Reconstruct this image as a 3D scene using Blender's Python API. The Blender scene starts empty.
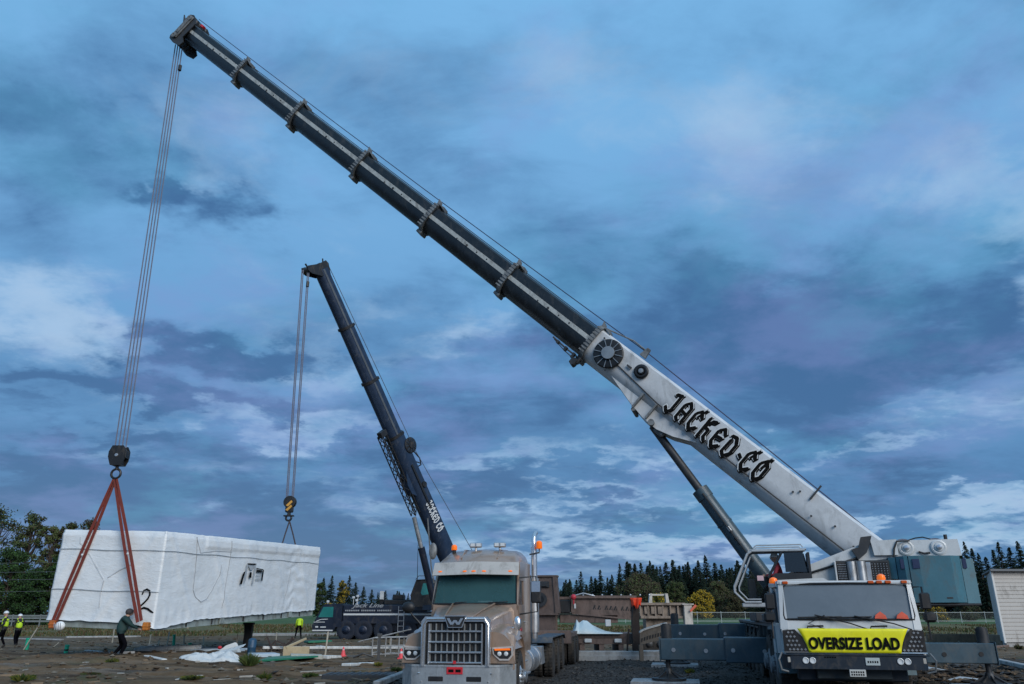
import bpy, bmesh, math, random
import numpy as np
from mathutils import Vector, Matrix, noise
PI = math.pi; R = math.radians
random.seed(7)
scene = bpy.context.scene
col = scene.collection
V = Vector

# ------------------------------------------------------------------ camera
F = 770.0; CH = 1.85; PITCH = math.atan(270.0 / F)
cP, sP = math.cos(PITCH), math.sin(PITCH)
cam = bpy.data.cameras.new('camera'); cam.sensor_width = 36; cam.lens = F / 1024 * 36
cam.clip_start = 0.1; cam.clip_end = 6000
camo = bpy.data.objects.new('camera', cam); col.objects.link(camo)
camo.location = (0, 0, CH); camo.rotation_euler = (PI / 2 + PITCH, 0, 0)
scene.camera = camo
scene.cycles.max_bounces = 6; scene.cycles.diffuse_bounces = 3; scene.cycles.glossy_bounces = 3; scene.cycles.transmission_bounces = 4; scene.cycles.transparent_max_bounces = 6

def ray(px, py):
    X = (px - 512) / F; U = (342 - py) / F
    return V((X, cP - U * sP, sP + U * cP))
def at(px, py, Y):
    r = ray(px, py); return V((0, 0, CH)) + r * (Y / r.y)
def gnd(px, py, z=0.0):
    r = ray(px, py); return V((0, 0, CH)) - r * ((CH - z) / r.z)
def zg(x, y):
    return 0.25 * math.exp(-((x + 15) / 6) ** 2 - ((y - 32) / 6) ** 2)
def gz(px, py):
    p = gnd(px, py)
    for _ in range(4): p = gnd(px, py, zg(p.x, p.y))
    return V((p.x, p.y, zg(p.x, p.y)))

# ------------------------------------------------------------------ materials
def lin(c):
    return tuple(((v / 255) / 12.92 if v / 255 <= .04045 else ((v / 255 + .055) / 1.055) ** 2.4) for v in c)
def new_mat(name):
    m = bpy.data.materials.new(name); m.use_nodes = True
    nt = m.node_tree; nt.nodes.clear()
    out = nt.nodes.new('ShaderNodeOutputMaterial'); b = nt.nodes.new('ShaderNodeBsdfPrincipled')
    nt.links.new(b.outputs[0], out.inputs[0])
    return m, nt, b
def N(nt, t, **k):
    n = nt.nodes.new(t)
    for a, v in k.items(): setattr(n, a, v)
    return n
def mathn(nt, op, a, b=None, c=None, clamp=False):
    n = nt.nodes.new('ShaderNodeMath'); n.operation = op; n.use_clamp = clamp
    for i, v in enumerate((a, b, c)):
        if v is None: continue
        if isinstance(v, (int, float)): n.inputs[i].default_value = v
        else: nt.links.new(v, n.inputs[i])
    return n.outputs[0]
def mixc(nt, fac, a, b):
    n = nt.nodes.new('ShaderNodeMix'); n.data_type = 'RGBA'
    for s, v in ((0, fac), (6, a), (7, b)):
        if isinstance(v, (int, float)): n.inputs[s].default_value = v
        elif isinstance(v, (tuple, list)): n.inputs[s].default_value = (*v[:3], 1)
        else: nt.links.new(v, n.inputs[s])
    return n.outputs[2]
def noisen(nt, vec, scale, detail=4, rough=.55, dist=0):
    n = nt.nodes.new('ShaderNodeTexNoise'); n.inputs['Scale'].default_value = scale
    n.inputs['Detail'].default_value = detail; n.inputs['Roughness'].default_value = rough
    n.inputs['Distortion'].default_value = dist
    if vec is not None: nt.links.new(vec, n.inputs['Vector'])
    return n.outputs[0]
def ramp(nt, fac, stops):
    n = nt.nodes.new('ShaderNodeMapRange'); n.clamp = True
    n.inputs[1].default_value = stops[0]; n.inputs[2].default_value = stops[1]
    n.inputs[3].default_value = 0; n.inputs[4].default_value = 1
    nt.links.new(fac, n.inputs[0]); return n.outputs[0]
def mp(nt, vec, scale=(1, 1, 1), loc=(0, 0, 0), rot=(0, 0, 0)):
    n = nt.nodes.new('ShaderNodeMapping')
    n.inputs['Scale'].default_value = scale; n.inputs['Location'].default_value = loc; n.inputs['Rotation'].default_value = rot
    nt.links.new(vec, n.inputs[0]); return n.outputs[0]

MUD = (.085, .07, .055)
_m = {}
def mat(name, c, rough=.5, metal=0.0, var=.25, scale=2.5, dirt=.0, dcol=MUD, bump=.0, bscale=20, coat=0, spec=.5, grain=.35):
    """painted / plain surface: large and small tone variation, grime patches, faint unevenness"""
    if name in _m: return _m[name]
    m, nt, b = new_mat(name)
    tc = N(nt, 'ShaderNodeTexCoord').outputs['Object']
    n1 = noisen(nt, tc, scale, 5, .6); n2 = noisen(nt, tc, scale * 9, 3, .6)
    f = mathn(nt, 'MULTIPLY', n1, 1 - grain); f = mathn(nt, 'MULTIPLY_ADD', n2, grain, f)
    dark = tuple(v * (1 - var) for v in c); lite = tuple(min(1, v * (1 + var * .7)) for v in c)
    cc = mixc(nt, ramp(nt, f, (.3, .7)), dark, lite)
    rr = mathn(nt, 'MULTIPLY_ADD', n1, .3, rough - .15, clamp=True)
    if dirt > 0:
        n3 = noisen(nt, mp(nt, tc, (1, 1, .45)), scale * 1.7, 7, .68, .6)
        d = ramp(nt, n3, (.62 - dirt * .35, .85 - dirt * .25)); d = mathn(nt, 'MULTIPLY', d, .8)
        cc = mixc(nt, d, cc, dcol); rr = mathn(nt, 'MULTIPLY_ADD', d, .4, rr, clamp=True)
    nt.links.new(cc, b.inputs['Base Color']); nt.links.new(rr, b.inputs['Roughness'])
    b.inputs['Metallic'].default_value = metal; b.inputs['Specular IOR Level'].default_value = spec
    if coat: b.inputs['Coat Weight'].default_value = coat; b.inputs['Coat Roughness'].default_value = .08
    if bump:
        bn = N(nt, 'ShaderNodeBump'); bn.inputs['Strength'].default_value = bump; bn.inputs['Distance'].default_value = .02
        nt.links.new(noisen(nt, tc, bscale, 4, .6), bn.inputs['Height']); nt.links.new(bn.outputs[0], b.inputs['Normal'])
    _m[name] = m; return m
def glass(name, c=(.02, .035, .04), rough=.06, alpha=None, trans=0):
    if name in _m: return _m[name]
    m, nt, b = new_mat(name)
    tc = N(nt, 'ShaderNodeTexCoord').outputs['Object']
    n1 = noisen(nt, tc, 1.5, 5, .7, .5)
    nt.links.new(mixc(nt, n1, tuple(v * .8 for v in c), tuple(v * 1.3 for v in c)), b.inputs['Base Color'])
    nt.links.new(mathn(nt, 'MULTIPLY_ADD', n1, .16, rough - .05, clamp=True), b.inputs['Roughness'])
    b.inputs['Specular IOR Level'].default_value = .8
    if trans:
        b.inputs['Transmission Weight'].default_value = trans; b.inputs['IOR'].default_value = 1.02
        b.inputs['Alpha'].default_value = alpha or 1
    _m[name] = m; return m
def emis(name, c, rough=.3, e=0):
    if name in _m: return _m[name]
    m, nt, b = new_mat(name)
    b.inputs['Base Color'].default_value = (*c, 1); b.inputs['Roughness'].default_value = rough
    if e: b.inputs['Emission Color'].default_value = (*c, 1); b.inputs['Emission Strength'].default_value = e
    _m[name] = m; return m

# ------------------------------------------------------------------ mesh builder
class MB:
    def __init__(s, M=None): s.bm = bmesh.new(); s.M = M.copy() if M else Matrix()
    def _add(s, pts, faces, mi=0):
        vs = [s.bm.verts.new(s.M @ V(p)) for p in pts]
        out = []
        for f in faces:
            try:
                fc = s.bm.faces.new([vs[i] for i in f]); fc.material_index = mi; out.append(fc)
            except ValueError: pass
        return vs
    def box(s, x0, x1, y0, y1, z0, z1, bev=0, mi=0, rot=None, piv=None):
        if x0 > x1: x0, x1 = x1, x0
        if y0 > y1: y0, y1 = y1, y0
        if z0 > z1: z0, z1 = z1, z0
        b = min(bev, (x1 - x0) * .45, (y1 - y0) * .45, (z1 - z0) * .45)
        pts = []; 
        if b <= 0:
            pts = [(x, y, z) for z in (z0, z1) for y in (y0, y1) for x in (x0, x1)]
            faces = [(0, 2, 3, 1), (4, 5, 7, 6), (0, 1, 5, 4), (2, 6, 7, 3), (0, 4, 6, 2), (1, 3, 7, 5)]
        else:
            idx = {}
            for ix, x in enumerate((x0, x1)):
                for iy, y in enumerate((y0, y1)):
                    for iz, z in enumerate((z0, z1)):
                        dx = b if ix == 0 else -b; dy = b if iy == 0 else -b; dz = b if iz == 0 else -b
                        for a, p in enumerate(((x, y + dy, z + dz), (x + dx, y, z + dz), (x + dx, y + dy, z))):
                            idx[(ix, iy, iz, a)] = len(pts); pts.append(p)
            faces = []
            I = idx
            for ix in (0, 1): faces.append([I[(ix, 0, 0, 0)], I[(ix, 1, 0, 0)], I[(ix, 1, 1, 0)], I[(ix, 0, 1, 0)]])
            for iy in (0, 1): faces.append([I[(0, iy, 0, 1)], I[(1, iy, 0, 1)], I[(1, iy, 1, 1)], I[(0, iy, 1, 1)]])
            for iz in (0, 1): faces.append([I[(0, 0, iz, 2)], I[(1, 0, iz, 2)], I[(1, 1, iz, 2)], I[(0, 1, iz, 2)]])
            for a in (0, 1):
                for c in (0, 1):
                    faces.append([I[(a, c, 0, 0)], I[(a, c, 1, 0)], I[(a, c, 1, 1)], I[(a, c, 0, 1)]])
                    faces.append([I[(a, 0, c, 0)], I[(a, 1, c, 0)], I[(a, 1, c, 2)], I[(a, 0, c, 2)]])
                    faces.append([I[(0, a, c, 1)], I[(1, a, c, 1)], I[(1, a, c, 2)], I[(0, a, c, 2)]])
            for ix in (0, 1):
                for iy in (0, 1):
                    for iz in (0, 1): faces.append([I[(ix, iy, iz, 0)], I[(ix, iy, iz, 1)], I[(ix, iy, iz, 2)]])
        if rot is not None:
            c = V(piv) if piv else V(((x0 + x1) / 2, (y0 + y1) / 2, (z0 + z1) / 2))
            Q = Matrix.Rotation(rot[0], 3, rot[1])
            pts = [Q @ (V(p) - c) + c for p in pts]
        s._add(pts, faces, mi); return s
    def prism(s, poly, d0, d1, plane='xz', mi=0):
        """poly extruded: plane 'xz' -> depth y, 'yz' -> depth x, 'xy' -> depth z"""
        n = len(poly)
        def P(a, b, d): return {'xz': (a, d, b), 'yz': (d, a, b), 'xy': (a, b, d)}[plane]
        pts = [P(a, b, d0) for a, b in poly] + [P(a, b, d1) for a, b in poly]
        faces = [list(range(n)), list(range(2 * n - 1, n - 1, -1))] + [(i, (i + 1) % n, n + (i + 1) % n, n + i) for i in range(n)]
        s._add(pts, faces, mi); return s
    def loft(s, rings, cap=True, mi=0, closed=True):
        n = len(rings[0]); pts = [p for r in rings for p in r]; faces = []
        for k in range(len(rings) - 1):
            for i in range(n if closed else n - 1):
                j = (i + 1) % n; faces.append((k * n + i, k * n + j, (k + 1) * n + j, (k + 1) * n + i))
        if cap: faces.append(list(range(n))); faces.append([(len(rings) - 1) * n + i for i in range(n - 1, -1, -1)])
        s._add(pts, faces, mi); return s
    def cyl(s, p0, p1, r0, r1=None, n=16, mi=0):
        p0, p1 = V(p0), V(p1); r1 = r0 if r1 is None else r1
        a = (p1 - p0).normalized(); q = a.orthogonal().normalized(); w = a.cross(q)
        ring = lambda p, r: [p + (q * math.cos(t) + w * math.sin(t)) * r for t in (2 * PI * i / n for i in range(n))]
        return s.loft([ring(p0, r0), ring(p1, r1)], mi=mi)
    def lathe(s, p0, axis, prof, n=24, mi=0):
        p0 = V(p0); a = V(axis).normalized(); q = a.orthogonal().normalized(); w = a.cross(q)
        rings = [[p0 + a * h + (q * math.cos(t) + w * math.sin(t)) * max(r, 1e-4) for t in (2 * PI * i / n for i in range(n))] for r, h in prof]
        return s.loft(rings, mi=mi)
    def tube(s, pts, r, n=6, mi=0):
        pts = [V(p) for p in pts]; rs = r if isinstance(r, (list, tuple)) else [r] * len(pts)
        T = []
        for i in range(len(pts)):
            t = pts[min(i + 1, len(pts) - 1)] - pts[max(i - 1, 0)]; T.append(t.normalized())
        q = T[0].orthogonal().normalized(); rings = []
        for i, p in enumerate(pts):
            q = (q - T[i] * q.dot(T[i])).normalized(); w = T[i].cross(q)
            rings.append([p + (q * math.cos(2 * PI * k / n) + w * math.sin(2 * PI * k / n)) * rs[i] for k in range(n)])
        return s.loft(rings, mi=mi)
    def sphere(s, c, r, sc=(1, 1, 1), n=12, m=8, mi=0):
        c = V(c); rings = []
        for i in range(m + 1):
            ph = PI * i / m; rr = max(math.sin(ph), 1e-3) * r
            rings.append([c + V((math.cos(2 * PI * k / n) * rr * sc[0], math.sin(2 * PI * k / n) * rr * sc[1], math.cos(ph) * r * sc[2])) for k in range(n)])
        return s.loft(rings, mi=mi)
    def mesh_in(s, me, M=None, mi=0):
        M = M or Matrix()
        s._add([M @ v.co for v in me.vertices], [tuple(p.vertices) for p in me.polygons], mi); return s
    def build(s, name, mats, parent=None, label=None, world=False, smooth=35, solid=True):
        me = bpy.data.meshes.new(name)
        if solid: bmesh.ops.recalc_face_normals(s.bm, faces=s.bm.faces[:])
        s.bm.to_mesh(me); s.bm.free()
        if not isinstance(mats, (list, tuple)): mats = [mats]
        for m in mats: me.materials.append(m)
        if smooth:
            me.polygons.foreach_set('use_smooth', [True] * len(me.polygons)); me.set_sharp_from_angle(angle=R(smooth))
        o = bpy.data.objects.new(name, me); col.objects.link(o)
        if parent is not None:
            o.parent = parent
            if world: me.transform(WM(parent).inverted())
        if label: o['label'] = label
        return o
def build_each(mb, name, mats, parent=None, world=False, smooth=35):
    # every loose piece becomes an object of its own
    bm = mb.bm; seen = set(); out = []
    for f0 in list(bm.faces):
        if f0 in seen: continue
        st_, comp = [f0], []; seen.add(f0)
        while st_:
            f = st_.pop(); comp.append(f)
            for v in f.verts:
                for g_ in v.link_faces:
                    if g_ not in seen: seen.add(g_); st_.append(g_)
        q = MB(); idx = {}; pts = []; fs = []
        for f in comp:
            fs.append([idx.setdefault(v, len(idx)) for v in f.verts])
        pts = [None] * len(idx)
        for v, i in idx.items(): pts[i] = v.co.copy()
        q._add(pts, fs, comp[0].material_index); out.append(q.build(name, mats, parent, world=world, smooth=smooth))
    bm.free(); return out
def WM(o):
    m = Matrix.LocRotScale(o.location, o.rotation_euler, o.scale)
    return WM(o.parent) @ m if o.parent else m
def tag(o, label, cat, group=None, kind=None):
    o['label'] = label
    if cat: o['category'] = cat
    if group: o['group'] = group
    if kind: o['kind'] = kind
    return o
def thing(name, label, cat, loc=(0, 0, 0), rz=0, group=None, M=None):
    o = bpy.data.objects.new(name, None); o.empty_display_size = .3; col.objects.link(o)
    o.location = loc; o.rotation_euler = (0, 0, rz)
    if M is not None: o.matrix_world = M; l, q, s_ = M.decompose(); o.location = l; o.rotation_euler = q.to_euler(); 
    return tag(o, label, cat, group)
def copy_tree(o, parent=None):
    c = o.copy(); col.objects.link(c); c.parent = parent
    for ch in [x for x in bpy.data.objects if x.parent == o]: copy_tree(ch, c)
    return c
def text_mesh(body, size=1, off=0.0, ext=.004, shear=0, w=1.0, space=1.0):
    cu = bpy.data.curves.new('t', 'FONT'); cu.body = body; cu.size = size; cu.offset = off; cu.extrude = ext
    cu.shear = shear; cu.align_x = 'CENTER'; cu.align_y = 'CENTER'; cu.space_character = space
    o = bpy.data.objects.new('t', cu); col.objects.link(o); bpy.context.view_layer.update()
    me = bpy.data.meshes.new_from_object(o.evaluated_get(bpy.context.evaluated_depsgraph_get()))
    bpy.data.objects.remove(o); me.transform(Matrix.Diagonal((w, 1, 1, 1))); return me
def frame(o, x, y, z):
    x, y, z = V(x), V(y), V(z)
    return Matrix(((x.x, y.x, z.x, o[0]), (x.y, y.y, z.y, o[1]), (x.z, y.z, z.z, o[2]), (0, 0, 0, 1)))

# blackletter lettering: broad nib swept along strokes
GL = {'J': [[(.12, .92), (.5, 1)], [(.45, 1), (.45, .2), (.25, 0), (0, .18)]],
      'A': [[(.05, .1), (.05, .78), (.3, 1), (.55, .8), (.55, .05)], [(.05, .48), (.55, .42)], [(.05, .1), (.2, 0)]],
      'C': [[(.56, .74), (.3, 1), (.05, .78), (.05, .22), (.28, 0), (.56, .22)], [(.5, 1.12), (.3, .7)]],
      'K': [[(.08, 0), (.08, 1)], [(.55, 1.0), (.3, .92), (.12, .5)], [(.12, .52), (.42, .5), (.42, .15), (.6, 0)]],
      'E': [[(.55, .78), (.32, 1), (.05, .78), (.05, .22), (.28, 0), (.56, .2)], [(.05, .5), (.5, .55)]],
      'D': [[(.0, .95), (.32, 1), (.56, .72), (.56, .28), (.28, 0), (.05, .15), (.1, .8)]],
      'O': [[(.3, 1), (.56, .76), (.56, .24), (.3, 0), (.05, .24), (.05, .76), (.3, 1)], [(.42, 1.14), (.3, .62)]],
      '-': [[(.12, .5), (.3, .42)]], ' ': []}
def hull(ps):
    ps = sorted(set((round(a, 5), round(b, 5)) for a, b in ps))
    def half(q):
        h = []
        for p in q:
            while len(h) > 1 and (h[-1][0] - h[-2][0]) * (p[1] - h[-2][1]) - (h[-1][1] - h[-2][1]) * (p[0] - h[-2][0]) <= 0: h.pop()
            h.append(p)
        return h[:-1]
    return half(ps) + half(ps[::-1])
def blackletter(mb, txt, h, w, adv, grow, d0, mi, dx=0, dy=0):
    x = 0; k = 0
    nib = [(-.105 - grow, -.05 - grow), (-.02, .09 + grow), (.105 + grow, .05 + grow), (.02, -.09 - grow)]
    for ch in txt:
        for st in GL[ch]:
            for a, b in zip(st[:-1], st[1:]):
                pts = [((p[0] + q[0]) * w + x + dx, (p[1] + q[1]) * h + dy) for p in (a, b) for q in nib]
                mb.prism(hull(pts), d0 - .004, d0 + .0004 * (k % 9), 'xy', mi); k += 1
        x += adv * (.55 if ch in '- ' else 1)

M_blk = mat('black_trim', (.012, .012, .013), .5, 0, .3, 3, dirt=.25)
M_rub = mat('tyre_rubber', (.018, .018, .018), .85, 0, .3, 4, dirt=.55, bump=.3, bscale=30)
M_chr = mat('chrome', (.68, .69, .7), .2, .85, .1, 3, dirt=.08)
M_alu = mat('aluminium', (.5, .51, .52), .4, .8, .25, 3, dirt=.3)
M_stl = mat('dark_steel', (.05, .052, .055), .5, .4, .4, 3, dirt=.3)
M_tan = mat('truck_taupe_paint', (.35, .25, .185), .32, .25, .14, 1.4, dirt=.24, coat=.5)
M_tan2 = mat('sun_visor_paint', (.46, .43, .39), .35, .1, .1, 2, dirt=.25)
M_wht = mat('crane_white_paint', (.55, .57, .57), .4, 0, .12, 1.2, dirt=.22, dcol=(.16, .16, .15), coat=.3)
M_gry = mat('boom_grey_white_paint', (.55, .57, .58), .42, 0, .16, .9, dirt=.3, dcol=(.13, .14, .14))
M_gr2 = mat('boom_dark_paint', (.014, .019, .024), .36, .1, .4, 2.2, dirt=.3, dcol=(.055, .06, .062))
M_str = mat('boom_wear_strip', (.4, .42, .4), .5, .1, .35, 3, dirt=.4, dcol=(.06, .06, .06))
M_col = mat('boom_collar_grey', (.2, .21, .21), .5, .2, .35, 3, dirt=.45, dcol=(.03, .03, .03))
M_nav = mat('slate_blue_steel', (.04, .075, .098), .45, .1, .3, 1.8, dirt=.42, dcol=(.1, .11, .11), coat=.2)
M_teal = mat('teal_paint', (.05, .15, .19), .42, 0, .15, 1.2, dirt=.25, coat=.3)
M_brn = mat('brown_steel_paint', (.16, .11, .09), .6, .1, .3, 2, dirt=.45, dcol=(.05, .04, .035))
M_org = emis('amber_lens', (.85, .16, .01), .25, .25)
M_yel = mat('banner_yellow', (.82, .78, .01), .5, 0, .1, 2, dirt=.18, dcol=(.25, .22, .03))
M_navb = mat('navy_crane_paint', (.012, .018, .035), .35, .1, .3, 1.5, dirt=.25, coat=.4)
M_glD = glass('dark_windscreen', (.015, .022, .028), .08)
M_glT = glass('teal_tinted_glass', (.015, .07, .08), .05)
M_len = emis('clear_lamp_lens', (.6, .62, .62), .12)
M_rope = mat('wire_rope', (.16, .17, .19), .5, .5, .2, 5)
M_ropeL = mat('wire_rope_light', (.16, .17, .22), .5, 0, .2, 5)
M_red = mat('orange_red_flag', (.85, .07, .02), .7, 0, .15, 4)
M_txt = mat('lettering_black', (.006, .006, .006), .85, 0, .2, 5, spec=.08)
M_txw = mat('lettering_white', (.6, .62, .62), .5, 0, .15, 5)
M_wood = mat('weathered_wood', (.3, .24, .16), .8, 0, .35, 4, dirt=.4, bump=.2)
M_conc = mat('pale_concrete', (.36, .36, .35), .85, 0, .3, 1.5, dirt=.45, bump=.2)
M_skin = mat('skin', (.45, .26, .18), .6, 0, .1, 5)
# ------------------------------------------------------------------ world
SUN_EL, SUN_AZ = R(27), R(148)          # azimuth clockwise from +Y: behind the camera, to the right
w = bpy.data.worlds.new('World'); scene.world = w; w.use_nodes = True
nt = w.node_tree; nt.nodes.clear()
wo = N(nt, 'ShaderNodeOutputWorld'); bg = N(nt, 'ShaderNodeBackground'); nt.links.new(bg.outputs[0], wo.inputs[0])
sky = N(nt, 'ShaderNodeTexSky', sky_type='NISHITA'); sky.sun_disc = False
sky.sun_elevation = SUN_EL; sky.sun_rotation = SUN_AZ
tc = N(nt, 'ShaderNodeTexCoord').outputs['Generated']
sep = N(nt, 'ShaderNodeSeparateXYZ'); nt.links.new(tc, sep.inputs[0])
X_, Y_, Z_ = sep.outputs
zc = mathn(nt, 'MAXIMUM', Z_, 0.0)
den = mathn(nt, 'ADD', zc, .2)
cx = mathn(nt, 'DIVIDE', X_, den); cy = mathn(nt, 'DIVIDE', Y_, den)
cmb = N(nt, 'ShaderNodeCombineXYZ'); nt.links.new(cx, cmb.inputs[0]); nt.links.new(cy, cmb.inputs[1])
cl = cmb.outputs[0]
el = mathn(nt, 'ARCSINE', Z_); az = mathn(nt, 'ARCTAN2', X_, Y_)
wn = N(nt, 'ShaderNodeTexNoise'); wn.inputs['Scale'].default_value = 2.6; wn.inputs['Detail'].default_value = 6; wn.inputs['Roughness'].default_value = .6
nt.links.new(cl, wn.inputs['Vector'])
ws = N(nt, 'ShaderNodeSeparateXYZ'); nt.links.new(wn.outputs['Color'], ws.inputs[0])
azd = mathn(nt, 'MULTIPLY_ADD', mathn(nt, 'SUBTRACT', ws.outputs[0], .5), .6, az)
eld = mathn(nt, 'MULTIPLY_ADD', mathn(nt, 'SUBTRACT', ws.outputs[1], .5), .24, el)
def blob(px, py, sx, sy, amp):
    r = ray(px, py).normalized(); a0 = math.atan2(r.x, r.y); e0 = math.asin(r.z)
    u = mathn(nt, 'MULTIPLY', mathn(nt, 'SUBTRACT', azd, a0), F / sx * 1.0)
    v = mathn(nt, 'MULTIPLY', mathn(nt, 'SUBTRACT', eld, e0), F / sy * 1.0)
    d = mathn(nt, 'ADD', mathn(nt, 'MULTIPLY', u, u), mathn(nt, 'MULTIPLY', v, v))
    return mathn(nt, 'MULTIPLY', mathn(nt, 'EXPONENT', mathn(nt, 'MULTIPLY', d, -1.0)), amp)
def blobs(L):
    t = None
    for b in L:
        q = blob(*b); t = q if t is None else mathn(nt, 'ADD', t, q)
    return t
darkB = blobs([(790, 310, 190, 48, 1.25), (690, 275, 80, 24, .8), (930, 350, 120, 36, 1.2), (540, 250, 120, 30, .5), (660, 385, 120, 30, .5), (190, 345, 130, 18, 1.3), (245, 212, 44, 18, 1.1),
               (200, 178, 38, 10, 1.1), (500, 300, 100, 40, .45), (20, 200, 50, 60, .4), (180, 403, 190, 17, 1.0), (60, 392, 60, 12, .5), (870, 80, 110, 60, .6), (60, 120, 80, 60, .5), (380, 150, 80, 50, .3),
               (900, 480, 170, 14, .6), (560, 430, 120, 30, .45), (300, 560, 300, 34, 1.3), (100, 500, 200, 24, 1.2), (120, 450, 160, 14, .9), (430, 480, 120, 24, 1.0), (560, 330, 60, 40, .6), (450, 390, 70, 20, .6), (620, 510, 150, 12, .45), (880, 400, 120, 22, .5)])
liteB = blobs([(40, 305, 70, 36, 1.3), (660, 550, 190, 14, 1.4), (610, 466, 60, 9, .8), (985, 205, 70, 90, 1.0), (740, 130, 130, 60, 1.3), (560, 60, 80, 40, .6), (240, 120, 90, 40, .5),
               (960, 540, 130, 16, 1.4), (290, 425, 100, 12, 1.0), (470, 340, 50, 18, .8), (530, 455, 90, 12, .7), (560, 500, 160, 7, .6), (360, 300, 60, 30, .6), (250, 160, 60, 30, .4), (330, 370, 60, 14, .6), (850, 440, 140, 7, .6), (430, 90, 160, 60, .3), (880, 520, 90, 6, .6), (330, 440, 110, 6, .4), (940, 410, 60, 10, .5)])
# base colour by elevation
mr = N(nt, 'ShaderNodeMapRange'); nt.links.new(el, mr.inputs[0]); mr.inputs[1].default_value = 0; mr.inputs[2].default_value = R(55)
cr = N(nt, 'ShaderNodeValToRGB'); nt.links.new(mr.outputs[0], cr.inputs[0])
E_ = cr.color_ramp.elements
stops = [(0, (50, 104, 158)), (.09, (62, 112, 162)), (.2, (84, 132, 178)), (.35, (98, 150, 196)), (.55, (110, 164, 210)), (.8, (116, 174, 220)), (1, (124, 176, 218))]
E_[0].position, E_[0].color = 0, (*lin(stops[0][1]), 1); E_[1].position, E_[1].color = 1, (*lin(stops[-1][1]), 1)
for p_, c_ in stops[1:-1]:
    e = E_.new(p_); e.color = (*lin(c_), 1)
base = cr.outputs[0]
def smooth(v, a_, b_):
    n = nt.nodes.new('ShaderNodeMapRange'); n.interpolation_type = 'SMOOTHSTEP'; n.clamp = True
    n.inputs[1].default_value = a_; n.inputs[2].default_value = b_; nt.links.new(v, n.inputs[0]); return n.outputs[0]
def madd(v, m_, c_): return mathn(nt, 'MULTIPLY_ADD', v, m_, c_)
# billows: moderately flattened noise; wisps: finer
bil = noisen(nt, mp(nt, cl, (.8, 1.1, 1), (3.1, 7.7, 0)), 2.1, 10, .58, .35)
wis = noisen(nt, mp(nt, cl, (.9, 1.3, 1), (12.4, 2.2, 4)), 4.5, 10, .62, .5)
big = noisen(nt, mp(nt, cl, (.7, 1.0, 1), (22.4, 5.2, 4)), .9, 6, .55, .3)
lowf = mathn(nt, 'SUBTRACT', 1.0, ramp(nt, el, (R(8), R(34))))
dm_ = mathn(nt, 'ADD', mathn(nt, 'MULTIPLY', darkB, .55), madd(bil, 2.0, -1.0)); dm_ = mathn(nt, 'ADD', dm_, madd(wis, .7, -.35)); dm_ = mathn(nt, 'ADD', dm_, madd(lowf, .16, -.02))
soft = smooth(dm_, -.14, .55)
core = smooth(dm_, .32, .72)
c1 = mixc(nt, mathn(nt, 'MULTIPLY', soft, .75), base, lin((62, 106, 152)))
c1 = mixc(nt, mathn(nt, 'MULTIPLY', core, .75), c1, lin((48, 88, 134)))
lm_ = mathn(nt, 'ADD', mathn(nt, 'MULTIPLY', liteB, .5), madd(wis, 1.0, -.5)); lm_ = mathn(nt, 'ADD', lm_, madd(big, 1.6, -.8)); lm_ = mathn(nt, 'SUBTRACT', lm_, mathn(nt, 'MULTIPLY', core, .25))
lf = smooth(lm_, -.04, .5)
c2 = mixc(nt, mathn(nt, 'MULTIPLY', lf, .7), c1, lin((152, 184, 216)))
hot = smooth(lm_, .34, .72); c2 = mixc(nt, mathn(nt, 'MULTIPLY', hot, .28), c2, lin((186, 206, 226)))
lav = smooth(noisen(nt, mp(nt, cl, (1, 1, 1), (31, 4, 2)), 2.2, 7, .6), .47, .66)
c3 = mixc(nt, mathn(nt, 'MULTIPLY', lav, .32), c2, lin((122, 136, 192)))
tea = smooth(noisen(nt, mp(nt, cl, (1, 1, 1), (7, 14, 2)), 1.8, 7, .6), .5, .68)
c3 = mixc(nt, mathn(nt, 'MULTIPLY', tea, .3), c3, lin((84, 156, 190)))
# grey-blue overcast towards the side and back of the viewer, same colours
sc = N(nt, 'ShaderNodeVectorMath', operation='SCALE'); nt.links.new(c3, sc.inputs[0]); sc.inputs['Scale'].default_value = 7.4
fin = mixc(nt, .93, sky.outputs[0], sc.outputs[0])
nt.links.new(fin, bg.inputs[0]); bg.inputs[1].default_value = .1
sl = bpy.data.lights.new('sun', 'SUN'); sl.energy = 1.5; sl.angle = R(36); sl.color = (1, .97, .93)
so = bpy.data.objects.new('sun', sl); col.objects.link(so)
sd = V((math.sin(SUN_AZ) * math.cos(SUN_EL), math.cos(SUN_AZ) * math.cos(SUN_EL), math.sin(SUN_EL)))
so.rotation_euler = sd.to_track_quat('Z', 'Y').to_euler(); so.location = (0, -20, 40)
scene.view_settings.view_transform = 'Standard'; scene.view_settings.look = 'None'
scene.view_settings.exposure = .65; scene.view_settings.gamma = 1

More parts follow.
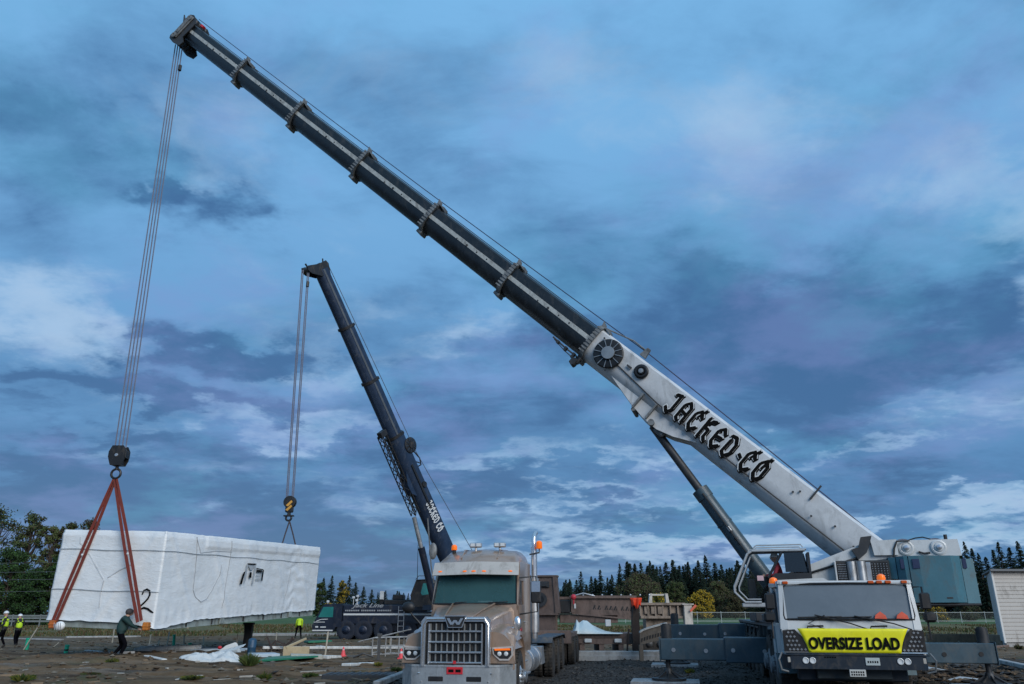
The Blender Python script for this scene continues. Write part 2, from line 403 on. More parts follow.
# ------------------------------------------------------------------ ground sheet
def axis(segs):
    out = []
    for a, b, st in segs:
        n = max(1, int(round((b - a) / st))); out += [a + (b - a) * i / n for i in range(n)]
    return np.array(out + [segs[-1][1]])
xs = axis([(-2500, -400, 300), (-400, -90, 20), (-90, -32, 1.5), (-32, 32, .16), (32, 90, 1.5), (90, 400, 20), (400, 2500, 300)])
ys = axis([(-400, -20, 40), (-20, 10, 2), (10, 21, .6), (21, 34, .1), (34, 50, .18), (50, 75, .5), (75, 160, 3), (160, 420, 15), (420, 4000, 300)])
XX, YY = np.meshgrid(xs, ys)
rng = np.random.default_rng(3)
def vnoise(x, y, s, seed):
    r = np.random.default_rng(seed); T = r.random((257, 257)); T[-1] = T[0]; T[:, -1] = T[:, 0]
    u = x * s + 1000.3; v = y * s + 2000.7; iu = np.floor(u).astype(int); iv = np.floor(v).astype(int); fu = u - iu; fv = v - iv
    fu = fu * fu * (3 - 2 * fu); fv = fv * fv * (3 - 2 * fv); iu %= 256; iv %= 256
    return (T[iv, iu] * (1 - fu) + T[iv, iu + 1] * fu) * (1 - fv) + (T[iv + 1, iu] * (1 - fu) + T[iv + 1, iu + 1] * fu) * fv - .5
near = np.clip(1 - (np.hypot(XX, YY - 35) - 30) / 25, 0, 1)
fine = vnoise(XX, YY, 1.1, 1) * .10 + vnoise(XX, YY, 2.7, 2) * .07 + vnoise(XX, YY, 5.6, 3) * .05
ruts = vnoise(XX * .12, YY, 1.6, 5) * .16
for yc_, am_ in ((25.2, .1), (27.1, .1), (29.6, .07), (31.4, .07), (36.5, .09), (38.6, .09)):
    yy_ = yc_ + .045 * (XX + 10) + 1.2 * vnoise(XX, XX * 0, .09, int(yc_)); ruts = ruts - am_ * np.exp(-((YY - yy_) / .22) ** 2) * (XX < -2) + am_ * .6 * np.exp(-((YY - yy_ - .45) / .16) ** 2) * (XX < -2)
ZZ = .25 * np.exp(-((XX + 15) / 6) ** 2 - ((YY - 32) / 6) ** 2) + near * (fine + ruts) * .8 + near * vnoise(XX, YY, .25, 9) * .08
mound = .35 * np.exp(-((XX - 11.5) / 2.2) ** 2 - ((YY - 26) / 1.6) ** 2) + .3 * np.exp(-((XX - 6.6) / 1.6) ** 2 - ((YY - 24.5) / 1.2) ** 2)
ZZ += mound + .25 * np.clip(vnoise(XX, YY, 1.9, 11), 0, 1) * np.exp(-((XX - 14) / 6) ** 2 - ((YY - 28) / 4) ** 2)
far = np.clip((np.hypot(XX, YY) - 80) / 100, 0, 1); ZZ += vnoise(XX, YY, .02, 12) * .5 * far - .1 * far
ny, nx = XX.shape
co = np.stack([XX.ravel(), YY.ravel(), ZZ.ravel()], 1)
ii = np.arange(ny * nx).reshape(ny, nx)
fa = np.stack([ii[:-1, :-1], ii[:-1, 1:], ii[1:, 1:], ii[1:, :-1]], -1).reshape(-1, 4)
me = bpy.data.meshes.new('ground'); me.vertices.add(len(co)); me.vertices.foreach_set('co', co.ravel())
me.loops.add(fa.size); me.loops.foreach_set('vertex_index', fa.ravel()); me.polygons.add(len(fa))
me.polygons.foreach_set('loop_start', np.arange(0, fa.size, 4)); me.polygons.foreach_set('loop_total', np.full(len(fa), 4))
me.polygons.foreach_set('use_smooth', [True] * len(fa)); me.update(calc_edges=True)
go = bpy.data.objects.new('ground', me); col.objects.link(go); go['kind'] = 'structure'
m, nt, b = new_mat('building_site_mud')
pos = N(nt, 'ShaderNodeNewGeometry').outputs['Position']
sp = N(nt, 'ShaderNodeSeparateXYZ'); nt.links.new(pos, sp.inputs[0])
wob = mathn(nt, 'MULTIPLY', mathn(nt, 'SUBTRACT', noisen(nt, pos, .12, 5, .6), .5), 26)
yw = mathn(nt, 'ADD', sp.outputs[1], wob)
wx = mathn(nt, 'ADD', sp.outputs[0], mathn(nt, 'MULTIPLY', mathn(nt, 'SUBTRACT', noisen(nt, pos, .5, 4, .6), .5), 4))
a1 = noisen(nt, mp(nt, pos, (.5, 1.2, 1)), .55, 7, .65); a2 = noisen(nt, pos, 6, 6, .7); a3 = noisen(nt, mp(nt, pos, (.25, 1, 1)), 1.4, 6, .65, .4)
c = mixc(nt, ramp(nt, a1, (.35, .68)), (.055, .035, .018), (.18, .115, .062))
c = mixc(nt, mathn(nt, 'MULTIPLY', ramp(nt, a3, (.5, .72)), .6), c, (.14, .1, .062))
c = mixc(nt, mathn(nt, 'MULTIPLY', ramp(nt, a2, (.45, .75)), .5), c, (.17, .135, .09))
c = mixc(nt, mathn(nt, 'MULTIPLY', ramp(nt, noisen(nt, mp(nt, pos, (.12, 1.0, 1), (9, 2, 0)), 1.3, 8, .7, .6), (.5, .62)), .55), c, (.19, .145, .1))
c = mixc(nt, mathn(nt, 'MULTIPLY', ramp(nt, noisen(nt, mp(nt, pos, (.15, .9, 1), (2, 32, 0)), 1.1, 8, .7, .6), (.54, .64)), .7), c, (.025, .016, .01))
gr = ramp(nt, noisen(nt, pos, .35, 7, .7), (.54, .66)); gr = mathn(nt, 'MULTIPLY', gr, .6)
c = mixc(nt, gr, c, (.045, .055, .02))
# gravelled drive where the truck and the big crane stand
g0 = noisen(nt, pos, 14, 3, .8)
gcol = mixc(nt, ramp(nt, g0, (.35, .7)), (.012, .011, .01), (.085, .076, .068))
gm = mathn(nt, 'MULTIPLY', ramp(nt, wx, (-4.5, -3)), mathn(nt, 'SUBTRACT', 1.0, ramp(nt, wx, (8.5, 10))))
gm = mathn(nt, 'MULTIPLY', gm, mathn(nt, 'SUBTRACT', 1.0, ramp(nt, sp.outputs[1], (33, 35))))
c = mixc(nt, gm, c, gcol)
dm = mathn(nt, 'MULTIPLY', ramp(nt, wx, (8.5, 10)), mathn(nt, 'SUBTRACT', 1.0, ramp(nt, yw, (30, 36))))
c = mixc(nt, mathn(nt, 'MULTIPLY', dm, .75), c, mixc(nt, ramp(nt, a2, (.4, .7)), (.01, .009, .008), (.05, .04, .033)))
# rough grass verge, then the green field
vg = mixc(nt, ramp(nt, noisen(nt, pos, 1.3, 7, .7), (.38, .62)), (.05, .06, .018), (.2, .16, .075))
c = mixc(nt, ramp(nt, yw, (64, 72)), c, vg)
fg = mixc(nt, ramp(nt, noisen(nt, pos, .05, 5, .6), (.35, .65)), (.045, .085, .03), (.08, .13, .045))
c = mixc(nt, ramp(nt, yw, (128, 140)), c, fg)
wet = mathn(nt, 'MULTIPLY', ramp(nt, noisen(nt, mp(nt, pos, (.5, 1.3, 1), (4, 3, 0)), .5, 5, .6), (.55, .62)), .45)
wet = mathn(nt, 'MULTIPLY', wet, mathn(nt, 'SUBTRACT', 1.0, ramp(nt, yw, (45, 60)))); wet = mathn(nt, 'MULTIPLY', wet, mathn(nt, 'MULTIPLY_ADD', gm, -.8, 1.0))
nt.links.new(mathn(nt, 'SUBTRACT', .95, wet), b.inputs['Roughness']); b.inputs['Specular IOR Level'].default_value = .25
nt.links.new(c, b.inputs['Base Color'])
bn = N(nt, 'ShaderNodeBump'); bn.inputs['Strength'].default_value = .8; bn.inputs['Distance'].default_value = .05
nt.links.new(noisen(nt, pos, 9, 6, .75), bn.inputs['Height']); nt.links.new(bn.outputs[0], b.inputs['Normal'])
me.materials.append(m)

# ------------------------------------------------------------------ loose stuff on the ground
def rocks(name, n, area, rmin, rmax, mats, label, seed, keep=None):
    rd = random.Random(seed); V0 = []; F0 = []; MI = []
    ico = [(0, 0, 1), (.89, 0, .45), (.28, .85, .45), (-.72, .53, .45), (-.72, -.53, .45), (.28, -.85, .45), (0, 0, -.3)]
    fc = [(0, 1, 2), (0, 2, 3), (0, 3, 4), (0, 4, 5), (0, 5, 1), (1, 6, 2), (2, 6, 3), (3, 6, 4), (4, 6, 5), (5, 6, 1)]
    for i in range(n):
        x = rd.uniform(*area[:2]); y = area[2] + (area[3] - area[2]) * rd.random() ** 1.5
        if keep and not keep(x, y): continue
        r = rmin + (rmax - rmin) * rd.random() ** 4; k = len(V0); a = rd.random() * 6.28; ca, sa = math.cos(a), math.sin(a)
        z = zgm(x, y)
        for v in ico:
            q = rd.uniform(.6, 1.25); vx, vy, vz = v[0] * q, v[1] * q * rd.uniform(.6, 1), v[2] * q * .7
            V0.append((x + (vx * ca - vy * sa) * r, y + (vx * sa + vy * ca) * r, z + vz * r))
        mi = rd.randrange(len(mats)); F0 += [tuple(k + j for j in f) for f in fc]; MI += [mi] * 10
    me = bpy.data.meshes.new(name); me.from_pydata(V0, [], F0)
    for mm in mats: me.materials.append(mm)
    me.polygons.foreach_set('material_index', MI)
    o = bpy.data.objects.new(name, me); col.objects.link(o); tag(o, label, name.replace('_', ' '), kind='stuff'); return o
def zgm(x, y):
    i = min(max(np.searchsorted(xs, x) - 1, 0), nx - 2); j = min(max(np.searchsorted(ys, y) - 1, 0), ny - 2)
    u = (x - xs[i]) / (xs[i + 1] - xs[i]); v = (y - ys[j]) / (ys[j + 1] - ys[j])
    return float((ZZ[j, i] * (1 - u) + ZZ[j, i + 1] * u) * (1 - v) + (ZZ[j + 1, i] * (1 - u) + ZZ[j + 1, i + 1] * u) * v)
def G(px, py):
    p = gnd(px, py)
    for _ in range(6): p = gnd(px, py, zgm(p.x, p.y))
    return V((p.x, p.y, zgm(p.x, p.y)))
mc1 = mat('mud_clod', (.105, .068, .038), .95, 0, .5, 3); mc2 = mat('pale_stone', (.15, .13, .1), .9, 0, .4, 3); mc3 = mat('dark_gravel', (.022, .02, .018), .85, 0, .6, 6); mc4 = mat('grey_gravel', (.09, .082, .073), .85, 0, .5, 6)
rocks('mud_clods', 9000, (-30, 30, 21, 62), .02, .16, [mc1, mc1, mc1, mc2], 'brown mud clods and small stones scattered over the churned site', 5, lambda x, y: not (-3.5 < x < 8.5 and y < 33))
rocks('gravel', 16000, (-4.5, 9.5, 20, 33.5), .015, .07, [mc3, mc3, mc4, mc3], 'dark crushed gravel between the taupe truck and the white crane', 6)
rocks('spoil_rubble', 2500, (8.5, 17, 21, 31), .03, .2, [mat('black_soil', (.02, .018, .016), .95, 0, .5, 4), mc1], 'black churned soil and rubble beside the right outrigger', 8)

# small scraps trodden into the mud
rd = random.Random(77); g = MB()
for k in range(420):
    x = rd.uniform(-24, -2) if rd.random() < .75 else rd.uniform(9, 24); y = 22 + 34 * rd.random() ** 1.2; z = zgm(x, y); a_ = rd.random() * 3.14; l_ = rd.uniform(.06, .5) * (1 if rd.random() < .8 else 2); w_ = rd.uniform(.015, .06)
    g.box(x - l_ / 2, x + l_ / 2, y - w_, y + w_, z, z + rd.uniform(.015, .06), 0, rd.choice((0, 0, 1, 2)), (a_, 'Z'))
o = g.build('trodden_scraps', [mat('scrap_wood', (.2, .15, .1), .85, 0, .4, 4), mat('scrap_dark', (.03, .025, .02), .85, 0, .4, 4), mat('scrap_pale', (.34, .33, .3), .8, 0, .3, 4)], smooth=0); tag(o, 'small scraps of wood and litter trodden into the churned mud', 'scraps', kind='stuff')

# tufts of weeds (uncountable grass along the verge)
def leaf_mat(name, a, b_, rough=.8):
    if name in _m: return _m[name]
    m, nt, b = new_mat(name); pos = N(nt, 'ShaderNodeNewGeometry').outputs['Position']
    oi = N(nt, 'ShaderNodeObjectInfo').outputs['Random']
    n1 = noisen(nt, pos, 1.7, 3, .7); n1 = mathn(nt, 'MULTIPLY_ADD', mathn(nt, 'SUBTRACT', oi, .5), .3, n1)
    nt.links.new(mixc(nt, ramp(nt, n1, (.35, .65)), a, b_), b.inputs['Base Color']); b.inputs['Roughness'].default_value = rough
    b.inputs['Specular IOR Level'].default_value = .2
    _m[name] = m; return m
def grass(name, n, xr, yr, h, mats, label, seed):
    rd = random.Random(seed); V0 = []; F0 = []; MI = []
    for i in range(n):
        y = yr[0] + (yr[1] - yr[0]) * rd.random() ** 1.3; x = rd.uniform(xr[0], xr[1]) * (y / yr[0]) ** .8
        if noise.noise(V((x * .09, y * .05, seed))) < -.12: continue
        z = zgm(x, y); hh = h * rd.uniform(.3, 1.1) * (1 + .8 * noise.noise(V((x * .3, y * .1, 3)))); mi = rd.randrange(len(mats))
        for k in range(4):
            a = rd.random() * 6.28; l = rd.uniform(.1, .35) * hh; wd = .04 * y / 60; dx, dy = math.cos(a), math.sin(a); k0 = len(V0)
            V0 += [(x - dy * wd + dx * l * .2, y + dx * wd, z - .03), (x + dy * wd + dx * l * .2, y - dx * wd, z - .03), (x + dx * l, y + dy * l, z + hh)]
            F0.append((k0, k0 + 1, k0 + 2)); MI.append(mi)
    me = bpy.data.meshes.new(name); me.from_pydata(V0, [], F0)
    for mm in mats: me.materials.append(mm)
    me.polygons.foreach_set('material_index', MI)
    o = bpy.data.objects.new(name, me); col.objects.link(o); tag(o, label, 'grass', kind='stuff'); return o
Lg1 = leaf_mat('rank_grass_green', (.03, .05, .015), (.08, .1, .03)); Lg2 = leaf_mat('dry_grass_straw', (.13, .1, .05), (.22, .18, .09)); Lg3 = leaf_mat('dead_weed_brown', (.07, .045, .025), (.13, .09, .05))
grass('rough_grass', 26000, (-52, 52), (66, 128), .24, [Lg1, Lg1, Lg3, Lg2, Lg3], 'rank green and straw coloured grass on the verge beyond the mud', 2)

# ------------------------------------------------------------------ trees
def build_raw(name, V0, F0, mats, MI=None, parent=None):
    me = bpy.data.meshes.new(name); me.from_pydata(V0, [], F0)
    for mm in mats: me.materials.append(mm)
    if MI: me.polygons.foreach_set('material_index', MI)
    o = bpy.data.objects.new(name, me); col.objects.link(o); o.parent = parent; return o
M_bark = mat('bark', (.06, .045, .035), .9, 0, .4, 3, bump=.4)
L_fir = leaf_mat('fir_needles', (.007, .016, .012), (.02, .036, .022)); L_fir2 = leaf_mat('fir_needles_light', (.014, .03, .016), (.03, .05, .028))
def conifer(seed, spread=.2, gap=0.0):
    """unit tree 1 m high: trunk cone, whorls of drooping limbs carrying needle clumps"""
    rd = random.Random(seed); t = thing('conifer_tree', 'x', 'tree')
    b_ = MB(); b_.cyl((0, 0, -.02), (0, 0, .98), .013, .002, 7)
    V0 = []; F0 = []; MI = []
    z = .05 + rd.random() * .05
    while z < .99:
        t_ = 1 - z; L = spread * (t_ ** .95) * (.75 + .5 * rd.random()) + .005
        if z < .25: L *= .8
        nb = rd.randint(4, 7)
        for k in range(nb):
            if rd.random() < gap: continue
            a = rd.random() * 6.28; l = L * rd.uniform(.6, 1.2); dr = rd.uniform(-.15, .35) * l
            ns = max(2, int(l / .014))
            if rd.random() < .4: b_.cyl((0, 0, z), (math.cos(a) * l * .7, math.sin(a) * l * .7, z - dr * .6), .0025, .001, 4)
            for s in range(ns):
                f = (s + .6) / ns; px, py, pz = math.cos(a) * l * f, math.sin(a) * l * f, z - dr * f * f
                for q in range(3):
                    ww = rd.uniform(.008, .017) * (1.25 - f * .6) * (.4 + .75 * min(1, t_ * 1.8)); a2 = a + rd.uniform(-1.1, 1.1); k0 = len(V0)
                    ex, ey = math.cos(a2) * ww * 1.6, math.sin(a2) * ww * 1.6; sx, sy = -math.sin(a2) * ww * .6, math.cos(a2) * ww * .6
                    j = rd.uniform(-.006, .006); zz = pz + j
                    V0 += [(px - sx, py - sy, zz), (px + sx, py + sy, zz - .003), (px + ex, py + ey, zz - rd.uniform(.002, .02)), (px + ex * .3, py + ey * .3, zz + rd.uniform(.002, .012))]
                    F0 += [(k0, k0 + 1, k0 + 2), (k0, k0 + 2, k0 + 3)]; mi = 1 if rd.random() < .25 else 0; MI += [mi, mi]
        z += rd.uniform(.012, .026) * (.6 + t_)
    b_.build('trunk', M_bark, t); build_raw('crown', V0, F0, [L_fir, L_fir2], MI, t); return t
def broadleaf(seed, H, rad, mats, name='broadleaf_tree', leaf=.22, nblob=60, per=90, low=.25, squash=1.0, col_w=1.0):
    rd = random.Random(seed); t = thing(name, 'x', 'tree')
    b_ = MB(); tips = []
    th = H * low
    b_.tube([(0, 0, -.2), (rd.uniform(-.1, .1), 0, th), (rd.uniform(-.3, .3), 0, H * .6), (0, 0, H * .9)], [H * .022, H * .017, H * .01, .02], 8)
    V0 = []; F0 = []; MI = []
    for i in range(nblob):
        f = rd.uniform(low * .8, .97); env = math.sin(min(1, (f - low * .6) / (1 - low * .6)) ** .75 * PI) ** .55
        a = rd.random() * 6.28; rr = rad * env * rd.uniform(.25, 1)
        c = V((math.cos(a) * rr, math.sin(a) * rr, H * f)); z0 = H * max(.15, f - rd.uniform(.1, .25))
        b_.tube([(0, 0, z0), c * .5 + V((0, 0, z0 * .5 - .05 * H)) * 1.0, c], [H * .008, H * .005, .015], 5)
        R_ = rad * rd.uniform(.14, .3); st = (rd.uniform(.7, 1.5), rd.uniform(.7, 1.5), rd.uniform(.6, 1.1))
        for k in range(per):
            d = V((rd.gauss(0, 1), rd.gauss(0, 1), rd.gauss(0, 1))).normalized() * R_ * (rd.random() ** .5 + .25 * rd.gauss(0, 1) * rd.random()); d = V((d.x * st[0], d.y * st[1], d.z * st[2]))
            p = c + d; u = V((rd.gauss(0, 1), rd.gauss(0, 1), rd.gauss(0, 1))).normalized(); v = u.orthogonal().normalized(); l = leaf * rd.uniform(.6, 1.3); k0 = len(V0)
            V0 += [p - u * l * .5, p + v * l * .3, p + u * l * .5, p - v * l * .3]; F0.append((k0, k0 + 1, k0 + 2, k0 + 3)); MI.append(rd.randrange(len(mats)))
    b_.build('trunk', M_bark, t); build_raw('crown', V0, F0, mats, MI, t); return t

protos = [conifer(11 + i, sp_, g_) for i, (sp_, g_) in enumerate([(.19, .05), (.23, .1), (.17, .0), (.2, .2), (.26, .1)])]
used = [False] * len(protos)
def put_conifer(px, ytop, Y, k, label, group, wide=1.0):
    p = at(px, 613, Y); top = at(px, ytop, Y).z; z = zgm(p.x, Y) - .3; H = top - z
    o = protos[k] if not used[k] else copy_tree(protos[k]); used[k] = True
    o.location = (p.x, Y, z); o.scale = (H * wide, H * wide, H); o.rotation_euler = (random.uniform(-.035, .035), random.uniform(-.035, .035), random.random() * 6.28)
    tag(o, label, 'tree', group); return o
rd = random.Random(21)
# the wood behind the field: crown tops read off the skyline
line = [(556, 582), (563, 590), (571, 580), (583, 571), (592, 576), (601, 569), (609, 577), (615, 574), (622, 563), (629, 561), (637, 566), (645, 562), (652, 560), (659, 566), (668, 562), (676, 559), (683, 565), (690, 561), (697, 568), (703, 560), (711, 554), (719, 562), (727, 564), (734, 567), (741, 560), (748, 566), (757, 570)]
for i, (x, y) in enumerate(line):
    put_conifer(x, y, 300 + rd.uniform(-10, 10), i % 5, 'dark conifer on the skyline of the wood behind the field', 'conifers of the far wood', rd.uniform(1.25, 1.8))
for i in range(120):
    x = rd.uniform(550, 768); put_conifer(x, rd.uniform(563, 583) if x > 615 else rd.uniform(577, 596), 285 + rd.uniform(-8, 40), rd.randrange(5), 'dark conifer on the skyline of the wood behind the field', 'conifers of the far wood', rd.uniform(1.3, 2.0))
line2 = [(906, 575), (918, 562), (928, 556), (938, 552), (949, 558), (957, 548), (965, 545), (971, 552), (976, 541), (983, 548), (990, 552), (998, 556), (1006, 549), (1014, 541), (1022, 547), (1034, 540), (1046, 545)]
for i, (x, y) in enumerate(line2):
    put_conifer(x, y, 270 + rd.uniform(-10, 10), i % 5, 'tall dark conifer between the teal counterweight and the pale shed', 'conifers beyond the shed', rd.uniform(1.15, 1.6))
for i in range(40):
    x = rd.uniform(760, 1040); put_conifer(x, rd.uniform(572, 592), 262 + rd.uniform(-8, 30), rd.randrange(5), 'tall dark conifer between the teal counterweight and the pale shed', 'conifers beyond the shed', rd.uniform(1.4, 1.9))
line3 = [(322, 577), (329, 575), (338, 583), (347, 575), (354, 582), (362, 586), (370, 589), (377, 592), (385, 590), (392, 594), (399, 592), (407, 597)]
for i, (x, y) in enumerate(line3):
    put_conifer(x, y, 320 + rd.uniform(-10, 10), i % 5, 'small distant conifer behind the dark blue crane', 'conifers behind the dark crane', rd.uniform(1.2, 1.7))
for i in range(16):
    put_conifer(rd.uniform(316, 425), rd.uniform(590, 600), 330 + rd.uniform(-8, 20), rd.randrange(5), 'small distant conifer behind the dark blue crane', 'conifers behind the dark crane', rd.uniform(1.3, 1.8))

Lo = leaf_mat('olive_leaves', (.035, .04, .015), (.075, .075, .03)); Lb = leaf_mat('brown_autumn_leaves', (.03, .024, .014), (.06, .045, .028)); Ly = leaf_mat('yellow_autumn_leaves', (.22, .15, .012), (.42, .28, .02))
Ld = leaf_mat('dark_green_leaves', (.008, .022, .009), (.025, .048, .018)); Ldb = leaf_mat('dull_green_leaves', (.036, .055, .016), (.085, .11, .04)); Lgr = leaf_mat('deep_green_leaves', (.014, .045, .01), (.04, .09, .022))
def put_leaf(px, ytop, Y, wpx, mats, seed, label, group=None, name='broadleaf_tree', low=.25, leaf=.3, nblob=60, per=80):
    p = at(px, 613, Y); top = at(px, ytop, Y).z; z = zgm(p.x, Y) - .1; H = top - z
    rad = wpx / 2 * Y / 865 * 1.0
    t = broadleaf(seed, H, rad, mats, name, leaf, nblob, per, low); t.location = (p.x, Y, z); tag(t, label, 'tree', group); return t
put_leaf(640, 574, 250, 50, [Lb, Lb, Ldb], 31, 'broad rounded brown green tree in front of the dark wood', leaf=.5, nblob=110)
put_leaf(676, 580, 245, 26, [Ldb, Lo], 32, 'olive green tree just left of the yellow tree', leaf=.5)
put_leaf(720, 583, 248, 34, [Lo, Ldb, Lb], 33, 'dull olive tree just right of the yellow tree', leaf=.5)
put_leaf(702, 590, 235, 30, [Ly, Ly, Lo], 34, 'bright yellow autumn tree in front of the wood', leaf=.45, low=.12, nblob=90)
put_leaf(660, 593, 238, 26, [Lo, Ly, Ldb], 35, 'low yellowish green tree left of the bright yellow one', leaf=.45, low=.12)
put_leaf(735, 592, 240, 26, [Lb, Lo], 36, 'low brown tree furthest right of the autumn trees before the wood', leaf=.45, low=.12)
put_leaf(341, 580, 240, 14, [Ly, Lo, Lo], 37, 'slim olive yellow tree behind the cab of the dark crane', leaf=.45)
put_leaf(318, 583, 230, 18, [Ld, Ldb], 38, 'dark leafy tree at the far end of the wrapped module', leaf=.45)
put_leaf(329, 603, 200, 16, [Lb, Lb, Ly], 39, 'low russet tree in front of the dark crane cab', leaf=.4, low=.1)
put_leaf(935, 603, 170, 30, [Lb, Ly, Lo], 40, 'low russet bush under the teal counterweight', leaf=.35, low=.08, name='autumn_bush')
put_leaf(968, 600, 172, 26, [Ld, Lb, Lo], 41, 'low dark bush behind the fence left of the shed', leaf=.35, low=.08, name='hedge_bush')
# tall trees at the left
LT = [(-22, 508, 62, [Ldb, Ld, Lb], 51, 'tall half-bare tree cut by the left edge of the picture', .15), (16, 511, 44, [Ldb, Ldb, Lb, Ld], 52, 'tall sparse dull green tree furthest left in full view', .22), (40, 522, 26, [Ldb, Ldb, Lb], 53, 'narrow thin-crowned tree beside the tall sparse one', .35),
      (55, 520, 30, [Ldb, Lb, Lb], 54, 'thin brownish crowned tree at the left end of the module', .35), (76, 519, 44, [Ldb, Lb, Lb], 55, 'brownish tree rising behind the end of the wrapped module', .35),
      (2, 548, 50, [Ld, Ld, Lgr], 56, 'dense dark tree at the left picture edge, below the tall ones', .06), (30, 570, 46, [Lgr, Ld, Ld], 57, 'dense dark green low tree left of the wrapped module', .05), (52, 556, 30, [Ld, Ld, Lgr], 58, 'pointed dark green tree against the module end', .05), (75, 560, 44, [Ld, Ld], 59, 'dark green tree mostly hidden behind the module', .05), (-35, 565, 60, [Ld, Lgr], 60, 'dark low tree outermost on the left', .05), (110, 566, 60, [Ld, Lgr], 61, 'dark tree wholly behind the white module', .05)]
for x, y, wp, ms, sd_, lab, low in LT:
    put_leaf(x, y, 135 if y < 530 else 128, wp, ms, sd_, lab, low=low, leaf=.34, nblob=95 if y > 540 else 80, per=130 if y > 540 else 85)
# ------------------------------------------------------------------ wheels
def wheel(parent, x, y, r=.52, wd=.28, side=1, rim=None, tyre=None, name='wheel', dual=False, z=None, axis='x', hub=.12):
    """wheel with tyre and rim; side = +1: outer face towards +axis"""
    z = r if z is None else z
    ax = V((1, 0, 0)) if axis == 'x' else V((0, 1, 0)); a = ax * side
    o = bpy.data.objects.new(name, None); col.objects.link(o); o.parent = parent; o.location = (x, y, z)
    t = MB(); w2 = wd / 2
    for off in ([0] if not dual else [0, -wd * 1.15]):
        c = a * off
        t.lathe(c - a * w2, a, [(r * .56, 0), (r * .62, 0), (r * .9, .01), (r * .975, .035), (r, .07), (r, wd * .48), (r * .985, wd * .5), (r, wd * .52), (r, wd - .07), (r * .975, wd - .035), (r * .9, wd - .01), (r * .62, wd), (r * .56, wd - .02)], 32)
        for k in range(30):
            th = 2 * PI * k / 30; q = a.orthogonal().normalized(); v = a.cross(q); d = q * math.cos(th) + v * math.sin(th); e = a.cross(d)
            for s_ in (-1, 1):
                p = c + d * r * .992 + a * s_ * w2 * .5
                t._add([p + a * i * w2 * .36 + e * j * .022 + d * k2 * .014 for i in (-1, 1) for j in (-1, 1) for k2 in (-1, 1)],
                       [(0, 1, 3, 2), (4, 6, 7, 5), (0, 4, 5, 1), (2, 3, 7, 6), (0, 2, 6, 4), (1, 5, 7, 3)])
    t.build('tyre', tyre or M_rub, o)
    m_ = MB(); dish = .06 if not dual else -.1
    m_.lathe(a * (w2 - .05), a, [(r * .57, -wd * .8), (r * .6, .02), (r * .56, .03), (r * .5, -.02), (r * .44, dish - .03), (r * .3, dish), (r * .2, dish + .01), (hub, dish + .02), (hub, dish + .1), (.03, dish + .13)], 28)
    q = a.orthogonal().normalized(); v = a.cross(q)
    for k in range(10):
        th = 2 * PI * k / 10; d = q * math.cos(th) + v * math.sin(th); p = a * (w2 - .05 + dish) + d * r * .27
        m_.cyl(p, p + a * .05, .018, n=6)
    m_.build('rim', rim or M_alu, o); return o

# ------------------------------------------------------------------ taupe tractor unit
TY = R(-8.5)
truck = thing('semi_truck', 'taupe conventional semi truck with tall chrome grille facing the camera', 'truck', (-1.18, 17.2, 0), TY)
# bumper
bp = MB(); prof = [(-1.22, .42), (-.93, .05), (-.7, 0), (.7, 0), (.93, .05), (1.22, .42), (1.2, .5), (.9, .15), (-.9, .15), (-1.2, .5)]
bp.prism(prof, .36, .82, 'xy'); bp.prism([(a, b - .012) for a, b in prof[:6]] + [(1.2, .46), (.9, .1), (-.9, .1), (-1.2, .46)], .78, .8, 'xy')
bumper = bp.build('bumper', mat('brushed_bumper_metal', (.5, .52, .52), .34, .6, .25, 2.5, dirt=.35, dcol=(.12, .11, .1)), truck)
q = MB(); q.box(-.17, .17, -.016, -.004, .64, .78, .01); pl = q.build('licence_plate', mat('red_plate', (.55, .02, .03), .5, 0, .1, 5), bumper)
q = MB(); q.box(-.13, -.02, -.02, -.017, .68, .735); q.box(.02, .13, -.02, -.017, .68, .735); q.build('plate_characters', M_txt, pl)
for s in (-1, 1):
    q = MB(); q.box(s * .4 - .16, s * .4 + .16, -.012, .02, .5, .6, .02); f = q.build('step_light', M_blk, bumper)
    for k in range(5):
        q = MB(); q.cyl((s * (.66 + .04 * k) if k % 2 else s * .72, -.02 + .002 * k, .42 + .08 * k), (s * .72, .03, .42 + .08 * k), .012, n=8)
        if k % 2: q.build('bolt', M_chr, bumper)
        else: q.bm.free()
# hood: loft of cross-sections
def hsec(y, wb, wt, zt, zb, cr=.12):
    return [(-wb, y, zb), (-wb, y, zb + (zt - zb) * .35), (-wt - .02, y, zt - cr), (-wt + cr * .35, y, zt - cr * .25), (-wt * .6, y, zt + .01), (-wt * .3, y, zt + .05), (0, y, zt + .06),
            (wt * .3, y, zt + .05), (wt * .6, y, zt + .01), (wt - cr * .35, y, zt - cr * .25), (wt + .02, y, zt - cr), (wb, y, zb + (zt - zb) * .35), (wb, y, zb)]
h = MB(); h.loft([hsec(.12, .66, .63, 1.66, .8), hsec(.35, .7, .66, 1.73, .8), hsec(.9, .8, .72, 1.83, .85), hsec(1.5, .92, .82, 1.92, .9), hsec(2.02, 1.0, .93, 2.0, .95)])
hood = h.build('hood', M_tan, truck, smooth=50)
for s in (-1, 1):   # hood crease ridges and catches
    q = MB(); q.tube([(s * .3, .2, 1.74), (s * .38, .9, 1.885), (s * .5, 1.9, 2.035)], .02, 6); q.build('crease', M_tan, hood)
q = MB(); q.tube([(-.95, 2.0, 1.99), (-.5, 1.985, 2.05), (.5, 1.985, 2.05), (.95, 2.0, 1.99), (1.01, 2.0, 1.6), (1.02, 2.0, 1.0)], .009, 5); q.build('cowl_seam', M_blk, hood)
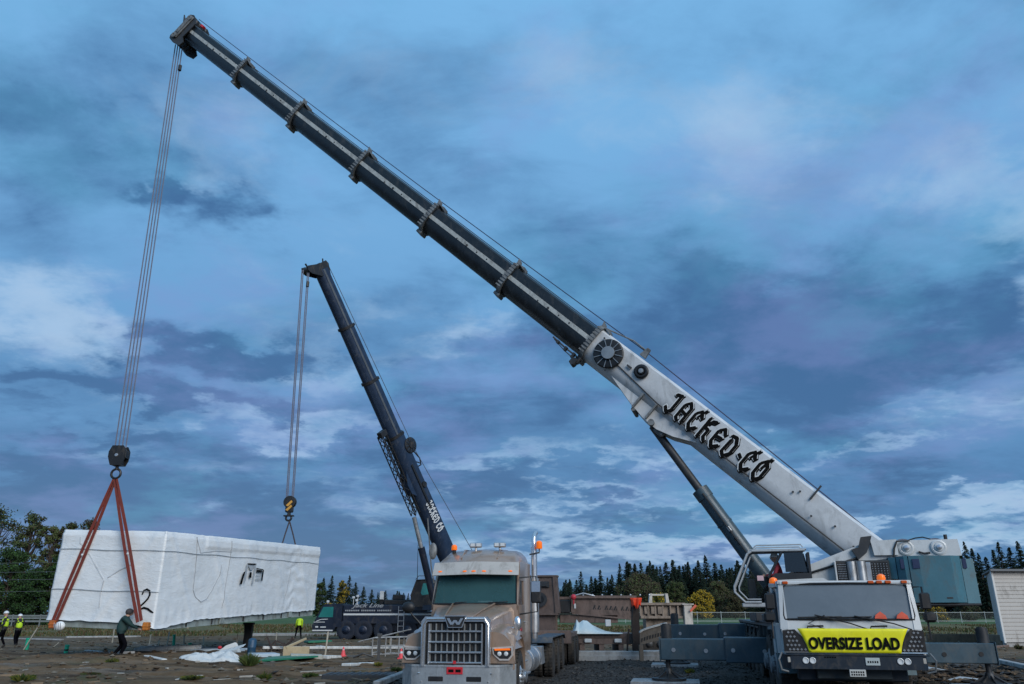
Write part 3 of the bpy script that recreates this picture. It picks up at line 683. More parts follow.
for k in range(4):
    q = MB(); q.box(.93, .955, 1.45 + k * .09, 1.5 + k * .09, 1.28, 1.5, .004); q.build('side_vent', M_blk, hood)
# fenders
for s in (-1, 1):
    f = MB(); rings = []
    for k in range(11):
        t_ = k / 10; a = PI * (1 - t_) ; yc, rz, ry = 1.28, .76, .74
        y = yc + math.cos(a) * ry; z = .74 + math.sin(a) ** .8 * (rz) if 0 < k < 10 else .74
        if k <= 2: y = [.34, .36, .5][k]; z = [.84, 1.12, 1.4][k]
        rings.append([(s * .68, y, z - .02), (s * .68, y, z + .06), (s * 1.0, y, z + .06 - .02), (s * 1.17, y, z - .02), (s * 1.2, y, z - .12), (s * 1.14, y, z - .12)])
    f.loft(rings, cap=True)
    # nose with lamp recess
    f.prism([(s * .7, .84), (s * .7, 1.46), (s * .84, 1.45), (s * .98, 1.4), (s * 1.1, 1.29), (s * 1.17, 1.14), (s * 1.2, .84)], .24, .5, 'xz')
    f.loft([[(s * .7, .5, 1.2), (s * .7, .26, 1.45), (s * .84, .26, 1.44), (s * .98, .26, 1.39), (s * 1.1, .26, 1.28), (s * 1.17, .26, 1.13)], [(s * .7, .9, 1.2), (s * .7, .9, 1.62), (s * .86, .9, 1.6), (s * 1.0, .9, 1.54), (s * 1.12, .9, 1.42), (s * 1.18, .9, 1.26)], [(s * .75, 1.5, 1.2), (s * .75, 1.5, 1.62), (s * .9, 1.5, 1.6), (s * 1.04, 1.5, 1.54), (s * 1.14, 1.5, 1.42), (s * 1.19, 1.5, 1.3)]])
    f.loft([[(s * .72, .6, 1.2), (s * .72, .6, 1.44), (s * 1.05, .6, 1.3), (s * 1.16, .6, 1.1)], [(s * .8, 1.9, 1.2), (s * .8, 1.9, 1.5), (s * 1.14, 1.9, 1.36), (s * 1.17, 1.9, 1.1)]])
    fo = f.build('fender', M_tan, truck, smooth=40)
    lz = [(s * .74, 1.15), (s * 1.17, 1.18), (s * 1.18, 1.0), (s * 1.1, .9), (s * .9, .9), (s * .76, 1.02)]
    q = MB(); q.prism([(a * 1.0, b) for a, b in lz], .205, .26, 'xz', 0)
    q.prism([(s * .97 + (a - s * .97) * .86, 1.04 + (b - 1.04) * .74) for a, b in lz], .195, .215, 'xz', 1)
    hl = q.build('headlight', [mat('lamp_surround_pale', (.5, .46, .43), .35, .1, .1, 4, dirt=.2), M_blk], truck)
    for k, cx_ in enumerate((.9, 1.04)):
        q = MB(); q.lathe((s * cx_, .2, 1.03), (0, -1, 0), [(.04, 0), (.044, .012), (.03, .02), (.01, .024)], 16); q.build('lens', M_len, hl)
    q = MB(); q.prism([(s * .79, 1.125), (s * 1.12, 1.14), (s * 1.13, 1.1), (s * .8, 1.09)], .188, .2, 'xz'); q.build('turn_signal', M_org if s > 0 else mat('clear_signal', (.4, .38, .36), .3), hl)
# grille
g = MB(); sur = [(-.7, .78), (-.74, 1.0), (-.72, 1.68), (-.66, 1.74), (.66, 1.74), (.72, 1.68), (.74, 1.0), (.7, .78)]
g.prism([(-.64, .78), (-.64, 1.62), (-.6, 1.66), (-.6, 1.66), (0, 1.66), (0, 1.75), (-.66, 1.76), (-.74, 1.66), (-.73, .78)], -.02, .14, 'xz')
g.prism([(.64, .78), (.64, 1.62), (.6, 1.66), (.6, 1.66), (0, 1.66), (0, 1.75), (.66, 1.76), (.74, 1.66), (.73, .78)], -.02, .14, 'xz')
sur_o = g.build('grille_surround', M_chr, truck)
g = MB(); g.tube([(-.7, -.02, .8), (-.7, -.03, 1.6), (-.62, -.03, 1.715), (.62, -.03, 1.715), (.7, -.03, 1.6), (.7, -.02, .8)], .026, 10); g.build('surround_bead', M_chr, sur_o)
g = MB(); g.box(-.64, .64, .06, .1, .8, 1.66); gr_o = g.build('grille', M_blk, truck)
g = MB()
for k in range(10):
    x = -.545 + k * .121; g.box(x - .018, x + .018, .015, .05, .84, 1.62, .008)
g.build('vertical_bars', M_col, gr_o)
g = MB()
for z in (.86, 1.06, 1.26, 1.47): g.box(-.56, .56, -.03, .012, z - .018, z + .018, .01)
g.box(-.58, -.55, -.032, .02, .82, 1.62, .01); g.box(.55, .58, -.032, .02, .82, 1.62, .01)
g.build('crossbars', M_chr, gr_o)
g = MB(); g.box(-.03, .03, -.05, -.03, .84, .9); g.build('tow_marker', mat('red_trim', (.5, .02, .03), .5), gr_o)
# emblem
e = MB(); e.prism([(-.24, 1.78), (.24, 1.78), (.15, 1.54), (-.15, 1.54)], -.075, -.022, 'xz', 0)
e.prism([(-.22, 1.765), (.22, 1.765), (.138, 1.553), (-.138, 1.553)], -.08, -.074, 'xz', 1)
for k, ln in enumerate([[(-.15, 1.73), (-.07, 1.6)], [(-.07, 1.6), (0, 1.69)], [(0, 1.69), (.07, 1.6)], [(.07, 1.6), (.15, 1.73)]]):
    (a, b), (c_, d_) = ln; e.prism([(a - .03, b), (a + .03, b), (c_ + .03, d_), (c_ - .03, d_)], -.088 - k * .001, -.079, 'xz', 0)
e.build('emblem', [M_chr, M_blk], truck)
# cab shell (A pillars, sides, back), windscreen
CW = 1.03
cab = MB()
side = [(2.0, .95), (2.0, 2.02), (2.35, 2.7), (2.4, 3.0), (4.35, 3.05), (4.35, .85), (2.1, .85)]
winp = [(2.22, 2.03), (2.42, 2.55), (3.0, 2.58), (3.08, 2.03)]
for s in (-1, 1):
    # side as strips around the window opening
    for poly in ([(2.0, .95), (2.0, 2.02), (4.35, 2.02), (4.35, .85), (2.1, .85)], [(2.0, 2.02), (2.35, 2.7), (2.42, 2.57), (2.2, 2.02)], [(2.35, 2.7), (2.4, 3.0), (4.35, 3.05), (4.35, 2.58), (2.42, 2.57)], [(3.05, 2.02), (3.02, 2.578), (4.35, 2.58), (4.35, 2.02)]):
        cab.prism(poly, s * CW, s * (CW - .05), 'yz')
cab.box(-CW + .05, CW - .05, 4.3, 4.35, .85, 3.05); cab.box(-CW + .05, CW - .05, 2.0, 4.3, .85, .9)
cab.prism([(-CW, 2.0), (CW, 2.0), (CW, 1.9), (-CW, 1.9)], 2.0, 2.03, 'xz'); cab.box(-1.0, 1.0, 1.98, 2.06, .95, 2.03, .01)
cab_o = cab.build('cab', M_tan, truck)
ws = MB(); ws.loft([[(-1.0, 2.02, 2.03), (0, 1.9, 2.04), (1.0, 2.02, 2.03)], [(-.95, 2.33, 2.7), (0, 2.24, 2.72), (.95, 2.33, 2.7)]], cap=False, closed=False)
wso = ws.build('windshield', glass('teal_see_through_glass', (.045, .115, .125), .05, .8, .2), truck, solid=False)
for s in (-1, 1):
    q = MB(); q.box(s * .5 - .28, s * .5 + .28, 3.2, 3.38, 1.4, 2.35, .08); q.box(s * .5 - .13, s * .5 + .13, 3.2, 3.32, 2.36, 2.58, .05); q.build('seat', mat('grey_seat', (.09, .09, .09), .8, 0, .2, 4), truck)
q = MB(); q.tube([(.5 + .22 * math.cos(a), 2.62 + .08 * math.sin(a), 2.12 + .19 * math.sin(a)) for a in [PI * 2 * k / 20 for k in range(21)]], .018, 6); q.build('steering_wheel', M_blk, truck)
q = MB(); q.box(-.95, .95, 2.1, 2.45, 1.85, 2.05, .03); q.build('dashboard', mat('dash_grey', (.05, .05, .052), .7, 0, .2, 4), truck)
q = MB(); q.tube([(-1.0, 2.0, 2.03), (0, 1.88, 2.035), (1.0, 2.0, 2.03), (.955, 2.32, 2.7), (0, 2.22, 2.72), (-.955, 2.32, 2.7), (-1.0, 2.0, 2.03)], .022, 6); q.build('gasket', M_blk, wso)
q = MB(); q.box(.05, .4, 2.1, 2.3, 2.055, 2.1, .02); q.build('dash_papers', mat('paper', (.7, .72, .72), .8), truck)
q = MB()
for s in (-.55, .25): q.tube([(s, 1.9, 2.0), (s + .1, 1.93, 2.06), (s + .55, 1.96, 2.08)], .012, 5)
q.build('wipers', M_blk, truck)
# sleeper roof
rf = MB()
def rsec(y, z, w_, zb=2.95, k=.16): return [(-CW, y, zb - .1), (-CW + .005, y, zb + .02), (-w_ - .02, y, z - k), (-w_ + .1, y, z - .03), (0, y, z + .02), (w_ - .1, y, z - .03), (w_ + .02, y, z - k), (CW - .005, y, zb + .02), (CW, y, zb - .1)]
rf.loft([rsec(2.38, 3.0, .98, 2.95, .04), rsec(2.6, 3.16, .96), rsec(2.95, 3.3, .92), rsec(3.4, 3.36, .9), rsec(4.35, 3.38, .9)])
rf_o = rf.build('roof', M_tan, truck, smooth=50)
q = MB()
for x in (-.45, .45): q.tube([(x, 2.5, 3.09), (x, 2.95, 3.325), (x * .95, 4.3, 3.405)], .018, 6)
q.build('roof_rib', M_tan, rf_o)
vs = MB(); vs.loft([[(-1.04, 2.2, 2.98), (-1.05, 2.02, 2.68), (-1.04, 2.06, 2.67), (-1.03, 2.24, 2.97)], [(0, 2.06, 3.0), (0, 1.88, 2.7), (0, 1.92, 2.69), (0, 2.1, 2.99)], [(1.04, 2.2, 2.98), (1.05, 2.02, 2.68), (1.04, 2.06, 2.67), (1.03, 2.24, 2.97)]])
vs_o = vs.build('sun_visor', M_tan2, truck)
for x in (-.86, -.24, -.02, .22, .84):
    yv = 1.93 + abs(x) * .145
    q = MB(); q.sphere((x, yv, 2.765), .05, (1.2, .6, .5), 10, 6); q.build('marker_light', M_org, vs_o)
# LED work lamps and beacons on the roof
for x in (-.2, .42):
    q = MB(); q.cyl((x, 3.1, 3.3), (x, 3.1, 3.42), .03, n=8); q.box(x - .15, x + .15, 3.02, 3.16, 3.4, 3.52, .02); wl = q.build('work_lamp', M_alu, truck)
    for dx in (-.075, .075):
        q = MB(); q.box(x + dx - .055, x + dx + .055, 3.005, 3.02, 3.42, 3.5, .006); q.build('lens', M_len, wl)
for p in ((-.72, 2.9, 3.3), ):
    q = MB(); q.cyl((p[0], p[1], p[2] - .05), (p[0], p[1], p[2] + .03), .05, n=10); bc = q.build('beacon', M_blk, truck)
    q = MB(); q.lathe((p[0], p[1], p[2] + .03), (0, 0, 1), [(.07, 0), (.075, .02), (.07, .1), (.04, .13), (.01, .135)], 14); q.build('lens', M_org, bc)
# door, side window, handle, steps
for s in (-1, 1):
    X = s * (CW + .004)
    d = MB(); d.prism([(2.1, 1.0), (2.1, 1.99), (3.1, 1.99), (3.16, 1.0)], X, X + s * .012, 'yz'); do = d.build('door', M_tan, truck)
    q = MB(); q.box(X + s * .012, X + s * .04, 2.85, 3.02, 1.6, 1.64, .01); q.build('handle', M_chr, do)
    q = MB(); q.box(X + s * .013, X + s * .016, 2.3, 2.62, 1.42, 1.5); q.build('door_decal', mat('red_decal', (.35, .03, .05), .5), do)
    q = MB(); q.prism(winp, s * (CW - .03), s * (CW - .024), 'yz'); q.build('side_window', M_glD, do)
    q = MB(); q.box(s * .98, s * 1.16, 2.2, 3.3, .45, .5, .01); q.box(s * .98, s * 1.1, 2.2, 3.3, .72, .76, .01); q.box(s * .9, s * 1.0, 2.2, 3.3, .45, .8); q.build('step', M_alu, truck)
    # exhaust stack with heat shield
    if s < 0: continue
    q = MB(); q.cyl((s * 1.12, 4.5, 1.2), (s * 1.12, 4.5, 3.5), .085, n=16); q.tube([(s * 1.12, 4.5, 3.48), (s * 1.12, 4.5, 3.72), (s * 1.13, 4.56, 3.83), (s * 1.15, 4.68, 3.9)], [.062, .062, .062, .066], 14)
    ex = q.build('exhaust_stack', M_chr, truck)
    q = MB(); q.cyl((s * 1.12, 4.5, 1.35), (s * 1.12, 4.5, 2.7), .12, n=16); q.build('heat_shield', M_alu, ex)
q = MB(); q.tube([(1.02, 4.3, 3.3), (1.28, 4.35, 3.35), (1.28, 4.35, 3.45)], .02, 6); q.build('beacon_arm', M_stl, truck)
q = MB(); q.lathe((1.28, 4.35, 3.45), (0, 0, 1), [(.075, 0), (.085, .02), (.08, .17), (.05, .2), (.01, .21)], 14); q.build('beacon', M_org, truck)
# west-coast mirrors
for s in (-1, 1):
  if s > 0:
    q = MB(); q.tube([(s * 1.04, 2.2, 2.62), (s * 1.42, 2.35, 2.66), (s * 1.45, 2.35, 1.86), (s * 1.05, 2.2, 1.8)], .02, 6); q.box(s * 1.3, s * 1.54, 2.3, 2.42, 2.05, 2.55, .03)
    mo = q.build('mirror', M_blk, truck)
    q = MB(); q.box(s * 1.315, s * 1.525, 2.29, 2.303, 2.3, 2.54, .004); q.build('mirror_back', M_chr, mo)
  if True:
    # hood mirror
    q = MB(); q.tube([(s * .86, .95, 1.55), (s * 1.12, .8, 1.72), (s * 1.2, .75, 1.86)], .018, 6); q.tube([(s * .86, .75, 1.5), (s * 1.05, .72, 1.7), (s * 1.2, .73, 1.84)], .018, 6)
    if s < 0: q.sphere((s * 1.24, .72, 1.95), .15, (1, .55, .8), 14, 10)
    else: q.bm.clear(); q.tube([(.9, 1.2, 1.5), (1.08, 1.15, 1.52)], .02, 6); q.sphere((1.14, 1.15, 1.6), .11, (.8, .5, 1.5), 14, 10)
    q.build('hood_mirror', M_blk if s < 0 else M_chr, truck)
q = MB(); q.box(1.1, 1.16, 1.45, 1.52, 1.42, 1.74, .02); q.build('side_turn_signal', M_org, truck)
# chassis, tank, wheels, mudguards
q = MB(); q.box(-.48, -.38, .5, 13.2, .62, .9); q.box(.38, .48, .5, 13.2, .62, .9)
for y in (1.3, 3.6, 5.6, 7.4, 9.2, 11, 12.8): q.box(-.38, .38, y - .06, y + .06, .66, .84)
for y in (8.4, 10.1, 11.8): q.cyl((-1.1, y, .52), (1.1, y, .52), .09, n=10)
q.cyl((-1, 1.28, .5), (1, 1.28, .5), .06, n=8); q.build('chassis', M_stl, truck)
for s in (-1, 1):
    q = MB(); q.cyl((s * .86, 3.5, .68), (s * .86, 5.6, .68), .31, n=24); ft = q.build('fuel_tank', M_alu, truck)
    for y in (3.9, 5.2):
        q = MB(); q.lathe((s * .86, y - .03, .68), (0, 1, 0), [(.312, 0), (.322, .0), (.322, .06), (.312, .06)], 24); q.build('strap', M_chr, ft)
    wheel(truck, s * 1.06, 1.28, .52, .3, s, M_chr)
    for y in (8.4, 10.1, 11.8): wheel(truck, s * 1.1, y, .52, .27, s, M_chr, dual=True)
    q = MB()
    q.prism([(7.75, .98), (7.95, 1.14), (12.2, 1.14), (12.5, 1.0), (12.48, .97), (12.18, 1.11), (7.97, 1.11), (7.78, .96)], s * .62, s * 1.25, 'yz')
    q.build('mudguard', mat('dusty_blue_black_plastic', (.035, .05, .07), .55, 0, .3, 3, dirt=.5, dcol=(.14, .12, .1)), truck)
    q = MB(); q.prism([(5.8, .5), (5.8, .95), (6.3, .95), (6.6, .5)], s * .7, s * 1.15, 'yz'); q.build('battery_box', M_alu, truck)
q = MB(); q.box(-.9, .9, 4.7, 6.9, .92, .98, .01); q.box(-.5, .5, 8.9, 10.2, 1.1, 1.22, .04); q.build('deck_plate', M_stl, truck)
q = MB(); q.box(-.5, -.05, 5.2, 6.2, 1.0, 1.55, .04); q.box(.1, .7, 6.6, 7.4, .98, 1.4, .04); q.tube([(.4, 4.45, 2.2), (.5, 5, 1.3), (.3, 6, 1.25), (.2, 7, 1.2)], .03, 6); q.build('air_equipment', M_stl, truck)

# ------------------------------------------------------------------ brown module trailer towed behind (seen spread out to the right)
jy = R(-9.5)
jeep = thing('jeep_dolly', 'low brown multi axle dolly coupled behind the taupe truck', 'dolly', tuple(V((-1.18, 17.2, 0)) + Matrix.Rotation(TY, 3, 'Z') @ V((.15, 13.6, 0))), jy)
q = MB(); q.box(-1.15, 1.15, .1, 4.2, .86, 1.12, .02); q.box(-.4, .4, -1.6, .2, .9, 1.05, .02); q.box(-1.22, 1.22, .0, .12, .75, 1.2, .01); q.build('frame', M_brn, jeep)
for s in (-1, 1):
    for y in (1.0, 2.3): wheel(jeep, s * 1.15, y, .48, .26, s, M_alu, dual=True)
HB = thing('gooseneck_headboard', 'pinkish brown box headboard with a round hole, standing just right of the exhaust stack', 'headboard', tuple(at(543, 613, 35).xy) + (1.1,), R(-9))
X0 = 0
q = MB(); q.box(-1.15, .62, -.05, 0, .68, 2.2); q.box(-1.2, .66, -.12, .5, 2.18, 2.26, .01); q.box(-1.2, .66, -.12, .5, .62, .7, .01)
q.prism([(.55, .7), (.72, .7), (.62, 2.2), (.45, 2.2)], -.12, .5, 'xz'); q.box(-1.2, -1.1, -.12, .5, .7, 2.18)
q.box(-1.0, .5, .1, .4, -.9, .62, .02); q.build('box_frame', M_brn, HB)
q = MB(); q.lathe((-.1, -.13, 1.25), (0, -1, 0), [(.3, 0), (.3, .015), (.16, .015), (.16, 0)], 20); q.build('hole_ring', M_stl, HB)
q = MB(); q.box(-.7, .3, -.13, -.06, 1.75, 2.0, .01); q.box(-.75, -.45, -.2, -.1, 1.75, 1.95, .02); q.box(-.1, .2, -.2, -.1, 1.78, 1.98, .02); q.build('lamp_bar', M_stl, HB)
# ------------------------------------------------------------------ big white crane
CY = R(-12)
C0 = V((7.2, 17.45, 0))
crane = thing('mobile_crane', 'large white and teal mobile crane, its long boom rising across the picture to the left', 'crane', C0, CY)
Mc = Matrix.Translation(C0) @ Matrix.Rotation(CY, 4, 'Z')
# carrier cab ---------------------------------------------------------------
W = 1.42
c = MB()
def csec(y, wb, wt, zt, zb=.98): return [(-wb, y, zb), (-wb, y, 1.55), (-wt, y, zt - .08), (-wt + .07, y, zt), (0, y, zt + .02), (wt - .07, y, zt), (wt, y, zt - .08), (wb, y, 1.55), (wb, y, zb)]
# front frame pieces around the windscreen
def fy(z): return .02 + (z - 1.0) * .11
for s in (-1, 1):
    c.loft([[(s * 1.42, fy(1.5), 1.5), (s * 1.26, fy(1.5) - .02, 1.5), (s * 1.26, fy(1.5) + .1, 1.5), (s * 1.42, .25, 1.5)], [(s * 1.36, fy(2.45), 2.47), (s * 1.27, fy(2.45) - .02, 2.47), (s * 1.27, fy(2.45) + .1, 2.47), (s * 1.36, .4, 2.47)]])
    c.prism([(.15, 1.0), (.3, 1.62), (1.9, 1.62), (1.9, .95)], s * 1.42, s * 1.37, 'yz')
    c.prism([(.3, 1.62), (.32, 2.38), (.5, 2.38), (.46, 1.62)], s * 1.4, s * 1.34, 'yz')
    c.prism([(1.3, 1.62), (1.3, 2.38), (1.9, 2.38), (1.9, 1.62)], s * 1.4, s * 1.34, 'yz')
    c.prism([(.32, 2.38), (.36, 2.5), (1.9, 2.5), (1.9, 2.38)], s * 1.4, s * 1.34, 'yz')
c.loft([[(-1.4, fy(1.0), .99), (-1.4, fy(1.69), 1.7), (-1.4, fy(1.69) + .1, 1.7), (-1.4, fy(1) + .1, .99)], [(-.6, fy(1.0) - .03, .99), (-.6, fy(1.69) - .03, 1.7), (-.6, .2, 1.7), (-.6, .2, .99)], [(.6, fy(1.0) - .03, .99), (.6, fy(1.69) - .03, 1.7), (.6, .2, 1.7), (.6, .2, .99)], [(1.4, fy(1.0), .99), (1.4, fy(1.69), 1.7), (1.4, fy(1.69) + .1, 1.7), (1.4, fy(1) + .1, .99)]])
c.box(-1.36, 1.36, .14, .3, 2.4, 2.5, .03); c.prism([(-1.38, 2.44), (-1.36, 2.52), (-.4, 2.56), (-.3, 2.5), (1.36, 2.5), (1.38, 2.44)], .16, 1.95, 'xz')
c.box(-1.36, 1.36, 1.86, 1.9, .95, 2.48); c.box(-1.36, 1.36, .3, 1.86, .95, 1.0)
cabo = c.build('carrier_cab', M_wht, crane, smooth=30)
g = MB(); g.loft([[(-1.3, fy(1.69) + .02, 1.69), (0, fy(1.69) - .06, 1.69), (1.3, fy(1.69) + .02, 1.69)], [(-1.27, fy(2.44) + .02, 2.42), (0, fy(2.44) - .05, 2.43), (1.27, fy(2.44) + .02, 2.42)]], cap=False, closed=False)
wsh = g.build('windshield', glass('grey_windscreen', (.13, .155, .175), .14), crane, solid=False)
g = MB(); g.tube([(-1.3, fy(1.69), 1.7), (0, fy(1.69) - .08, 1.7), (1.3, fy(1.69), 1.7), (1.32, fy(1.8), 1.78), (1.275, fy(2.4), 2.36), (1.2, fy(2.44), 2.43), (0, fy(2.44) - .07, 2.44), (-1.2, fy(2.44), 2.43), (-1.275, fy(2.4), 2.36), (-1.32, fy(1.8), 1.78), (-1.3, fy(1.69), 1.7)], .024, 6); g.build('gasket', M_blk, wsh)
for s in (-1, 1):
    g = MB(); g.prism([(.46, 1.64), (.5, 2.37), (1.3, 2.37), (1.3, 1.64)], s * 1.37, s * 1.375, 'yz'); g.build('side_window', M_glD, cabo)
for a, b in (((-.95, 1.62), (-.5, 1.76)), ((-.1, 1.62), (-.7, 1.77)), ((.75, 1.6), (.1, 1.75))):
    g = MB(); g.tube([(a[0] + .45, -.0, 1.5), (a[0] + .1, -.04, 1.62), (b[0], .0, b[1] + .02)], .014, 5); g.tube([(b[0] - .35, .03, 1.74), (b[0] + .35, .03, 1.755)], .016, 5); g.build('wiper', M_blk, crane)
for x in (-.72, .55):
    g = MB(); g.tube([(x - .16, 0, 1.5), (x - .16, -.06, 1.56), (x + .16, -.06, 1.57), (x + .16, 0, 1.56)], .018, 6); g.build('grab_handle', M_blk, crane)
# diamond mesh side grilles
M_mesh = mat('grille_black', (.014, .014, .015), .5, .3, .3, 5, dirt=.3)
for s in (-1, 1):
    poly = [(s * 1.4, 1.05), (s * 1.4, 1.48), (s * 1.15, 1.5), (s * 1.02, 1.36), (s * .9, 1.05)]
    g = MB(); g.prism(poly, -.05, .0, 'xz'); go_ = g.build('side_grille', M_mesh, crane)
    g = MB()
    for i in range(9):
        for j in range(5):
            x = .74 + .078 * i + (.039 if j % 2 else 0); z = 1.1 + j * .085
            if x < .94 + (z - 1.05) * .55 or x > 1.36 or z > 1.47: continue
            g.prism([(s * x - .03, z), (s * x, z + .026), (s * x + .03, z), (s * x, z - .026)], -.064, -.052, 'xz')
    g.build('diamond_slots', mat('grille_highlight', (.3, .31, .32), .35, .6, .2, 5), go_)
    g = MB(); g.tube([(s * .76, -.06, 1.045), (s * 1.41, -.05, 1.045)], .012, 5); g.build('grille_trim', M_chr, go_)
# bumper
b_ = MB(); b_.prism([(-1.42, .1), (-1.3, -.08), (1.3, -.08), (1.42, .1), (1.42, .5), (-1.42, .5)], .72, 1.02, 'xy'); b_.box(-1.1, 1.1, .45, .8, .45, .72, .03); b_.box(-1.43, 1.43, -.1, .2, .985, 1.01, .005)
bo = b_.build('bumper', mat('slate_bumper', (.013, .022, .034), .42, .2, .3, 3, dirt=.3), crane)
for s in (-1, 1):
    g = MB(); g.box(s * 1.18, s * 1.36, -.075, -.02, .84, .95, .01); g.build('position_light', mat('frosted_lens', (.4, .38, .34), .4), bo)
    for x in (1.0, .86):
        g = MB(); g.lathe((s * x, -.08, .885), (0, -1, 0), [(.062, 0), (.064, .02), (.05, .025), (.045, .012), (.01, .01)], 18); g.build('headlamp', M_len, bo)
g = MB(); g.box(.18, .46, -.1, -.082, .8, .95, .006); g.build('front_plate', mat('pale_green_plate', (.42, .47, .46), .5, 0, .1, 6), bo)
g = MB(); g.box(-.16, .16, -.1, -.082, .58, .72, .006); g.box(-.03, .03, -.082, 0, .6, .7); g.build('licence_plate', mat('white_plate', (.5, .5, .47), .5, 0, .1, 6), bo)
g = MB()
for r_ in (.62, .67):
    for k in range(6): g.box(-.13 + k * .045, -.13 + k * .045 + .028, -.104, -.1, r_ - .015, r_ + .018)
for k in range(5): g.box(.22 + k * .045, .22 + k * .045 + .026, -.104, -.1, .85, .89)
for k in range(5): g.box(-.62 + k * .05, -.62 + k * .05 + .035, -.088, -.081, .94, .965)
g.build('plate_characters', M_txt, bo)
# roof lamps
for x in (-1.22, .55, .72, .9, 1.22):
    g = MB(); g.box(x - .06, x + .06, .11, .18, 2.43, 2.49, .012); g.build('marker_light', mat('orange_brown_lens', (.55, .09, .01), .3), crane)
for x, y, z in ((-1.42, .5, 2.46), (.95, .9, 2.53)):
    g = MB(); g.lathe((x, y, z), (0, 0, 1), [(.085, 0), (.095, .03), (.08, .1), (.03, .13), (.01, .132)], 14); g.build('beacon', M_org, crane)
# mirrors
for s in (-1, 1):
    g = MB(); g.tube([(s * 1.4, .3, 2.36), (s * 1.56, .18, 2.36), (s * 1.58, .15, 1.3)], .02, 6); g.box(s * 1.48, s * 1.68, .08, .2, 1.9, 2.24, .03); g.box(s * 1.5, s * 1.74, .06, .22, 1.64, 1.86, .05); g.build('mirror', M_blk, crane)
    g = MB(); g.tube([(s * 1.46, -.03, 1.04), (s * 1.54, -.1, .9), (s * 1.5, -.08, .7), (s * 1.36, -.02, .66)], .02, 6); g.build('step_bracket', M_col, crane)
# chassis, wheels
g = MB(); g.box(-1.15, 1.15, 1.9, 14.5, .75, 1.5, .03); g.box(-1.4, 1.4, 2.0, 14.6, 1.5, 1.58, .01); g.box(-.75, .75, .3, 15, .5, .8, .02)
for k in range(12): g.box(-1.41, -1.3, 2.3 + k * 1.05, 2.36 + k * 1.05, 1.25, 1.5)
g.build('chassis', mat('dark_green_grey_steel', (.04, .055, .06), .5, .1, .3, 2, dirt=.3), crane)
g = MB(); g.box(-1.42, -.6, 2.0, 6.0, 1.58, 1.63, .01); g.box(-1.5, 1.5, 2.4, 3.4, 1.63, 1.8, .02); g.box(-1.5, -.9, 5.2, 7.4, 1.6, 1.84, .02); g.build('deck', M_stl, crane)
g = MB(); g.box(-1.42, -.9, 1.0, 1.95, 1.55, 2.3, .03); g.box(-1.35, -.95, 1.95, 2.8, 1.6, 2.35, .04); g.build('service_cabinet', mat('dark_grey_cabinet', (.06, .07, .08), .5, .2, .2, 2, dirt=.2), crane)
for y in (2.0, 3.5, 6.4, 8.0, 9.6, 11.3, 13.0):
    for s in (-1, 1): wheel(crane, s * 1.18, y, .68, .46, s, mat('dusty_grey_rim', (.22, .24, .26), .5, .3, .25, 3, dirt=.3), hub=.18)
    if y > 5:
        for s in (-1, 1):
            g = MB(); g.prism([(y - .8, 1.2), (y - .55, 1.46), (y + .55, 1.46), (y + .8, 1.2), (y + .77, 1.18), (y + .53, 1.42), (y - .53, 1.42), (y - .77, 1.18)], s * .9, s * 1.42, 'yz'); g.build('mudguard', M_stl, crane)
for s in (-1, 1):
    g = MB(); g.prism([(1.15, .95), (1.25, 1.55), (1.9, 1.55), (2.9, 1.5), (2.92, 1.44), (1.95, 1.46), (1.35, 1.2), (1.28, .6), (1.1, .55)], s * .95, s * 1.43, 'yz'); g.build('fender', mat('teal_grey_fender', (.1, .17, .2), .5, 0, .2, 2, dirt=.35), crane)
# outriggers
def outrigger(s, y, z0, z1, L, label=None):
    e = MB(); xm = s * (L - 1.7)
    e.box(s * .6, xm, y - .28, y + .28, z0 - .02, z1 + .015, .02); o = e.build('outrigger_beam', M_nav, crane)
    e = MB(); e.box(xm - s * .3, s * L, y - .22, y + .22, z0 + .03, z1 - .03, .02); e.box(s * L, s * (L + .03), y - .24, y + .24, z0, z1, .01)
    so_ = e.build('sliding_beam', M_nav, o)
    e = MB()
    for dx in (.35, 1.2, 1.9, 2.7): e.lathe((s * (L - dx), y - (.225 if dx < 1.7 else .285), (z0 + z1) / 2 - .05 + .1 * (dx % .5)), (0, -1, 0), [(.055, 0), (.055, .01), (.01, .01)], 14)
    build_each(e, 'bolt_hole', M_alu if s < 0 else M_blk, o)
    jx = s * (L - .18); e = MB(); e.cyl((jx, y, z0 + .1), (jx, y, z1 + .32), .14, n=18); e.cyl((jx, y, z1 + .32), (jx, y, z1 + .35), .1, n=14); e.cyl((jx, y, .3), (jx, y, z0 + .1), .065, n=14)
    jo = e.build('jack', M_stl, o)
    e = MB(); e.lathe((jx, y, .13), (0, 0, 1), [(.46, 0), (.46, .05), (.3, .07), (.12, .16), (.1, .26), (.07, .3)], 26)
    for k in range(8):
        a = PI * k / 4; dx, dy = math.cos(a), math.sin(a); e._add([(jx + dx * .1 - dy * .012, y + dy * .1 + dx * .012, .17), (jx + dx * .44 - dy * .012, y + dy * .44 + dx * .012, .17), (jx + dx * .1 - dy * .012, y + dy * .1 + dx * .012, .36), (jx + dx * .1 + dy * .012, y + dy * .1 - dx * .012, .17), (jx + dx * .44 + dy * .012, y + dy * .44 - dx * .012, .17), (jx + dx * .1 + dy * .012, y + dy * .1 - dx * .012, .36)], [(0, 1, 2), (3, 5, 4), (0, 3, 4, 1), (1, 4, 5, 2), (0, 2, 5, 3)])
    e.build('foot', M_stl, jo)
    return Mc @ V((jx, y, 0))
jf = outrigger(-1, 4.4, .6, 1.2, 4.15); jr = outrigger(1, 4.4, .6, 1.14, 4.1); jb = outrigger(-1, 11.6, .82, 1.46, 4.0)
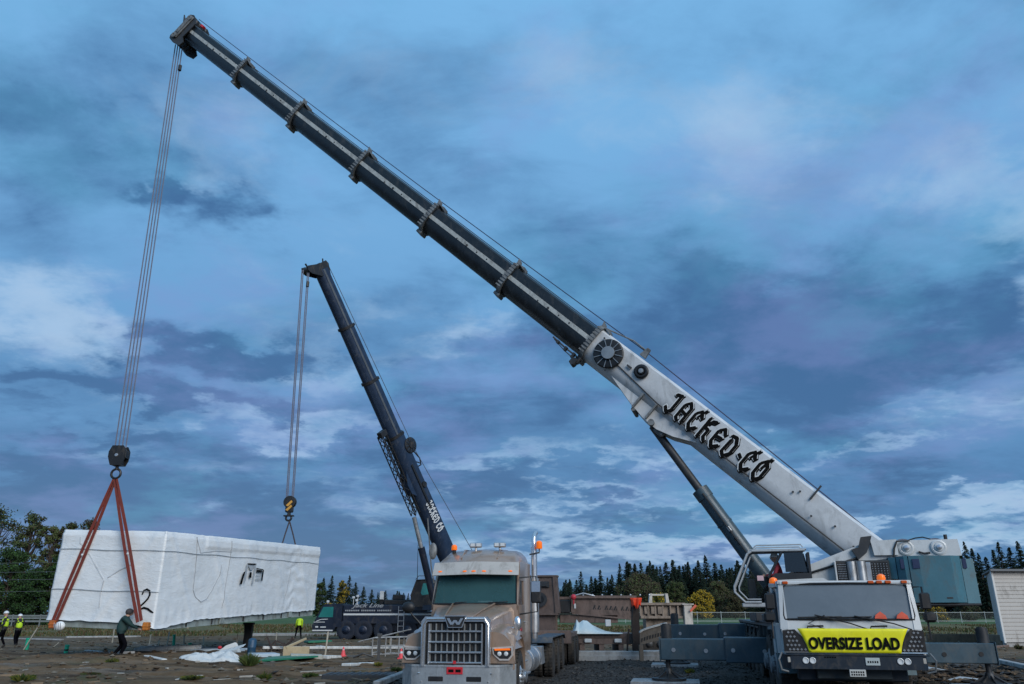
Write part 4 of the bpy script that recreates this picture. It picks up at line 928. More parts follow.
for p_, lab, sz in ((jf, 'square steel outrigger mat under the left front jack of the white crane', 1.0), (jr, 'outrigger mat under the right front jack of the white crane', .8), (jb, 'outrigger mat under the rear jack of the white crane', .9)):
    z_ = p_.z; e = MB(Matrix.Translation((p_.x, p_.y, 0)) @ Matrix.Rotation(CY, 4, 'Z')); e.box(-sz, sz * .8, -.6, .6, -.05, .115, .01)
    for k in (-1, 1): e.tube([(k * sz * .5 - .08, -.6, .06), (k * sz * .5 - .06, -.68, .06), (k * sz * .5 + .06, -.68, .06), (k * sz * .5 + .08, -.6, .06)], .015, 5)
    o = e.build('outrigger_mat', mat('pale_worn_mat', (.3, .32, .33), .6, 0, .35, 3, dirt=.5)); tag(o, lab, 'mat', 'crane outrigger mats')
# banner
bn_ = MB(); Pz = [(-1.1, 1.52), (1.06, 1.52), (.98, 1.42), (.86, 1.28), (.78, 1.04), (-.8, 1.04), (-.86, 1.25), (-.97, 1.4)]
rows = 9; cols = 26; pts = []; 
for i in range(rows + 1):
    z = 1.52 - .48 * i / rows
    # half width at this height
    t_ = (1.52 - z) / .48; hw = 1.1 - .19 * (1 - (1 - t_) ** 1.5)
    for j in range(cols + 1):
        x = -hw + 2 * hw * j / cols + .0; y = -.055 - .02 * math.exp(-((z - 1.43) / .02) ** 2) - .008 * noise.noise(V((x * 4, z * 7, 1))) - (.012 if z < 1.43 else .02)
        pts.append((x, y, z))
fs = [(i * (cols + 1) + j, i * (cols + 1) + j + 1, (i + 1) * (cols + 1) + j + 1, (i + 1) * (cols + 1) + j) for i in range(rows) for j in range(cols)]
bn_._add(pts, fs); banner = bn_.build('oversize_load_banner', M_yel, None, solid=False); md = banner.modifiers.new('s', 'SOLIDIFY'); md.thickness = .004
banner.matrix_world = Mc; banner.location = C0; banner.rotation_euler = (0, 0, CY)
tag(banner, 'yellow vinyl banner lettered OVERSIZE LOAD in black across the front of the white crane', 'banner')
tm = text_mesh('OVERSIZE LOAD', .31, .013, .004, w=.76, space=1.04)
g = MB(frame((0, -.094, 1.215), (1, 0, 0), (0, 0, 1), (0, -1, 0))); g.mesh_in(tm); g.build('lettering', M_txt, banner, solid=False, smooth=0)
for dx in (-.92, .95):
    pass
# dashboard flags (orange triangles behind the windscreen edge)
for x, lab in ((.63, 'folded orange warning triangle at the windscreen, left one of two'), (1.06, 'folded orange warning triangle at the windscreen, nearest the right pillar')):
    g = MB(Mc); g.loft([[(x - .12, .045, 1.72), (x + .12, .045, 1.71), (x + .1, .03, 1.78), (x, .03, 1.86), (x - .1, .03, 1.79)], [(x - .12, .025, 1.72), (x + .12, .025, 1.71), (x + .1, .012, 1.78), (x, .012, 1.86), (x - .1, .012, 1.79)]])
    o = g.build('warning_triangle', mat('faded_orange_cloth', (.8, .14, .08), .7, 0, .2, 8)); tag(o, lab, 'flag')

# superstructure ------------------------------------------------------------
PV = at(866, 562, 24.6); TP = at(184, 42, 33)
hd = (TP - PV); hd.z = 0; hd.normalize(); nn = V((-hd.y, hd.x, 0));
if nn.y > 0: nn = -nn                       # towards the camera
S = Matrix(((hd.x, nn.x, 0, PV.x), (hd.y, nn.y, 0, PV.y), (0, 0, 1, 0), (0, 0, 0, 1)))
def sb(): return MB(S)
# turntable + frame
g = sb(); g.cyl((2.1, 0, 1.6), (2.1, 0, 2.0), 1.0, n=32); g.box(-2.3, 3.3, -1.1, 1.05, 2.0, 2.3, .03); tt = g.build('turntable', M_stl, crane, world=True)
g = sb()
# side plates: rising arm then flat box
for n0, n1 in ((1.0, 1.1), (-1.1, -1.0)):
    g.prism([(3.1, 2.3), (2.9, 2.75), (.15, 3.78), (-.6, 3.84), (-2.38, 3.84), (-2.42, 3.38), (-1.0, 3.36), (-.2, 3.3), (.6, 3.05), (1.5, 2.3)], n0, n1, 'xz')
g.prism([(-.1, 3.42), (-.05, 3.83), (-.7, 3.86), (-.75, 3.86), (-.75, 3.42)], 1.1, 1.22, 'xz')
g.box(-2.4, -2.34, -1.0, 1.0, 3.38, 3.82); g.box(-2.34, -.8, -1.0, 1.0, 3.36, 3.42)
fr = g.build('superstructure_frame', M_wht, crane, world=True)
g = sb(); g.tube([(2.7, 1.12, 2.5), (2.4, 1.14, 2.75), (.9, 1.14, 3.2), (.4, 1.14, 3.35), (.25, 1.14, 3.15)], .035, 6); g.tube([(-.6, 1.24, 3.3), (-.65, 1.26, 3.6), (-.75, 1.26, 3.8), (-1.1, 1.2, 3.82)], .025, 6); build_each(g, 'hydraulic_hose', M_blk, fr, world=True)
g = sb(); g.prism([(.35, 3.3), (.5, 3.6), (.3, 3.66), (.2, 3.95), (-.1, 3.98), (-.0, 3.7), (.1, 3.5)], 1.12, 1.22, 'xz'); g.build('boom_lock', M_stl, fr, world=True)
# winch drums on the box
for s_ in (-.99, -1.85):
    g = sb(); g.lathe((s_, 1.1, 3.62), (0, 1, 0), [(.2, 0), (.21, .05), (.17, .07), (.13, .06), (.11, .1), (.03, .11)], 24); wd_ = g.build('winch_motor', M_wht, fr, world=True)
    g = sb(); g.lathe((s_, 1.1, 3.62), (0, 1, 0), [(.075, .11), (.07, .16), (.01, .17)], 16); g.build('winch_cap', M_chr, wd_, world=True)
    g = sb(); g.lathe((s_, -.8, 3.55), (0, 1, 0), [(.36, 0), (.36, .05), (.3, .06), (.3, 1.5), (.36, 1.52), (.36, 1.58)], 24); g.build('winch_drum', M_ropeL, fr, world=True)
g = sb(); g.tube([(-1.3, 1.14, 3.5), (-1.45, 1.16, 3.45), (-1.6, 1.16, 3.47)], .03, 6); g.cyl((-2.1, 1.0, 3.85), (-2.1, 1.0, 3.98), .05, n=10); g.tube([(-1.1, 1.0, 3.84), (-1.3, 1.0, 3.9), (-1.5, 1.0, 3.92), (-1.7, 1.0, 3.86)], .02, 5); build_each(g, 'winch_fitting', M_blk, fr, world=True)
# engine coolers
g = sb(); g.box(-.45, 1.0, .7, 1.3, 2.5, 3.28, .02); g.build('engine_box', M_stl, crane, world=True)
for a, b in ((.72, .97), (-.4, .04)):
    g = sb(); g.box(a, b, 1.3, 1.34, 2.6, 3.22, .01, 0)
    eb = g.build('cooler_grille', M_mesh, crane, world=True); g = sb()
    for i in range(6):
        for j in range(9):
            x = a + .03 + i * (b - a - .05) / 5; z = 2.65 + j * .065
            g.prism([(x - .018, z), (x, z + .018), (x + .018, z), (x, z - .018)], 1.342, 1.348, 'xz')
    g.build('diamond_slots', mat('grille_highlight', (.3, .31, .32), .35, .6, .2, 5), eb, world=True)
g = sb(); g.cyl((.58, 1.3, 2.55), (.58, 1.3, 3.25), .13, n=18); g.cyl((.33, 1.32, 2.55), (.33, 1.32, 3.25), .13, n=18); g.box(.06, .2, 1.2, 1.38, 2.55, 3.22, .02); build_each(g, 'silencer', M_alu, crane, world=True)
g = sb(); g.box(1.0, 1.05, 1.1, 1.38, 2.5, 3.26, .01); g.build('engine_panel', M_wht, crane, world=True)
# low walkway + railing
g = sb(); g.box(.8, 3.2, .95, 1.4, 2.0, 2.06, .01); g.build('walkway', M_stl, crane, world=True)
# teal counterweight
g = sb()
g.prism([(-.45, 1.2), (-.62, 1.3), (-.62, 1.1), (-.45, .9)], 2.75, 3.35, 'xy')
g.prism([(-.64, .9), (-.64, 1.3), (-.82, 1.48), (-.92, 1.5), (-.92, .9)], 2.14, 3.37, 'xy'); g.prism([(-.935, .9), (-.935, 1.52), (-1.2, 1.56), (-1.6, 1.56), (-1.6, .9)], 2.1, 3.37, 'xy')
g.prism([(-1.6, .9), (-1.6, 1.56), (-2.02, 1.56), (-2.3, 1.3), (-2.3, .9)], 2.1, 3.36, 'xy'); g.prism([(-2.32, 1.26), (-2.32, -1.3), (-2.68, -1.2), (-2.68, 1.1)], 2.08, 3.28, 'xy')
g.prism([(-.64, -1.6), (-.64, -.9), (-2.3, -.9), (-2.3, -1.35), (-2.0, -1.6)], 2.1, 3.36, 'xy'); g.box(-2.3, -.64, -.9, .9, 2.1, 3.3)
cw = g.build('counterweight', M_teal, crane, world=True, smooth=0)
for a, b, n0 in ((-.72, -.86, 1.46), (-1.02, -1.2, 1.56), (-2.36, -2.46, 1.25)):
    g = sb(); g.box(a, b, n0 - .1, n0 + .012, 3.02, 3.28, 0); g.build('lifting_recess', mat('deep_blue_recess', (.01, .025, .08), .5, 0, .2, 4), cw, world=True)
g = sb(); g.box(-.7, -2.6, -1.5, 1.5, 2.02, 2.08, .01); g.build('counterweight_base', M_stl, cw, world=True)
for k, (a, b) in enumerate(((-2.6, 2.2), )):
    g = sb(); g.box(-1.75, -1.9, 1.56, 1.566, 2.2, 2.24); g.build('maker_mark', M_blk, cw, world=True)
g = sb()
for z in (2.3, 2.6, 2.9, 3.2): g.tube([(-2.68, .3, z), (-2.76, .3, z), (-2.76, .8, z), (-2.68, .8, z)], .018, 5)
build_each(g, 'rung', M_teal, cw, world=True)
# operator's cabin --------------------------------------------------------
cb = sb(); n0, n1 = 1.05, 1.95
out = [(1.75, 2.95), (1.86, 3.58), (3.35, 3.62), (3.5, 3.52), (3.98, 2.55), (3.98, 2.35), (3.7, 2.05), (3.2, 1.98)]
M_cabf = mat('cabin_frame_white', (.38, .4, .41), .4, 0, .15, 3, dirt=.25)
for n_ in (n0, n1):
    cb.tube([(a, n_, b) for a, b in [(3.2, 2.12), (3.66, 2.12), (3.93, 2.4), (3.93, 2.56), (3.48, 3.48), (3.34, 3.56)]], .034, 6)
    cb.tube([(a, n_, b) for a, b in [(3.2, 2.2), (3.58, 2.2), (3.8, 2.44), (3.8, 2.56), (3.4, 3.4)]], .02, 6)
    cb.box(1.85, 3.36, n_ - .04, n_ + .04, 3.53, 3.58, .02)
for p_ in ((3.93, 2.48), (3.42, 3.54), (3.66, 2.12)): cb.cyl((p_[0], n0, p_[1]), (p_[0], n1, p_[1]), .04, n=8)
cab2 = cb.build('operator_cabin', M_cabf, crane, world=True)
g = sb(); g.box(1.8, 3.4, n0, n1, 3.57, 3.61, .02); g.tube([(1.9, n1, 3.64), (1.95, n1, 3.72), (3.2, n1, 3.72), (3.3, n1, 3.64)], .02, 5); g.tube([(1.9, n0, 3.64), (1.95, n0, 3.72), (3.2, n0, 3.72), (3.3, n0, 3.64)], .02, 5)
g.build('roof', M_cabf, cab2, world=True); g = sb(); g.box(3.0, 3.75, n0, n1, 1.98, 2.1, .02); g.box(1.75, 3.02, n0, n1, 1.98, 2.06, .02); g.build('floor', M_cabf, cab2, world=True)
g = sb()
for n_ in (n0, n1):
    g.prism([(1.75, 2.06), (1.75, 2.95), (1.84, 3.52), (1.92, 3.52), (1.88, 2.85), (3.05, 2.85), (2.95, 2.06)] if n_ == n0 else [(1.75, 2.06), (1.75, 2.92), (2.75, 2.92), (2.95, 2.7), (2.95, 2.06)], n_ - .03, n_ + .03, 'xz')
    g.tube([(2.95, n_, 2.8), (2.5, n_, 3.52)], .04, 6)
g.box(1.74, 1.8, n0, n1, 2.06, 3.5); g.box(2.1, 2.6, 1.25, 1.7, 2.1, 2.5, .05); g.box(2.02, 2.16, 1.25, 1.7, 2.4, 3.1, .05); g.box(3.3, 3.55, 1.15, 1.3, 2.1, 2.8, .03)
g.build('door_panel', mat('cabin_dark_interior', (.02, .022, .025), .5, 0, .2, 3), cab2, world=True)
M_clr = glass('cabin_glass', (.2, .25, .26), .03, .25, .9)
g = sb(); g._add([(1.86, n1, 2.95), (2.45, n1, 2.95), (2.45, n1, 3.5), (1.92, n1, 3.5)], [(0, 1, 2, 3)]); g.build('side_window', M_glD, cab2, world=True, solid=False)
g = sb(); g._add([(3.93, n0, 2.56), (3.93, n1, 2.56), (3.42, n1, 3.52), (3.42, n0, 3.52)], [(0, 1, 2, 3)]); g._add([(3.0, n1, 2.2), (3.6, n1, 2.2), (3.82, n1, 2.5), (3.4, n1, 3.42), (2.56, n1, 3.5), (3.0, n1, 2.85)], [(0, 1, 2, 3, 4, 5)])
g.build('front_window', M_clr, cab2, world=True, solid=False)
g = sb(); g.box(3.08, 3.26, n1 + .004, n1 + .012, 2.72, 2.86); g.build('sticker', mat('pink_white_sticker', (.6, .4, .42), .6), cab2, world=True)

# boom ----------------------------------------------------------------------
A = PV + V((0, 0, 1)) * .25; u0 = (TP - PV).normalized(); up0 = nn.cross(u0); up0 = up0 if up0.z > 0 else -up0
A = PV + up0 * .1; B = TP + up0 * .55; U = (B - A).normalized(); L = (B - A).length; UP = nn.cross(U); UP = UP if UP.z > 0 else -UP
Bm = frame(A, U, nn, UP)          # x along the boom, y towards the camera, z up
def bbm(): return MB(Bm)
def oval(x, w_, h_, z=0):
    ps = [(-.5, .42), (-.36, .5), (.36, .5), (.5, .42), (.5, .02), (.47, -.2), (.36, -.37), (.18, -.475), (0, -.5), (-.18, -.475), (-.36, -.37), (-.47, -.2), (-.5, .02)]
    return [(x, a * w_, b * h_ + z) for a, b in ps]
def along1(px, py):
    r = ray(px, py); t = (A + nn * .5 - V((0, 0, CH))).dot(nn) / r.dot(nn); p = V((0, 0, CH)) + r * t - A; return p.dot(U)
ends = [along1(590, 342), along1(508, 275), along1(430, 213), along1(360, 160), along1(294, 112), along1(237, 70), along1(184, 33)]
print('ENDS', ends)
g = bbm(); g.loft([oval(-1.1, 1.1, 1.1, .1), oval(-.5, 1.17, 1.28, .06), oval(1, 1.17, 1.32, .02), oval(8.4, 1.17, 1.32, .02), oval(11.5, 1.15, 1.3)])
# bracket bulge where the ram is pinned
g.prism([(6.0, -.42), (6.9, -.82), (7.5, -.98), (8.1, -.96), (8.7, -.85), (9.6, -.6), (10.0, -.48)], -.4, .4, 'xz')
base_b = g.build('base_section', M_gry, crane, world=True, smooth=30)
g = bbm(); g.tube([(-.4, .575, -.3), (4, .575, -.32), (8, .578, -.28), (10.2, .6, -.05)], .022, 5); g.tube([(10.2, .64, -.05), (10.6, .66, .0)], .03, 5); g.build('cable_run', M_blk, base_b, world=True)
g = bbm()
for x in (8.0, 8.6): g.box(x - .03, x + .03, .38, .6, -.92, -.3, 0)
g.box(7.2, 7.6, -.3, .3, -1.08, -.85, .05); g.cyl((7.75, -.6, -.92), (7.75, .6, -.92), .11, n=16); g.cyl((8.55, -.5, -.95), (8.55, .5, -.95), .07, n=12)
g.build('ram_bracket', M_col, base_b, world=True)
g = bbm()
for x, z in ((11.0, .4), (2.0, -.1), (1.3, .1), (.55, -.05), (2.7, .3), (2.85, .15), (4.3, -.62), (10.2, -.5)): g.cyl((x, .62, z), (x, .66, z), .035, n=8)
g.box(2.3, 2.36, .6, .66, .3, .85); g.box(9.1, 9.3, .62, .68, .3, .34); g.box(9.1, 9.14, .62, .68, .3, .5); g.box(9.5, 9.7, .62, .68, .1, .16)
build_each(g, 'fitting', M_stl, base_b, world=True)
# hose reel and small reel
for (x, z, r_) in ((10.5, .04, .55), (9.15, .25, .26)):
    g = bbm(); g.lathe((x, .62, z), (0, 1, 0), [(r_, 0), (r_, .04), (r_ * .96, .06), (r_ * .9, .07), (r_ * .45, .07), (r_ * .45, .15), (r_ * .4, .17), (.02, .17)] if r_ > .4 else [(r_, 0), (r_, .06), (r_ * .8, .1), (r_ * .6, .1), (r_ * .5, .07), (r_ * .45, .12), (.02, .13)], 36); rl = g.build('hose_reel', mat('reel_black', (.015, .017, .02), .45, .3, .3, 3), base_b, world=True)
    g = bbm()
    if r_ > .4:
        for k in range(12):
            a = 2 * PI * k / 12 + .1; g.box(x + r_ * .45, x + r_ * .97, .69, .72, z - .012, z + .012, 0, 0, (-a, 'Y'), (x, .7, z))
        g.lathe((x, .78, z), (0, 1, 0), [(r_ * .44, 0), (r_ * .42, .025), (.02, .03)], 24)
    else: g.lathe((x, .74, z), (0, 1, 0), [(.09, 0), (.08, .04), (.01, .05)], 14)
    g.build('reel_hub', mat('reel_grey_hub', (.25, .28, .3), .4, .4, .2, 4), rl, world=True)
# telescopic sections with their collars
W0 = [1.05, 1.01, .97, .94, .91, .88]; H0 = [1.18, 1.14, 1.1, 1.06, 1.02, .98]
for k in range(6):
    x0, x1 = ends[k], ends[k + 1]
    g = bbm(); g.loft([oval(x0 - .8, W0[k], H0[k]), oval(x1 + (0 if k < 5 else .1), W0[k], H0[k])])
    s_ = g.build('telescopic_section', M_gr2, crane, world=True, smooth=30)
    g = bbm(); g.box(x0 + .02, x1 - .05, W0[k] * .5 - .005, W0[k] * .5 + .012, -.02, .15, .004); g.build('wear_strip', M_str, s_, world=True)
    g = bbm()
    for j in range(4):
        x = x0 + (.25 + .12 * j) * (x1 - x0); g.cyl((x, W0[k] * .5, .07 - .02 * j), (x, W0[k] * .5 + .03, .07 - .02 * j), .03 + .02 * (j == 2), n=8)
    g.tube([(x0, .2, H0[k] * .5 + .06), (x1, .2, H0[k] * .5 + .06)], .018, 5); build_each(g, 'fitting', M_stl, s_, world=True)
    # collar at x0: oval ring with lugs on top
    g = bbm(); w_, h_ = (1.32, 1.48) if k == 0 else (W0[k] + .2, H0[k] + .28)
    o_, i_ = [oval(x0 - .09, w_, h_), oval(x0 + .09, w_, h_)], [oval(x0 + .09, W0[k] + .01, H0[k] + .01), oval(x0 - .09, W0[k] + .01, H0[k] + .01)]
    n_ = len(o_[0]); pts = o_[0] + o_[1] + i_[0] + i_[1]; fs = []
    for r_ in range(4):
        for i in range(n_): j = (i + 1) % n_; fs.append((r_ * n_ + i, r_ * n_ + j, ((r_ + 1) % 4) * n_ + j, ((r_ + 1) % 4) * n_ + i))
    g._add(pts, fs)
    for i in range(9): g.box(x0 - .11, x0 + .11, w_ * .5 - .01, w_ * .5 + .02, -.5 + i * .13 + .02, -.5 + i * .13 + .08)
    g.prism([(x0 - .1, h_ * .5), (x0 - .35, h_ * .5 + .02), (x0 - .4, h_ * .5 - .1)], .1, .5, 'xz'); g.prism([(x0 - .1, h_ * .5 - .02), (x0 + .06, h_ * .5 - .02), (x0 + .12, h_ * .5 + .18), (x0 - .02, h_ * .5 + .12)], .3, .5, 'xz')
    g.box(x0 - .14, x0 + .14, -.25, .25, -h_ * .5 - .07, -h_ * .5 + .06, .02)
    g.build('collar', M_col, s_, world=True, smooth=0)
# attachment bracket hanging at the front lower edge of the base section
g = bbm(); g.tube([(11.2, .3, -.7), (12.0, .3, -.72), (12.7, .3, -.68)], .035, 5); g.tube([(11.2, .3, -.85), (12.0, .3, -.82), (12.6, .3, -.72)], .02, 5)
for x in (11.3, 11.6, 12.0, 12.4): g.box(x - .05, x + .05, .22, .4, -.92 + (x - 11.3) * .12, -.66, .01)
g.box(11.3, 11.55, .15, .45, -1.06, -.8, .03); g.cyl((11.4, .1, -1.04), (11.4, .5, -1.04), .06, n=10); g.build('hose_bracket', M_stl, base_b, world=True)
# lettering
g = bbm()
LM = Bm @ frame((7.72, .605, -.32), (-1, 0, 0), (0, 0, 1), (0, 1, 0))
g = MB(LM @ Matrix.Translation((0, 0, -.016))); blackletter(g, 'JACKED-CO', .76, .5, .47, .05, 0, 0, .02, -.02); g.build('lettering_shadow', M_txt, base_b, world=True, smooth=0)
g = MB(LM @ Matrix.Translation((0, 0, -.008))); blackletter(g, 'JACKED-CO', .76, .5, .47, .035, 0, 0, -.015, .02); g.build('lettering_outline', M_txw, base_b, world=True, smooth=0)
g = MB(LM); blackletter(g, 'JACKED-CO', .76, .5, .47, -.004, 0, 0); g.build('lettering', M_txt, base_b, world=True, smooth=0)
# boom head
xe = ends[-1]
g = bbm()
for n_ in (.5, -.56):
    g.prism([(xe - .25, .5), (xe + .0, .7), (xe + .3, .82), (xe + .55, .72), (xe + .6, .45), (xe + .5, -.5), (xe + .62, -.75), (xe + .5, -.92), (xe + .1, -.98), (xe - .45, -.9), (xe - .5, -.62), (xe - .2, -.45)], n_, n_ + .06, 'xz')
g.box(xe + .1, xe + .3, -.5, .5, -.5, .5); hdp = g.build('boom_head', M_stl, crane, world=True, smooth=0)
g = bbm()
g.box(xe + .1, xe + .5, .565, .62, -.7, .7, .04); g.box(xe + .2, xe + .4, .62, .66, -.45, .45, .03); g.build('head_rail', M_col, hdp, world=True)
for x, z, r_ in ((xe + .3, .55, .24), (xe + .3, -.65, .27)):
    for n_ in (-.35, -.12, .12, .35):
        g = bbm(); g.lathe((x, n_ - .05, z), (0, 1, 0), [(r_, 0), (r_ * .85, .05), (r_, .1)], 22); g.build('sheave', M_stl, hdp, world=True)
    g = bbm(); g.lathe((x, .62, z), (0, 1, 0), [(.16, 0), (.15, .05), (.06, .06), (.05, .03), (.01, .03)], 16); g.build('sheave_cap', M_col, hdp, world=True)
g = bbm(); g.tube([(xe + .4, .3, .0), (xe + .9, .3, .3), (xe + 1.25, .3, .55)], [.12, .08, .03], 6); g.build('anemometer_bracket', M_stl, hdp, world=True)
g = bbm(); g.box(xe - .75, xe - .5, .3, .5, .56, .7, .02); g.build('red_clamp', mat('red_trim', (.5, .02, .03), .5), hdp, world=True)
# hoist rope: winch -> guide sheave -> boom top -> head
g = MB(); w1 = S @ V((-.55, .3, 3.85)); g1 = Bm @ V((9.6, .25, .98)); g2 = Bm @ V((xe + .3, .2, .86))
pts = [w1, g1] ; g.tube(pts, .02, 5); g.tube([g1 + (g2 - g1) * t_ - V((0, 0, .12 * math.sin(PI * t_))) for t_ in (0, .2, .4, .6, .8, 1)], .018, 5)
g.build('hoist_rope', mat('navy_rope', (.03, .035, .08), .6), crane, world=True)
g = bbm(); g.tube([(11.4, .3, .75), (10.2, .3, 1.02), (9.5, .3, 1.0)], .03, 5); g.prism([(9.45, .76), (9.7, .76), (9.62, 1.12), (9.5, 1.12)], .2, .36, 'xz'); g.build('rope_guide', M_col, base_b, world=True)
# luffing ram
r1 = Bm @ V((7.75, 0, -.94)); r2 = S @ V((3.0, 0, 2.55)); 
rp = at(752, 560, 25.56); r2 = r1 + (rp - r1) * 1.18; md_ = r1 + (r2 - r1) * .42
g = MB(); g.cyl(md_, r2, .25, n=24); g.cyl(md_ - (md_ - r1).normalized() * -.0, md_ + (r2 - r1).normalized() * .35, .28, n=24); g.cyl(md_ + (r2 - r1).normalized() * 1.3, md_ + (r2 - r1).normalized() * 1.36, .27, n=24); lr = g.build('luffing_cylinder', M_nav, crane, world=True)
g = MB(); g.cyl(r1, md_, .14, n=20); g.build('piston_rod', M_stl, lr, world=True)
g = MB(); nd_ = (r2 - r1).normalized(); q_ = nd_.cross(nn).normalized()
g.tube([md_ + nd_ * .2 + nn * .3, md_ + nd_ * 2.8 + nn * .3], .03, 5)
for t_ in (1.6, 1.9, 2.05): g.cyl(md_ + nd_ * t_ + nn * .25, md_ + nd_ * (t_ + .1) + nn * .25, .06, n=8)
g.build('valve_pipe', M_stl, lr, world=True)
g = MB(); g.cyl(md_ + nd_ * 1.5 + nn * .27, md_ + nd_ * 1.66 + nn * .27, .05, n=8); g.build('tag_plate', M_len, lr, world=True)

# hook block with reeved ropes
def reeve(head, blk, n, sp_h, sp_b, dirv, parent, r=.028, m_=None):
    g = MB()
    for k in range(n):
        f = k / (n - 1) - .5
        if r > .03: f = (-.5, -.3, .3, .5)[k]
        g.tube([head + dirv * f * sp_h, blk + dirv * f * sp_b], r, 5)
    return g.build('hoist_falls', m_ or M_ropeL, parent, world=True)
hk = at(119, 456, 32.75); hx = V((1, 0, 0))
top_ = Bm @ V((xe + .35, 0, -.85))
reeve(top_, hk + V((0, 0, .35)), 4, .34, .42, (hx * .9 + V((0, .3, 0))).normalized(), crane)
wgt = MB(); pt = top_ + (hk - top_) * .06 + V((.22, 0, 0)); wgt.cyl(pt, pt - V((0, 0, .3)), .09, n=10); wgt.build('anti_two_block_weight', M_blk, crane, world=True)
hb = thing('hook_block', 'heavy black hook block hanging over the left end of the module', 'hook block', hk, 0)
g = MB()
g.prism([(-.34, .2), (-.24, .42), (.24, .42), (.36, .2), (.34, -.2), (.24, -.42), (-.22, -.42), (-.33, -.15)], -.22, -.17, 'xz'); g.prism([(-.34, .2), (-.24, .42), (.24, .42), (.36, .2), (.34, -.2), (.24, -.42), (-.22, -.42), (-.33, -.15)], .17, .22, 'xz'); g.box(-.22, .22, -.17, .17, -.42, -.2, .02); g.box(-.38, -.3, -.2, .2, -.1, .2, .02); g.box(.3, .38, -.2, .2, -.1, .2, .02)
g.build('cheek_plates', M_blk, hb)
for k in (-.09, .09):
    g = MB(); g.lathe((0, k - .04, .1), (0, 1, 0), [(.3, 0), (.26, .04), (.3, .08)], 20); g.build('sheave', M_stl, hb)
g = MB(); g.lathe((0, -.24, .0), (0, -1, 0), [(.08, 0), (.06, .03), (.01, .03)], 12); g.build('pin_cap', M_alu, hb)
g = MB(); g.cyl((0, 0, -.42), (0, 0, -.6), .07, n=12); g.tube([(0 + .2 * math.sin(a), 0, -.76 - .2 * -math.cos(a)) for a in [PI * 2 * k / 14 for k in range(15)]], .05, 8); g.build('hook', M_blk, hb)
# ------------------------------------------------------------------ dark second crane
K0 = V((-14.3, 60, -.05))
cr2 = thing('mobile_crane', 'dark navy mobile crane in the background with steep black boom and lattice jib', 'crane', K0, 0)
MK = Matrix.Translation(K0)
g = MB(); side = [(0.05, .55), (0, 1.0), (.25, 1.5), (.62, 2.3), (.85, 2.45), (2.1, 2.48), (2.1, .9), (1.7, .9), (1.5, .55)]
g.prism(side, -1.35, 1.35, 'xz'); cb_ = g.build('carrier_cab', M_navb, cr2, smooth=0)
g = MB(); g.prism([(.4, 1.55), (.72, 2.25), (1.45, 2.25), (1.45, 1.55)], -1.365, -1.35, 'xz'); g.build('side_window', glass('teal_bright_glass', (.02, .16, .15), .06), cb_)
g = MB(); g.loft([[(.22, -1.2, 1.5), (.22, 1.2, 1.5)], [(.58, -1.2, 2.28), (.58, 1.2, 2.28)]], cap=False, closed=False); g.build('windshield', M_glD, cb_, solid=False)
g = MB(); g.box(.1, .9, -1.362, -1.352, 1.2, 1.24); g.box(.25, .45, -1.362, -1.352, .85, .95); g.box(.6, 1.0, -1.362, -1.352, .85, .92); g.tube([(.3, -1.36, 1.28), (.6, -1.36, 1.4), (1.1, -1.36, 1.42)], .03, 4); g.box(.05, 1.5, -1.37, -1.3, .62, .7); g.build('cab_decals', M_txw, cb_)
g = MB(); g.box(2.12, 12.5, -1.3, 1.3, 1.1, 1.95, .03); g.box(2.12, 8.2, -1.3, 1.3, 1.95, 2.4, .04); g.box(2.1, 12.6, -.9, .9, .6, 1.1); g.build('chassis', M_navb, cr2)
g = MB(); g.box(2.2, 12.5, -1.325, -1.305, 1.68, 1.8); g.build('white_stripe', M_txw, cr2)
g = MB()
for a, b in ((2.3, 3.3), (3.45, 4.4), (4.6, 5.6)):
    x = a
    while x < b: g.box(x, x + .09, -1.31, -1.302, 1.95, 2.05); x += .13
tm2 = text_mesh('Jack Line', .4, .006, .004, shear=.45, w=1.5)
g.mesh_in(tm2, frame((3.9, -1.31, 2.34), (1, 0, 0), (0, 0, 1), (0, -1, 0))); g.build('lettering', mat('lettering_grey', (.3, .32, .34), .6, 0, .2, 5), cr2, solid=False, smooth=0)
for x in (2.44, 3.65, 5.1, 6.85, 8.6, 10.3):
    for s in (-1, 1): wheel(cr2, x, s * 1.1, .68, .46, s, tyre=mat('dark_navy_tyre', (.008, .014, .028), .8, 0, .3, 4, dirt=.15), rim=mat('navy_rim', (.01, .02, .045), .4, .2, .3, 3), axis='y', hub=.15)
g = MB(); g.tube([(6.15, -1.4, .5), (6.15, -1.4, 2.3)], .03, 4); g.tube([(6.55, -1.4, .5), (6.55, -1.4, 2.3)], .03, 4)
for z in (.6, .95, 1.3, 1.65, 2.0): g.tube([(6.15, -1.4, z), (6.55, -1.4, z)], .025, 4)
g.build('ladder', M_alu, cr2)
g = MB(); g.box(5.0, 7.5, -1.0, .9, 2.4, 2.75, .05); g.box(4.6, 4.95, -.6, -.2, 2.4, 3.3, .03); g.box(5.6, 6.4, -.9, .2, 2.75, 3.1, .05); g.tube([(4.2, -1, 2.4), (4.3, -1, 2.75), (4.9, -1, 2.75)], .03, 4); g.build('deck_equipment', M_blk, cr2)
for x, z in ((2.75, 2.9), (3.0, 2.7), (3.05, 3.0), (.9, 2.62)):
    g = MB(); g.box(x - .09, x + .09, -.9, -.75, z - .08, z + .08, .02); g.cyl((x, -.8, 2.4), (x, -.8, z), .025, n=6); g.build('work_lamp', M_len, cr2)
g = MB(); g.box(4.62, 4.92, -.7, -.62, 2.75, 3.35, .02); g.build('white_panel', M_txw, cr2)
PV2 = at(465, 598, 58); TP2 = at(320, 270, 46)
